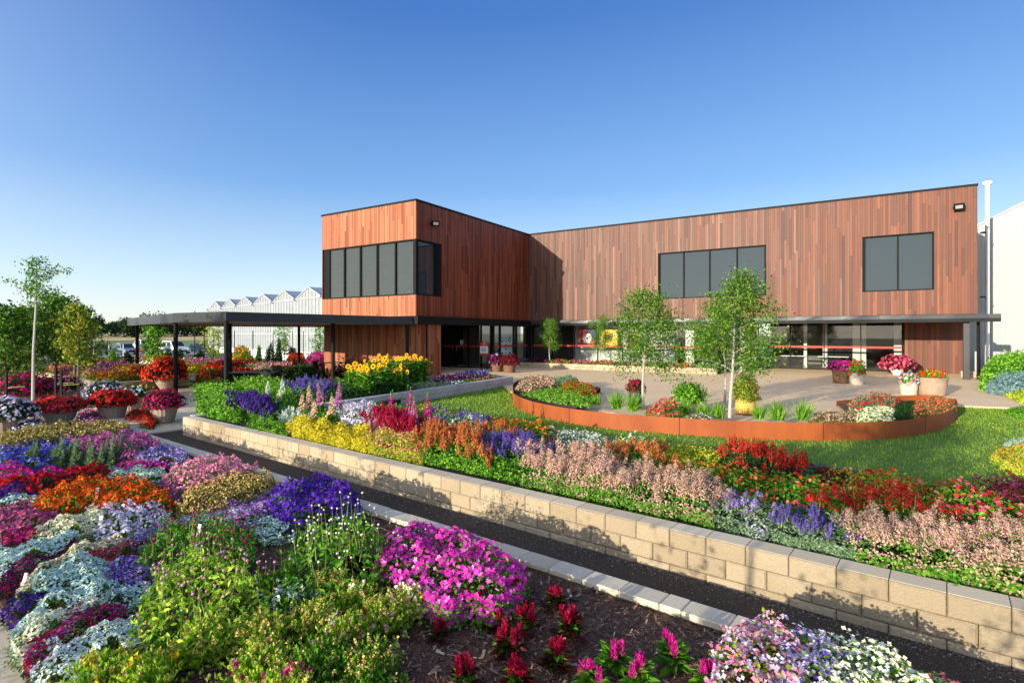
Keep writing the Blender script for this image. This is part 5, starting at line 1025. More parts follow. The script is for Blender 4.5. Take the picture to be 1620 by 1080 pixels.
up('leafy_clump', 'mid green leafy plants behind the purple salvia', 378, 470, 8.0, 10.6, .5, ('leaf_bright', .08, 1.4), [], .5, .7, cat='plant')
up('salvia_clump', 'tall pale blue salvia in front of the bar stools', 462, 528, 8.7, 10.4, .5, ('leaf_mid', .06, 1.3), [(S_, 'petal_lavender', 0.0128, 39, 'flower_spikes', (0.202, 0.128, 0.024))])
up('low_green_plant', 'low bright green plants at the wall under the purple salvia', 400, 452, 6.0, 6.6, .18, ('leaf_bright', .05, 1.5), [], cat='plant')
up('lambs_ear', 'small silvery grey spiky plant left of the peach foxgloves', 446, 478, 6.8, 7.5, .26, ('leaf_silver', .05, 1.4), [(S_, 'petal_white', 0.0112, 59, 'flower_spikes', (0.130, 0.064, 0.022))])
up('leafy_clump', 'dark green leaves under the foxgloves', 430, 545, 7.0, 8.2, .25, ('leaf_mid', .08, 1.3), [], cat='plant')
for i, (a, b_, lb) in enumerate([(464, 497, 'first'), (497, 527, 'second'), (527, 556, 'third'), (556, 592, 'fourth')]):
    up('golden_shrub', 'low golden yellow shrub, the %s from the left along the wall' % lb, a, b_, 6.05, 6.9, .32, ('leaf_yellow', .04, 2.0), [('dome', 'petal_yellow', .012, .3)], .3, cat='shrub', bs=7)
up('gaura_clump', 'airy white and lilac flowers behind the golden shrubs', 540, 608, 7.2, 8.6, .42, ('leaf_greygreen', .045, .9), [('flat', 'petal_lilacwhite', .024, .9)], .4)
up('amaranth_clump', 'crimson red feathery plants below the pink foxgloves', 580, 662, 6.9, 8.0, .42, ('petal_crimson', .045, 1.2), [(S_, 'petal_crimson', 0.0144, 89, 'flower_spikes', (0.144, 0.064, 0.033))], .35)
up('sprig_clump', 'golden green sprigs tipped with orange and white', 592, 668, 6.05, 6.9, .36, ('leaf_lime', .04, 1.3), [('dome', 'petal_coral', .012, .3), ('flat', 'petal_peach', .012, .12)], .35)
up('salvia_clump', 'orange red salvia spikes rising above the wall', 664, 772, 6.2, 7.5, .36, ('leaf_bright', .05, 1.2), [(S_, 'petal_mixcoral', 0.0128, 108, 'flower_spikes', (0.187, 0.064, 0.031))], .3)
up('salvia_clump', 'second drift of orange salvia behind the purple one', 745, 822, 7.5, 8.3, .34, ('leaf_mid', .05, 1.1), [(S_, 'petal_mixcoral', 0.0128, 84, 'flower_spikes', (0.158, 0.064, 0.031))], .3)
up('leafy_clump', 'grey green leafy plants with pale flowers behind the orange salvia', 690, 775, 7.8, 9.2, .36, ('leaf_greygreen', .06, 1.4), [('flat', 'petal_white', .014, .1), (S_, 'petal_lavender', 0.0104, 10, 'flower_spikes', (0.144, 0.112, 0.018))])
up('flower_clump', 'mixed orange and cream flowers edging the lawn behind the leafy plants', 640, 742, 9.0, 10.0, .22, ('leaf_mid', .05, 1.3), [('flat', 'mixedbed', .018, .25)])
up('marigold_clump', 'orange marigolds along the lawn', 772, 878, 8.3, 9.5, .3, ('leaf_mid', .05, 1.4), [('flat8', 'petal_orange', .026, .28)])
up('salvia_clump', 'violet blue salvia spikes in the middle of the upper bed', 768, 872, 6.65, 7.6, .34, ('leaf_mid', .055, 1.2), [(S_, 'petal_mixviolet', 0.0136, 95, 'flower_spikes', (0.187, 0.080, 0.033))], .3)
up('leafy_clump', 'fresh green leaves in front of the violet salvia', 770, 822, 6.2, 6.7, .24, ('leaf_bright', .06, 1.4), [], cat='plant')
for a, b_, r0, r1, H, lb in [(826, 900, 6.1, 7.1, .42, 'tall dusty pink spikes right of the violet salvia'), (896, 975, 6.1, 7.4, .46, 'tallest dusty pink spikes in the middle of the wall'), (970, 1045, 6.1, 7.0, .4, 'dusty pink spikes in front of the coral flowers'), (1040, 1128, 6.1, 7.2, .4, 'dusty pink spikes left of the lilac flowers')]:
    up('pink_spikes', lb, a, b_, r0, r1, H*.75, ('leaf_mid', .045, 1.0), [('dome', 'petal_dustpink', .012, .45), (S_, 'petal_dustpink', 0.0112, 114, 'flower_spikes', (0.187, 0.072, 0.061))], .35, .12)
up('white_flower_clump', 'white flowered pale green plants at the lawn edge in the centre', 880, 968, 8.0, 9.4, .26, ('leaf_greygreen', .05, 1.4), [('flat', 'petal_white', .018, .3)])
up('white_flower_clump', 'lime green leaves with white flowers beside the silver leaves', 965, 1040, 8.3, 9.5, .24, ('leaf_bright', .05, 1.5), [('flat', 'petal_cream', .016, .2)])
up('silver_plant', 'pointed silver leaved plant at the lawn edge', 988, 1030, 9.0, 9.6, .3, ('leaf_silver', .09, .8), [], cat='plant')
up('plume_clump', 'coral pink plume flowers behind the dusty pink spikes', 950, 1058, 7.3, 8.3, .34, ('leaf_mid', .05, 1.1), [(S_, 'petal_mixcoral', 0.0176, 72, 'flower_spikes', (0.144, 0.064, 0.050))], .3)
up('lime_clump', 'lime yellow leafy plants left of the red plumes', 1048, 1150, 7.8, 9.4, .22, ('leaf_lime', .05, 1.5), [('flat', 'petal_yellow', .014, .1)])
up('plume_clump', 'deep red plume flowers standing above the lawn edge', 1142, 1256, 8.3, 9.3, .34, ('leaf_dark', .05, 1.1), [(S_, 'petal_mixred', 0.0192, 56, 'flower_spikes', (0.202, 0.080, 0.061))], .3)
up('zinnia_clump', 'orange zinnias with green leaves behind the lilac flowers', 1100, 1215, 7.0, 8.3, .28, ('leaf_mid', .055, 1.5), [('flat8', 'zinnia', .026, .2)])
up('zinnia_clump', 'scattered orange zinnias in front of the red plumes', 1210, 1335, 7.1, 8.3, .28, ('leaf_mid', .055, 1.5), [('flat8', 'zinnia', .026, .2)])
up('lilac_clump', 'lilac pink short spikes on the wall edge', 1122, 1228, 6.15, 7.0, .26, ('leaf_greygreen', .04, 1.3), [(S_, 'petal_lilac', 0.0112, 108, 'flower_spikes', (0.072, 0.032, 0.024))])
up('lilac_clump', 'small pale mauve flower head group before the lavender', 1180, 1215, 6.05, 6.35, .2, ('leaf_greygreen', .04, 1.0), [('flat', 'petal_lilacwhite', .016, .8)])
for a, b_, lb in [(1224, 1270, 'first lavender bush from the left with thin violet spikes'), (1268, 1310, 'middle lavender bush with thin violet spikes'), (1308, 1352, 'right hand lavender bush with grey green round base')]:
    up('lavender_bush', lb, a, b_, 6.05, 6.85, .22, ('leaf_greygreen', .035, 1.8), [(S_, 'petal_lavender', 0.0080, 314, 'flower_spikes', (0.072, 0.056, 0.013))], .2)
up('salvia_clump', 'scarlet salvia spikes behind the lavender', 1286, 1345, 6.8, 7.5, .34, ('leaf_mid', .06, 1.0), [(S_, 'petal_mixred', 0.0176, 65, 'flower_spikes', (0.144, 0.064, 0.050))])
up('salvia_clump', 'broad scarlet salvia drift above the pink basil', 1342, 1472, 6.8, 7.6, .36, ('leaf_mid', .06, 1.0), [(S_, 'petal_mixred', 0.0176, 72, 'flower_spikes', (0.144, 0.064, 0.050))])
for a, b_, r0, r1, lb in [(1352, 1450, 5.98, 6.8, 'dusty pink spikes and lime leaves right of the lavender'), (1445, 1550, 5.98, 7.1, 'dusty mauve spikes sprawling along the wall top at right'), (1545, 1690, 5.98, 7.3, 'dusty mauve spikes at the right frame edge')]:
    up('pink_spikes', lb, a, b_, r0, r1, .26, ('leaf_mid', .05, 1.1), [('dome', 'petal_dustpink', .012, .45), (S_, 'petal_dustpink', 0.0112, 145, 'flower_spikes', (0.144, 0.056, 0.061))], .35, .12)
up('zinnia_clump', 'coral and red zinnias over lime green leaves by the lawn', 1330, 1470, 7.7, 9.3, .26, ('leaf_lime', .06, 1.4), [('flat8', 'zinnia', .026, .3)])
up('zinnia_clump', 'pink and red zinnias over light green leaves at the right', 1465, 1600, 7.3, 9.2, .26, ('leaf_bright', .06, 1.4), [('flat8', 'zinnia_pink', .026, .35)])
up('zinnia_clump', 'red zinnias cut by the right frame edge', 1595, 1700, 7.3, 8.6, .26, ('leaf_mid', .06, 1.4), [('flat8', 'zinnia_pink', .026, .3)])
up('burgundy_plant', 'dark burgundy leaved plant at the right edge of the bed', 1568, 1660, 8.9, 9.7, .32, ('leaf_burgundy', .06, 1.6), [('flat', 'petal_plum', .016, .3)])
up('blue_edging_flowers', 'low blue flowers where the red plumes meet the lawn', 1255, 1400, 9.1, 9.7, .14, ('leaf_mid', .035, 1.2), [('flat', 'petal_blue', .014, .3)])
up('dark_red_clump', 'dark red low flowers at the right of the red plumes', 1295, 1345, 8.6, 9.2, .26, ('leaf_dark', .045, 1.2), [('flat', 'petal_wine', .02, .8)])
up('green_edging', 'green ground plants with tiny flowers at the lawn edge under the foxgloves', 560, 660, 8.6, 10.0, .22, ('leaf_mid', .06, 1.3), [('flat', 'petal_white', .012, .05)], cat='plant')
# foxgloves
def foxglove(u, r, H, mat_, lb):
    H *= 1.1
    b_ = RR(u, r, ZU); o = thing('foxglove', lb, 'flowers', b_, 0, 'foxgloves in the upper bed'); mb = MB(); ln = np.array([rng.normal(0, .03), rng.normal(0, .03), 0]); n = 95; t = np.sort(rng.random(n)); a = rng.uniform(0, 2*pi, n)
    ctr = b_+ln*t[:, None]+np.column_stack([np.cos(a)*.045*(1.05-t), np.sin(a)*.045*(1.05-t), H*(.38+.54*t)]); m2 = MB()
    BELL = (arr([(0, 0, 0), (.35, .5, .2), (.5, 1, .1), (0, 1.15, -.45), (-.5, 1, .1), (-.35, .5, .2)]), np.array([(0, 1, 2, 3), (0, 3, 4, 5)]))
    instd(m2, *BELL, ctr, np.column_stack([np.cos(a), np.sin(a), np.full(n, -.35)]), .058*(1.1-.65*t), roll=rng.normal(0, .2, n)); m2.build('bells', mat_, o, world=True)
    m3 = MB(); m3.tube([b_, b_+ln+np.array([0, 0, H])], [.012, .004], 5); a = rng.uniform(0, 2*pi, 26); t2 = rng.random(26); instd(m3, *LEAF, b_+np.column_stack([np.zeros((26, 2)), H*(.9+.12*t2)]), np.column_stack([np.cos(a)*.5, np.sin(a)*.5, np.ones(26)]), .035); m3.build('stem', 'leaf_bright', o, world=True)
    a = rng.uniform(0, 2*pi, 40); D = np.column_stack([np.cos(a), np.sin(a), rng.uniform(.1, .9, 40)]); m4 = MB(); instd(m4, *LEAF2, b_+np.column_stack([np.zeros((40, 2)), rng.uniform(.02, .35, 40)*H]), D, rng.uniform(.12, .2, 40), roll=rng.normal(0, .3, 40)); m4.build('leaves', 'leaf_mid', o, world=True)
for a in [(424, 8.3, .75, 'petal_white', 'white foxglove, the left one of the pair'), (447, 8.4, .82, 'petal_white', 'taller white foxglove right of the pair'), (441, 8.0, .6, 'petal_cream', 'short cream foxglove between the white ones'),
          (477, 7.4, .66, 'petal_peach', 'peach foxglove at the left of the peach group'), (490, 7.6, .86, 'petal_peach', 'tallest peach foxglove of the group'), (497, 7.1, .58, 'petal_peach', 'short peach foxglove in front of the tall ones'), (508, 7.8, .92, 'petal_pinkfox', 'pale pink foxglove beside the tall peach ones'), (524, 7.3, .72, 'petal_peach', 'peach foxglove leaning right of the group'), (535, 8.0, .95, 'petal_pinkfox', 'pink foxglove at the right of the peach group'),
          (621, 7.7, .85, 'petal_magenta', 'magenta foxglove left of the central trio'), (645, 7.8, .95, 'petal_magenta', 'tallest magenta foxglove above the crimson plants'), (655, 7.6, .78, 'petal_pinkfox', 'magenta and pink foxglove leaning on the tallest one'), (677, 7.9, .85, 'petal_magenta', 'single magenta foxglove standing before the lawn'), (692, 8.0, .45, 'petal_lilac', 'short lilac foxglove right of the magenta ones')]: foxglove(*a)
# ================= SUNFLOWER BED =================
def sunflower(p, H, lb, nh=1):
    b_ = np.array([p[0], p[1], .11]); o = thing('sunflower', lb, 'flowers', b_, 0, 'sunflowers by the terrace'); mb = MB(); st = MB()
    for k in range(nh):
        q = b_+np.array([rng.normal(0, .22), rng.normal(0, .16), 0]); h = H*rng.uniform(.7, 1.1); st.tube([b_, q+[0, 0, h*.6], q+[0, 0, h]], [.014, .01, .007], 5)
        d = unit(np.array([[-.5+rng.normal(0, .35), -.8+rng.normal(0, .2), rng.uniform(.1, .5)]])); c = q+np.array([0, 0, h])+d[0]*.04; R = rng.uniform(.06, .105)
        hm = MB(); dm = MB(); inst(hm, *FL14, c[None], d, R); inst(hm, *FL14, (c-d[0]*.01)[None], d, R*1.03, spin=rng.uniform(0, 1, 1)); hd = hm.build('flower_head', 'sun_petal', o, world=True)
        DI = arr([(cos(t)*r_, sin(t)*r_, z) for r_, z in ((.4, 0), (.25, .09)) for t in np.linspace(0, 2*pi, 10, endpoint=False)]+[(0, 0, .11)])
        f = [(i, (i+1) % 10, 10+(i+1) % 10) for i in range(10)]+[(i, 10+(i+1) % 10, 10+i) for i in range(10)]+[(10+i, 10+(i+1) % 10, 20) for i in range(10)]
        inst(dm, DI, np.array(f), (c+d[0]*.008)[None], d, R, spin=np.zeros(1)); dd = dm.build('seed_head', 'sun_disc', None, loc=None); me = dd.data
        me.transform(Matrix.Translation((-o.location.x, -o.location.y, -o.location.z))); dd.parent = hd
    n = 70*nh; a = rng.uniform(0, 2*pi, n); D = np.column_stack([np.cos(a), np.sin(a), rng.uniform(-.5, .6, n)]); instd(mb, *LEAF2, b_+np.column_stack([rng.normal(0, .14, (n, 2)), rng.uniform(.1, .85, n)*H]), D, np.column_stack([rng.uniform(.16, .26, n)*.95, rng.uniform(.14, .22, n), rng.uniform(.15, .2, n)]), roll=rng.normal(0, .4, n))
    mb.build('leaves', 'leaf_mid', o, world=True); st.build('stem', 'leaf_bright', o, world=True); pass
W2d = unit(np.array([[4.95, 9.2, 0]]))[0]; W2n = np.array([-W2d[1], W2d[0], 0]); W2o = np.array([-4.9, 13.9, 0])
sf = []
for i, (t, k) in enumerate([(2.3, .6), (3.0, .9), (3.2, 1.6), (2.6, 1.4), (3.9, .8), (4.2, 1.7), (3.6, 2.3), (5.2, 1.9), (5.6, 2.6), (6.0, 1.8), (6.3, 2.7), (6.8, 2.0), (7.2, 2.6), (5.0, 2.7), (6.7, 3.2), (5.8, 3.4)]):
    wh = ['nearest the wall corner', 'second along the wall, head held high', 'behind the two front ones', 'at the far left of the clump with many small heads', 'with large heads leaning to the lawn', 'behind the large headed one', 'at the back left of the front clump', 'first of the taller rear clump', 'in the middle of the rear clump', 'before the black canopy post', 'behind the black canopy post', 'in the right half of the rear clump', 'rightmost of the rear clump near the doors', 'linking front and rear clump', 'in the back row near the timber wall', 'in the back row behind the rear clump'][i]
    sunflower(W2o+W2d*t+W2n*k, .95 if t < 4.5 else 1.15, 'yellow sunflower plant '+wh, 6)
def drift2(name, lb, t0, t1, k0, k1, H, leaf, fl, z=.12, cat='flowers'):
    P = [W2o+W2d*t0+W2n*k0, W2o+W2d*t1+W2n*k0, W2o+W2d*t1+W2n*k1, W2o+W2d*t0+W2n*k1]; P = [P[0], (P[0]+P[1])/2, P[1], P[2], (P[2]+P[3])/2, P[3]]; drift(name, lb, cat, P, z, H, leaf, fl, .2, .25, 'plants of the sunflower bed')
drift2('leafy_clump', 'dark green broad leaves under the front sunflowers', .9, 4.4, .3, 1.9, .4, ('leaf_dark', .11, 1.4), [], cat='plant')
drift2('lavender_bush', 'blue green grassy mound between sunflowers and wall', 4.0, 6.2, .25, 1.1, .3, ('leaf_greygreen', .06, 1.5), [], cat='plant')
drift2('white_flower_clump', 'low white flowers on the wall edge right of the grassy mound', 6.3, 7.6, .25, .9, .2, ('leaf_dark', .04, 1.3), [('flat', 'petal_white', .022, .5)])
drift2('mixed_flowers', 'orange and red low flowers along the wall towards the doors', 7.5, 10.2, .25, .9, .22, ('leaf_mid', .05, 1.1), [('flat', 'mixedbed', .026, .5)])
drift2('celosia_drift', 'purple and magenta feathery flowers before the doors', 7.4, 9.4, .9, 2.0, .34, ('leaf_burgundy', .05, 1.0), [('flat', 'petal_mauve', .026, .8), ('flat', 'petal_peach', .026, .25)])
drift2('salvia_clump', 'lilac blue salvia spikes before the entrance', 8.9, 10.3, .8, 1.8, .3, ('leaf_mid', .05, 1.0), [('spike', 'petal_lavender', 0.0160, 45, 'flower_spikes', (0.173, 0.080, 0.033)), ('spike', 'petal_lilacwhite', 0.0160, 24, 'flower_spikes', (0.173, 0.096, 0.033))])
P = [BW(-4.9, -1.2), BW(-2.9, -1.2), BW(-2.9, -.5), BW(-4.9, -.5)]; drift('smoke_bush', 'dark red leaved shrub against the lower timber wall', 'shrub', P, -.42, 1.3, ('leaf_burgundy', .12, 1.6), [], .4, .3)
# ================= CORTEN PLANTER PLANTS =================
def pp(label, name, poly, z0, H, leaf, fl, cat='flowers', edge=.2): drift(name, label, cat, px(poly, z0+H*.6), z0, H, leaf, fl, edge, .3, 'low plants inside the rusty steel planter')
pp('pale pink and white flowers at the left tip of the steel planter', 'flower_clump', [(815, 616), (825, 600), (855, 595), (880, 600), (884, 612), (850, 618)], .18, .18, ('leaf_olive', .05, 1.1), [('dome', 'petal_dustpink', .022, .5)])
pp('lime grass like foliage behind the steel edge at left', 'grass_clump', [(825, 624), (880, 613), (905, 622), (940, 632), (930, 640), (880, 634)], .18, .12, ('grass_tuft', .07, 1.2), [], 'plant')
pp('red and orange echinacea flowers in the left end of the planter', 'echinacea_clump', [(882, 612), (905, 603), (935, 610), (945, 622), (915, 625)], .18, .2, ('leaf_mid', .06, .9), [('flat8', 'petal_red', .035, .22)])
pp('grey green fluffy grass behind the pale pink flowers', 'grass_clump', [(872, 600), (900, 596), (915, 601), (890, 606)], .18, .26, ('leaf_greygreen', .07, 1.5), [], 'plant')
pp('pink echinacea blooms right of the first birch', 'echinacea_clump', [(1022, 650), (1040, 640), (1075, 640), (1080, 654), (1050, 660)], .12, .3, ('leaf_mid', .06, .9), [('flat8', 'zinnia_pink', .035, .5)])
pp('small bronze and white ground plants by the second birch', 'ground_plant', [(1085, 660), (1110, 654), (1125, 660), (1105, 666)], .15, .12, ('leaf_olive', .05, 1.0), [('dome', 'petal_white', .016, .3)], 'plant')
pp('low shrub with pink white tips behind the steel edge', 'flower_clump', [(1282, 664), (1290, 655), (1330, 652), (1365, 656), (1362, 666)], .14, .14, ('leaf_olive', .045, 1.4), [('dome', 'petal_dustpink', .018, .5)])
pp('white flowered low plants left of the green shrub', 'flower_clump', [(1355, 664), (1358, 650), (1400, 644), (1420, 650), (1415, 663)], .18, .14, ('leaf_mid', .045, 1.2), [('dome', 'petal_cream', .02, .9)])
pp('red flowers with silver leaves at the inner right of the planter', 'flower_clump', [(1345, 648), (1350, 632), (1380, 626), (1415, 628), (1425, 640), (1385, 648)], .12, .24, ('leaf_greygreen', .05, 1.2), [('flat8', 'petal_red', .035, .3)])
pp('dark green fine leaved plant in the right end of the planter', 'low_shrub', [(1410, 660), (1420, 640), (1445, 634), (1450, 656)], .2, .16, ('leaf_dark', .04, 1.8), [], 'shrub')
pp('orange tipped olive shrub filling the right tip of the planter', 'low_shrub', [(1445, 657), (1448, 636), (1475, 629), (1500, 633), (1512, 642), (1495, 652)], .2, .16, ('leaf_olive', .04, 1.6), [('dome', 'petal_coral', .016, .35)], 'shrub')
def tuft(u, v_, z, H, lb, n=160, mat_='grass_tuft', name='grass_tuft', grp='grass tufts behind the steel edge'):
    b_ = G(u, v_, z); o = thing(name, lb, 'grass', b_, 0, grp); mb = MB(); d = rnd_dirs(n, 1.4, .55); d[:, 2] = np.abs(d[:, 2])+.2
    for f in BLADE[1]: st = rng.bit_generator.state; 
    P = b_+np.column_stack([rng.normal(0, .05, (n, 2)), np.zeros(n)]); S = np.column_stack([np.full(n, .35), H*rng.uniform(.6, 1.15, n), np.full(n, .4*H)]); R = rng.uniform(-pi, pi, n)
    instd(mb, BLADE[0], BLADE[1][0], P, d, S, R); instd(mb, BLADE[0], BLADE[1][1], P, d, S, R); mb.build('blades', mat_, o, world=True)
for u, v_, H, lb in [(975, 646, .5, 'left green grass tuft beside the zinc pot'), (1002, 650, .5, 'green grass tuft at the foot of the first birch'), (1084, 657, .42, 'grass tuft under the round green shrub'), (1112, 660, .36, 'small grass tuft left of the second birch'), (1136, 661, .42, 'grass tuft touching the second birch trunk'), (1201, 662, .34, 'grass tuft right of the yellow ribbed pot'), (1232, 664, .48, 'green grass tuft before the patio gravel'), (1270, 664, .5, 'thin upright grass tuft before the patio gravel'), (944, 640, .3, 'low arching grass left end of the gravel')]: tuft(u, v_, .13, H, lb)
# ================= LAWN =================
LP = np.array(LAWN); area = poly_area(LP); lo, hi = LP.min(0), np.minimum(LP.max(0), [14.5, 24]); Q = rng.uniform(lo, hi, (330000, 2)); Q = Q[inpoly(LP, Q)]
Q = Q[rng.random(len(Q)) < np.clip(12/Q[:, 1], .25, 1)]; arcp = np.array(ARC)
Yq = Q[:, 1]; ok = (np.abs(Q[:, 0]/Yq) < .97)
PL = np.array([tuple(p) for p in ARC]+[tuple(map(float, q)) for q in [PATIO[0]]]); Q = Q[ok]; Q = Q[~inpoly(np.array(PATIO), Q)]; Q = Q[~inpoly(np.array([tuple(p) for p in ARC]+[(8, 20), (1, 22)]), Q)]
n = len(Q); k = np.maximum(1, Q[:, 1]/11); mb = MB(); d = rnd_dirs(n, 1.0, .6); d[:, 2] = np.abs(d[:, 2])+.1
instd(mb, *BLADE1, np.column_stack([Q, np.full(n, -.055)]), d, np.column_stack([.12*k, .045*k*rng.uniform(.6, 1.3, n), .05*k]))
lw = mb.build('grass', 'grass_blade'); tag(lw, 'short green lawn blades between the flower bed and the steel planter', 'grass', kind='stuff')
# ================= PLANTS BY THE GLASS =================
def gp(lb, x0, x1, y0, y1, H, leaf, fl, name='flower_clump', cat='flowers'): drift(name, lb, cat, [BW(x0, y0), BW((x0+x1)/2, y0), BW(x1, y0), BW(x1, y1), BW((x0+x1)/2, y1), BW(x0, y1)], .25, H, leaf, fl, .3, .3, 'flowers in the planter under the windows')
for i, (x0, x1, leaf, c, lb) in enumerate([(-.3, 1.0, 'leaf_mid', 'petal_lavender', 'violet blue flowers at the left end of the window planter'), (1.0, 2.6, 'leaf_burgundy', 'petal_plum', 'plum flowers in the shaded part of the window planter'), (2.6, 4.0, 'leaf_mid', 'petal_crimson', 'crimson flowers under the red and white poster'), (4.0, 5.6, 'leaf_olive', 'petal_salmon', 'salmon flowers under the window between posters'), (5.6, 7.0, 'leaf_mid', 'petal_red', 'bright red flowers under the daisy poster'), (7.0, 8.6, 'leaf_burgundy', 'petal_dustpink', 'pale pink flowers behind the first birch'), (8.6, 10.4, 'leaf_olive', 'petal_mauve', 'mauve and bronze flowers right of the first birch'), (10.4, 11.6, 'leaf_olive', 'petal_coral', 'bronze orange plants in the window planter'), (11.6, 12.7, 'leaf_mid', 'petal_white', 'white flowers at the right end of the window planter')]):
    gp(lb, x0, x1, 9.15, 10.0, .26, (leaf, .07, 1.2), [('flat', c, .035, .6)])
# right border plants
def rp(lb, poly, z0, H, leaf, fl=(), name='border_shrub', cat='shrub', edge=.4): drift(name, lb, cat, px(poly, z0+H*.5), z0, H, leaf, list(fl), edge, .35, 'shrubs of the right hand border')
rp('tall bright green leafy shrub in front of the white shed', [(1553, 598), (1560, 582), (1600, 574), (1680, 572), (1680, 590), (1600, 594)], 0, 1.0, ('leaf_bright', .12, 1.3))
rp('blue grey leafy shrub at the edge of the aggregate path', [(1562, 610), (1568, 598), (1600, 592), (1660, 596), (1660, 615), (1600, 616)], 0, .55, ('leaf_bluegrey', .1, 1.5))
rp('low lime green cushion plant right of the path', [(1588, 620), (1594, 612), (1620, 612), (1640, 630), (1618, 632)], 0, .25, ('leaf_lime', .05, 1.6))
rp('russet tipped small shrub between lime and blue grey plants', [(1594, 612), (1604, 604), (1640, 606), (1640, 616), (1610, 616)], 0, .4, ('leaf_olive', .07, 1.3), [('dome', 'petal_coral', .03, .2)])
rp('silver grey bush at the right frame edge above the golden one', [(1592, 704), (1605, 696), (1650, 690), (1650, 712), (1610, 712)], -.05, .3, ('leaf_silver', .045, 1.8))
rp('golden yellow low shrub at the right frame edge', [(1572, 722), (1580, 712), (1610, 708), (1660, 715), (1660, 750), (1610, 742)], -.05, .26, ('leaf_lime', .05, 1.6), [('dome', 'petal_coral', .014, .15)])
rp('green creeping plants at the far right of the lawn', [(1592, 650), (1600, 645), (1660, 648), (1660, 662), (1610, 658)], -.05, .15, ('leaf_mid', .05, 1.5))
mb = MB(); line = smoothline([G(1690, 800, -.05), G(1640, 775, -.05), G(1600, 752, -.05), G(1572, 728, -.05)], 6); strip(mb, line, -.1, .0, .012); tag(mb.build('lawn_edging', 'corten_steel'), 'thin rusty steel lawn edging curving round the golden shrub at right', 'edging')
# ================= POTS =================
plain('pot_taupe', '9c8878', .8, 0, .12, 8, .2); plain('pot_zinc', '5d6264', .4, .6, .2, 12); plain('pot_stone', 'b5ab9a', .85, 0, .2, 9, .4); plain('pot_weathered', '9a8470', .9, 0, .35, 4, .6, 20); plain('pot_brown', '6e5038', .85, 0, .3, 9, .4); plain('pot_yellow', 'd0a850', .6, 0, .18, 10); plain('potting_soil', '1c1410', .95)
def pot_profile(kind, R, H):
    if kind == 'bowl': return [(R*.62, 0), (R*.7, H*.1), (R*.88, H*.6), (R*.95, H*.85), (R*1.03, H*.86), (R*1.04, H), (R*.93, H), (R*.9, H*.9)]
    if kind == 'cone': return [(R*.45, 0), (R*.8, H*.5), (R, H*.95), (R, H), (R*.9, H), (R*.88, H*.9)]
    if kind == 'ribbed': return [(R*.7, 0)]+[(R*(.72+.28*sin(pi*min(1, .15+t*.75)))*(1+(.04 if i % 2 else 0)), H*t) for i, t in enumerate(np.linspace(.03, .97, 17))]+[(R*.9, H), (R*.8, H), (R*.78, H*.9)]
    return [(R*.78, 0), (R*.84, H*.05), (R*.92, H*.5), (R*.98, H*.93), (R*1.02, H*.94), (R*1.02, H), (R*.9, H), (R*.88, H*.9)]
def flowerpot(u, v_, z, kind, potm, R, H, label, fol, blooms, PR, PH, ls=.07, group='flower pots', cov=1.0, droop=.3, fsz=.03, name='potted_plant', Y=None):
    b_ = G(u, v_, z) if Y is None else np.array([(u-CX)/F_PX*Y, Y, z]); o = thing(name, label, 'potted plant', b_, 0, group)
    MB().lathe(pot_profile(kind, R, H), 40 if kind == 'bowl' else 28, flute=.03 if kind == 'bowl' else 0).build('pot', potm, o, smooth=False)
    MB().lathe([(R*.9, H*.9), (0.001, H*.93)], 20).build('soil', 'potting_soil', o)
    Yd = b_[1]; ls = max(ls, .0038*Yd); fsz = max(fsz, .0026*Yd)
    def shell(n, sh):
        d = rnd_dirs(n); el = d[:, 2]; d[:, 2] = np.where(el < -.3, -el, el); rr = sh*(1+.14*np.sin(d[:, 0]*5+b_[0])*np.cos(d[:, 1]*6+b_[1]))
        p = np.column_stack([d[:, 0]*PR*rr, d[:, 1]*PR*rr, d[:, 2]*PH*rr]); p[:, 2] = np.where(p[:, 2] < 0, p[:, 2]*droop*2, p[:, 2]); return p+np.array([0, 0, H+.02]), d
    area = 2*pi*PR*(PR+PH)*.6; n = int(2.2*area/(ls*ls*.28)); p, d = shell(n, rng.uniform(.45, 1.0, n)); mb = MB(); inst(mb, *LEAF, p, d+rng.normal(0, .5, (n, 3)), ls*rng.uniform(.7, 1.2, n)); mb.build('foliage', fol, o)
    for bm, cv in blooms:
        n = int(cv*cov*area/(fsz*fsz*2.2)); p, d = shell(n, rng.uniform(.92, 1.08, n)); mb = MB(); inst(mb, *FL5, p, d+rng.normal(0, .35, (n, 3)), fsz*rng.uniform(.8, 1.2, n)); mb.build('blooms', bm, o)
    return o
zt = -.42; PG = 'big taupe pots of flowers on the left paving'
flowerpot(90, 676, zt, 'bowl', 'pot_taupe', .46, .5, 'wide taupe bowl with red pink rimmed flowers beside the pale trunk', 'leaf_dark', [('redwhite', .9)], .66, .32, group=PG, fsz=.035)
flowerpot(178, 668, zt, 'bowl', 'pot_taupe', .38, .55, 'taupe pot of bright red flowers left of the red ground patch', 'leaf_dark', [('petal_red', .75), ('petal_crimson', .2)], .62, .36, group=PG)
flowerpot(260, 668, zt, 'bowl', 'pot_taupe', .36, .5, 'taupe pot of dark leaved crimson flowers nearest the wall end', 'leaf_burgundy', [('petal_crimson', .35), ('petal_magenta', .15)], .56, .42, group=PG)
flowerpot(207, 650, zt, 'bowl', 'pot_taupe', .34, .5, 'taupe pot of white flowers with dark leaves', 'leaf_dark', [('petal_white', .3)], .5, .3, group=PG)
flowerpot(166, 645, zt, 'bowl', 'pot_taupe', .4, .5, 'pot of lilac white flowers over nearly black leaves', 'leaf_dark', [('bicolor_whitepurple', .35)], .6, .4, group=PG)
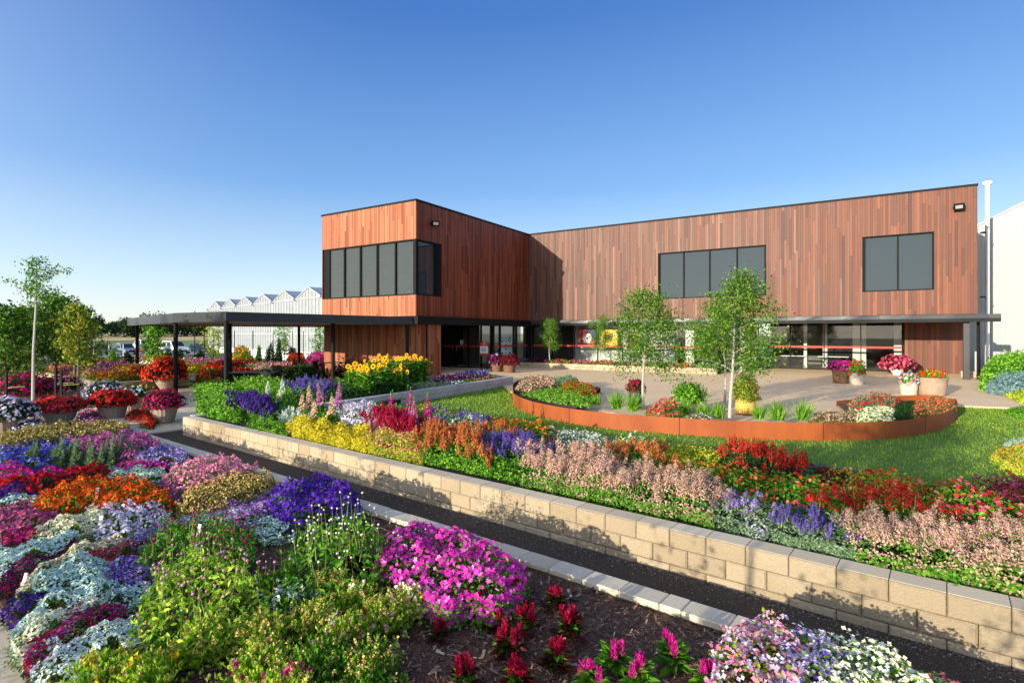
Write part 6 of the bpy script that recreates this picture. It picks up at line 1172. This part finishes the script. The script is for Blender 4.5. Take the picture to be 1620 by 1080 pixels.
flowerpot(97, 638, zt, 'bowl', 'pot_taupe', .44, .55, 'taupe pot of pink and crimson flowers behind the two dark stakes', 'leaf_dark', [('bicolor_pinkwhite', .55), ('petal_crimson', .3)], .68, .42, group=PG)
flowerpot(38, 646, zt, 'bowl', 'pot_taupe', .5, .55, 'large taupe pot of crimson red flowers at the far left', 'leaf_dark', [('petal_crimson', .5), ('petal_magenta', .25)], .85, .62, group=PG)
flowerpot(8, 690, zt, 'bowl', 'pot_taupe', .42, .5, 'pot with white and plum flowers cut by the left frame edge', 'leaf_dark', [('bicolor_whitepurple', .6)], .62, .45, group=PG, fsz=.04)
flowerpot(263, 616, zt, 'cone', 'pot_taupe', .5, .6, 'tall heaped pot of flame red begonias between the canopy posts', 'leaf_burgundy', [('petal_orangered', .8), ('petal_red', .4)], .85, .85, group=PG, fsz=.045)
def gd(lb, poly, H, leaf, fl, z0=-.41, name='flower_patch', grp='low flower patches of the left garden'): drift(name, lb, 'flowers', px(poly, z0+H*.6), z0, H, leaf, fl, .25, .3, grp)
gd('white and plum petunias on the ground left of the wide bowl', [(20, 680), (28, 650), (60, 645), (72, 668), (68, 684)], .32, ('leaf_dark', .05, 1.1), [('flat', 'bicolor_whitepurple', .036, .7)])
gd('magenta and white petunias between two pots', [(118, 672), (125, 655), (152, 650), (165, 668), (150, 678)], .26, ('leaf_dark', .05, 1.1), [('flat', 'bicolor_pinkwhite', .034, .5), ('flat', 'petal_magenta', .034, .3)])
gd('scarlet ground patch in front of the concrete plinth', [(196, 666), (205, 650), (235, 650), (248, 662), (240, 672)], .22, ('leaf_dark', .05, .8), [('flat', 'petal_brightred', .03, .7)])
gd('dark green and yellow ground plants before the begonia pot', [(176, 632), (190, 618), (225, 612), (248, 620), (240, 632)], .5, ('leaf_olive', .1, 1.2), [('flat', 'petal_yellow', .03, .08)])
gd('red and burgundy low flowers under the left trees', [(40, 628), (60, 605), (100, 598), (120, 612), (100, 628)], .3, ('leaf_burgundy', .07, 1.1), [('flat', 'petal_crimson', .035, .3)])
def lb_(lb, s0, s1, r0, r1, H, leaf, fl, name='flower_patch'):
    drift(name, lb, 'flowers', [GW(s0, r0), GW((s0+s1)/2, r0), GW(s1, r0), GW(s1, r1), GW((s0+s1)/2, r1), GW(s0, r1)], -.12, H, leaf, fl, .25, .35, 'drifts in the raised beds of the left garden')
cols = [('petal_coral', 'leaf_olive', 'coral and orange flowers at the far end of the left bed'), ('petal_plum', 'leaf_burgundy', 'plum flowers in the middle of the left bed'), ('petal_salmon', 'leaf_mid', 'pink flowers in the middle of the left bed'), ('petal_orangered', 'leaf_mid', 'orange red flowers near the end of the left bed')]
for i, (c, l, t) in enumerate(cols): s0 = -42+i*3.1; lb_(t, s0+.1, s0+3.1, 7.9, 9.4, .34, (l, .1, 1.2), [('flat', c, .05, .5)])
for i, (c, l, t) in enumerate([('petal_red', 'leaf_burgundy', 'red flowers at the back far end of the left bed'), ('petal_mauve', 'leaf_dark', 'mauve flowers at the back of the left bed'), ('petal_coral', 'leaf_lime', 'lime leaves with coral flowers at the back of the left bed'), ('petal_brightred', 'leaf_burgundy', 'scarlet flowers at the back end of the left bed')]): s0 = -42+i*3.1; lb_(t, s0+.1, s0+3.1, 9.5, 11.1, .5, (l, .1, 1.2), [('flat', c, .05, .5)])
for i, (c, l, t) in enumerate([('petal_salmon', 'leaf_mid', 'rose flowers at the far end of the far bed'), ('petal_pink', 'leaf_mid', 'pale pink flowers of the far bed behind the first post'), ('petal_cream', 'leaf_bright', 'cream and lime flowers of the far bed'), ('petal_orangered', 'leaf_mid', 'orange flowers of the far bed by the thick post'), ('petal_yellow', 'leaf_lime', 'bright yellow flowers of the far bed'), ('petal_red', 'leaf_dark', 'red flowers at the near end of the far bed')]): s0 = -50+i*3.65; lb_(t, s0+.1, s0+3.6, 12.7, 14.4, .34, (l, .12, 1.2), [('flat', c, .06, .55)])
for i, (c, l, t) in enumerate([('petal_magenta', 'leaf_mid', 'magenta flowers at the back far end of the far bed'), ('petal_yellow', 'leaf_lime', 'yellow flowers at the back of the far bed'), ('petal_peach', 'leaf_mid', 'peach flowers at the back of the far bed'), ('petal_magenta', 'leaf_mid', 'magenta and pink flowers behind the yellow ones'), ('petal_red', 'leaf_dark', 'red mound at the back of the far bed'), ('petal_pink', 'leaf_mid', 'pink flowers at the back near end of the far bed')]): s0 = -50+i*3.65; lb_(t, s0+.1, s0+3.6, 14.6, 16.5, .5, (l, .12, 1.2), [('flat', c, .06, .55)])
gd('red flowers on the ground beside the pale mesh chairs', [(310, 598), (325, 585), (350, 583), (362, 592), (345, 600)], .7, ('leaf_mid', .11, 1.0), [('flat', 'petal_red', .05, .9)])
gd('magenta and pink flower mass before the greenhouse right of centre', [(480, 578), (490, 566), (520, 563), (548, 572), (520, 580)], .8, ('leaf_mid', .12, 1.0), [('flat', 'petal_magenta', .06, 1.0)])
gd('red flower mass left of the magenta one under the canopy', [(450, 578), (458, 567), (480, 566), (486, 576)], .8, ('leaf_mid', .12, 1.0), [('flat', 'petal_red', .06, 1.0)])
gd('orange and yellow shrub in front of the greenhouse corner', [(366, 572), (372, 562), (390, 560), (400, 568)], 1.3, ('leaf_mid', .16, 1.2), [('flat', 'petal_orange', .07, .3)])
gd('clipped dark green shrub under the canopy', [(452, 597), (460, 585), (490, 583), (505, 592), (480, 600)], .7, ('leaf_dark', .11, 1.6), [])
gd('low green planting strip in front of the greenhouse', [(370, 588), (380, 576), (450, 574), (455, 586)], .3, ('leaf_bright', .14, 1.3), [('flat', 'petal_pink', .05, .15)])
# patio pots
PP = 'pots on the aggregate patio'
flowerpot(1006, 645, .02, 'tub', 'pot_zinc', .19, .5, 'dark zinc pot with crimson flowers left of the first birch', 'leaf_dark', [('petal_crimson', .8)], .26, .3, .05, PP)
flowerpot(1090, 651, .02, 'cone', 'pot_stone', .27, .32, 'round bright green bush in a low stone bowl', 'leaf_bright', [], .48, .5, .08, PP)
flowerpot(1179, 654, .02, 'ribbed', 'pot_yellow', .25, .43, 'yellow ribbed pot with a yellowing bushy shrub', 'leaf_autumn', [], .4, .62, .06, PP)
flowerpot(1330, 606, .0, 'tub', 'pot_brown', .34, .62, 'brown weathered pot of magenta chrysanthemums', 'leaf_dark', [('petal_magenta', 1.4)], .44, .35, .06, PP, fsz=.04)
flowerpot(1356, 608, .0, 'tub', 'pot_stone', .28, .5, 'pale pot of red flowers beside the magenta one', 'leaf_mid', [('petal_red', .4)], .36, .5, .06, PP)
flowerpot(1419, 593, .0, 'cone', 'white_paint', .34, .42, 'white bowl with a large mound of rose red begonias', 'leaf_burgundy', [('petal_crimson', .5), ('petal_salmon', .7)], .8, .58, .09, PP, fsz=.06)
flowerpot(1437.5, 624.5, .0, 'tub', 'pot_stone', .28, .42, 'small pale pot with white and pink flowers', 'leaf_bright', [('petal_lilacwhite', .5), ('petal_pink', .4)], .3, .34, .06, PP)
flowerpot(1474, 625, .0, 'tub', 'pot_weathered', .47, .62, 'large weathered stone tub of red geraniums', 'leaf_bright', [('petal_brightred', .5)], .42, .26, .06, PP, fsz=.05)
flowerpot(786, 585, .0, 'tub', 'pot_brown', .38, .5, 'brown tub of purple and wine flowers beside the entrance sign', 'leaf_burgundy', [('petal_plum', .7), ('petal_lilac', .15)], .55, .5, .1, PP, Y=31.0)
flowerpot(806, 588, .0, 'tub', 'pot_brown', .36, .5, 'brown tub of dark red flowers right of the purple one', 'leaf_burgundy', [('petal_wine', .9)], .6, .45, .1, PP, Y=30.2)
# ================= TREES =================
def tree(label, b_, H, trunk_h, cr, leaf, n, ls, bark='birch_bark', tr=.045, lean=(0, 0), droop=.2, nl=16, name='birch_tree', cat='tree', group=None, shape='oval', tuftv=.16, top=None):
    b_ = np.array(b_, float); o = thing(name, label, cat, b_, 0, group); tk = MB(); T = lambda t: b_+np.array([lean[0]*t**3+.03*sin(t*7+b_[0]), lean[1]*t*t+.03*sin(t*5+1), H*t])
    tk.tube([T(t) for t in np.linspace(0, .97, 12)], [tr*(1-.85*t) for t in np.linspace(0, .97, 12)], 8); mb = MB(); C = []
    for i in range(nl):
        t = trunk_h/H+(1-trunk_h/H)*((i+.3)/nl)*.95; q = (t-trunk_h/H)/(1-trunk_h/H); a = i*2.4+rng.uniform(-.5, .5)
        ext = cr*{'oval': sqrt(max(.05, 1-(2*q-.75)**2*.62)), 'column': .8, 'open': (.5+.7*rng.random())}[shape]*rng.uniform(.7, 1.15)*(1-.55*q if shape != 'column' else 1); p0 = T(t); pts = [p0]; d = np.array([cos(a), sin(a), .75])
        for k in range(1, 6): d = d+np.array([0, 0, -droop*.55]); pts.append(pts[-1]+d/np.linalg.norm(d)*ext/5*1.25)
        tk.tube(pts, [tr*.32*(1-t*.5)*(1-.8*k/5) for k in range(6)], 5)
        for k in range(2, 6):
            for _ in range(3): C.append(pts[k]+rng.normal(0, .07*cr, 3))
    C.append(T(1.0)); C.append(T(.96)); C = np.array(C); idx = rng.integers(0, len(C), n); w_ = rng.random(n); p = C[idx]+rng.normal(0, 1, (n, 3))*np.array([tuftv, tuftv, tuftv*.8])*cr*(.5+.8*w_)[:, None]; p[:, 2] -= np.abs(rng.normal(0, droop*.35*cr, n))*(rng.random(n) < .45)
    inst(mb, *LEAF, p, rnd_dirs(n, .35), ls*rng.uniform(.7, 1.25, n)); tk.build('trunk', bark, o, world=True); mb.build('crown', leaf, o, world=True); return o
BG = 'young birches on the patio'
tree('young birch with white trunk beside the zinc pot', G(1019, 646, .14), 3.15, 1.0, 1.12, 'leaf_birch', 8500, .068, group=BG, droop=.45, nl=20, tuftv=.15, tr=.04)
tree('taller young birch with white trunk in front of the yellow pot', G(1157, 661, .17), 3.3, .95, 1.05, 'leaf_birch', 9000, .066, lean=(.28, .05), group=BG, droop=.3, nl=22, tuftv=.14, tr=.042)
tree('birch standing just behind the taller one', G(1147, 641, .05), 3.0, 1.0, .85, 'leaf_birch', 4200, .066, lean=(-.1, .1), group=BG, droop=.35, nl=16, tr=.038)
def pt(x, y, z): return BW(x, y, z)
tree('narrow leafy young tree by the shadow edge of the glass', pt(2.6, 9.6, .3), 2.75, .8, .55, 'leaf_birch', 3600, .075, group=BG, shape='column', nl=12, tuftv=.3, tr=.035)
tree('narrow young tree between the daisy poster and the poppies', pt(6.0, 9.6, .3), 2.8, .7, .62, 'leaf_birch', 4000, .075, group=BG, shape='column', nl=12, tuftv=.3, tr=.035)
tree('young tree in the planter behind the first patio birch', pt(8.6, 9.7, .3), 2.5, .7, .6, 'leaf_birch', 3000, .075, group=BG, shape='column', nl=10, tuftv=.3, tr=.035)
tree('young tree in the planter behind the second patio birch', pt(12.0, 9.7, .3), 2.4, .5, .65, 'leaf_birch', 3200, .075, group=BG, shape='column', nl=10, tuftv=.3, tr=.035)
LG = 'young trees of the left garden'
def gingko(label, b_):                            # slender sapling with bare trunk and short limbs
    o = thing('sapling', label, 'tree', b_, 0, LG); b_ = np.array(b_); tk = MB(); tk.tube([b_, b_+[.02, 0, 2], b_+[.1, 0, 3.4], b_+[.12, 0, 4.95]], [.05, .038, .03, .012], 8); mb = MB(); C = []
    for z, dx, dz, k in [(3.7, -1.0, .55, 7), (3.75, .5, .9, 4), (4.3, .95, .25, 6), (3.5, .6, .45, 3), (3.9, -.35, .1, 3)]:
        pts = [b_+np.array([.1+dx*t, .1*t, z+dz*(t**.7)]) for t in np.linspace(0, 1, 6)]; tk.tube(pts, [.02*(1-.7*t) for t in np.linspace(0, 1, 6)], 5); C += [pts[i] for i in range(2, 6)]
    C = np.array(C); n = 420; i = rng.integers(0, len(C), n); p = C[i]+rng.normal(0, .07, (n, 3)); inst(mb, *LEAF, p, rnd_dirs(n, .3), .085*rng.uniform(.7, 1.2, n))
    n = 900; z = rng.uniform(3.5, 5.0, n); p = b_+np.column_stack([.11+rng.normal(0, .16, n), rng.normal(0, .16, n), z]); inst(mb, *LEAF, p, rnd_dirs(n, .3), .085*rng.uniform(.7, 1.2, n)); tk.build('trunk', 'birch_bark', o, world=True); mb.build('crown', 'leaf_mid', o, world=True)
gingko('tall slender sapling with pale bare trunk and tufted top at left', tuple(G(52, 655, zt)))
tree('bushy young tree with dappled yellow leaves right of the pale sapling', G(88, 632, zt), 4.0, 1.2, 1.05, 'leaf_birch', 3600, .14, 'brown_bark', .05, group=LG, name='young_tree', droop=.1, nl=18)
tree('bushy young tree ending the left group near the handrail', G(124, 640, zt), 3.6, 1.3, .8, 'leaf_autumn', 2600, .13, 'brown_bark', .05, group=LG, name='young_tree', droop=.1, nl=18)
tree('rear bushy tree behind the two young ones', G(118, 612, zt), 3.7, .8, 1.1, 'leaf_birch', 2600, .17, 'brown_bark', .05, group=LG, name='young_tree', droop=.1, nl=18)
tree('dark leafy tree at the far left frame edge', G(8, 640, zt), 3.5, .7, 1.1, 'leaf_birch', 3600, .15, 'brown_bark', .06, group=LG, name='young_tree', droop=.1, nl=18)
tree('yellow green tree behind the sapling trunk', G(42, 610, zt), 3.7, .9, 1.3, 'leaf_birch', 3400, .17, 'brown_bark', .06, group=LG, name='young_tree', droop=.1, nl=18)
tree('low yellow green bush tree beneath the sapling', G(20, 622, zt), 1.9, .3, 1.2, 'leaf_autumn', 2000, .11, 'brown_bark', .04, group=LG, name='young_tree', droop=.1, nl=12)
tree('slim lime tree between the first canopy posts', G(243, 590, zt), 3.6, .9, .62, 'leaf_bright', 1500, .17, 'brown_bark', .04, group=LG, name='slim_tree', shape='column', nl=14, tuftv=.32)
for u, v_, H, lb in [(338, 584, 3.1, 'slim pale tree at the greenhouse corner'), (449, 577, 3.3, 'slim young tree in the middle of the greenhouse front'), (507, 575, 3.2, 'slim young tree nearest the timber building')]: tree(lb, G(u, v_, zt), H, .8, .6, 'leaf_lime' if u == 338 else 'leaf_bright', 800, .16, 'brown_bark', .04, group=LG, name='slim_tree', shape='column', nl=10, tuftv=.35)
for u, v_, H, W_, lb in [(128, 590, 1.7, 1.5, 'green shrub left of the handrail post'), (176, 589, 1.3, 1.2, 'green shrub under the handrail'), (205, 588, 1.2, .9, 'dark shrub before the silver car'), (263, 587, 1.5, .9, 'conical dark shrub between the canopy posts'), (285, 587, 1.3, .9, 'dark shrub right of the thick post'), (314, 585, 1.3, 1.0, 'rounded shrub in front of the dark blue car'), (409, 578, 1.4, .6, 'small conifer in front of the first bays'), (427, 578, 1.7, .9, 'dense dark bush in front of the greenhouse'), (441, 578, 1.9, .7, 'upright dark shrub beside the slim tree'), (463, 577, 1.5, .7, 'small dark shrub right of the slim tree')]:
    b_ = G(u, v_, zt); o = thing('shrub', lb, 'shrub', b_, 0, 'shrubs before the car park and greenhouse'); n = 1300; d = rnd_dirs(n); rr = rng.uniform(.4, 1, n)**.5*(1+.2*np.sin(d[:, 0]*4+u)); zz = np.abs(d[:, 2]); p = np.column_stack([d[:, 0]*W_*.55*rr*(1-.35*zz), d[:, 1]*W_*.55*rr*(1-.35*zz), .1+zz*H*rr]); mb = MB(); inst(mb, *LEAF, p, d+rng.normal(0, .6, (n, 3)), .14*rng.uniform(.7, 1.2, n)); mb.build('foliage', 'leaf_dark' if 'dark' in lb else 'leaf_mid', o); MB().tube([(0, 0, 0), (0, 0, H*.5)], .03, 5).build('stem', 'brown_bark', o)
# stakes beside the sapling
for u, v_, h, lb in [(10, 652, 1.75, 'short dark timber stake at the far left edge'), (88, 648, 1.9, 'left dark timber stake behind the red bowl'), (97, 648, 1.8, 'right dark timber stake of the pair behind the red bowl')]:
    b_ = G(u, v_, zt); o = thing('tree_stake', lb, 'stake', b_, 0, 'dark timber stakes'); MB().box(-.03, .03, -.03, .03, 0, h*.75).build('shaft', 'dark_cladding_back', o); MB().tube([(0, 0, h*.45), (.6, 0, h*.48)], .008, 4).build('tie', 'stem_pale', o)
# far tree belt: separate trees
def fartree(u, Y, H, W_, lb):
    b_ = np.array([(u-CX)/F_PX*Y, Y, .3 if Y < 150 else 1.0]); o = thing('far_tree', lb, 'tree', b_, 0, 'trees beyond the dry field'); n = 1500; d = rnd_dirs(n); lobes = rnd_dirs(7, .3)
    c = np.array([0, 0, H*.5])+lobes*np.array([W_*.34, W_*.34, H*.24]); i = rng.integers(0, 7, n); p = c[i]+d*(rng.random((n, 1))**.4)*np.array([W_*.33, W_*.33, H*.3]); mb = MB(); inst(mb, *LEAF, p, d+rng.normal(0, .6, (n, 3)), .9*rng.uniform(.6, 1.2, n)); mb.build('crown', 'leaf_far', o); MB().tube([(0, 0, 0), (0, 0, H*.5)], [.3, .15], 6).build('trunk', 'brown_bark', o)
lbs = ['at the far left horizon', 'second in the far belt', 'third in the far belt', 'in the far belt behind the left birches', 'behind the bushy young trees', 'left of the gap in the belt', 'with a low rounded crown', 'before the gap above the handrail', 'tall and dark above the silver car', 'broad one left of the canopy corner', 'touching the canopy corner', 'under the canopy edge at left', 'behind the slim lime tree', 'above the white four wheel drive', 'above the dark blue car', 'behind the thin posts', 'just left of the greenhouse', 'hidden partly by the canopy soffit', 'between the canopy and greenhouse', 'at the greenhouse corner']
us = [-40, -10, 12, 35, 60, 84, 104, 118, 132, 160, 176, 196, 214, 236, 256, 276, 296, 312, 326, 150]
for i, (u, lb) in enumerate(zip(us, lbs)): fartree(u, rng.uniform(185, 215), rng.uniform(6.0, 7.6)*(1.08 if 90 < u < 210 else 1), rng.uniform(5.5, 8.5), 'dark tree '+lb)
fartree(60, 120, 7.8, 9, 'larger round tree showing above the young trees'); fartree(244, 170, 8.5, 7, 'taller tree peeking above the canopy roof')

tree('unseen young birch added behind the viewpoint to cast shade', (-4.2, -1.3, zt), 3.9, 2.3, 1.1, 'leaf_birch', 5000, .09, group=BG, droop=.2, nl=16, tr=.04)  # unseen tree, added to throw shade on the lawn and steel planter
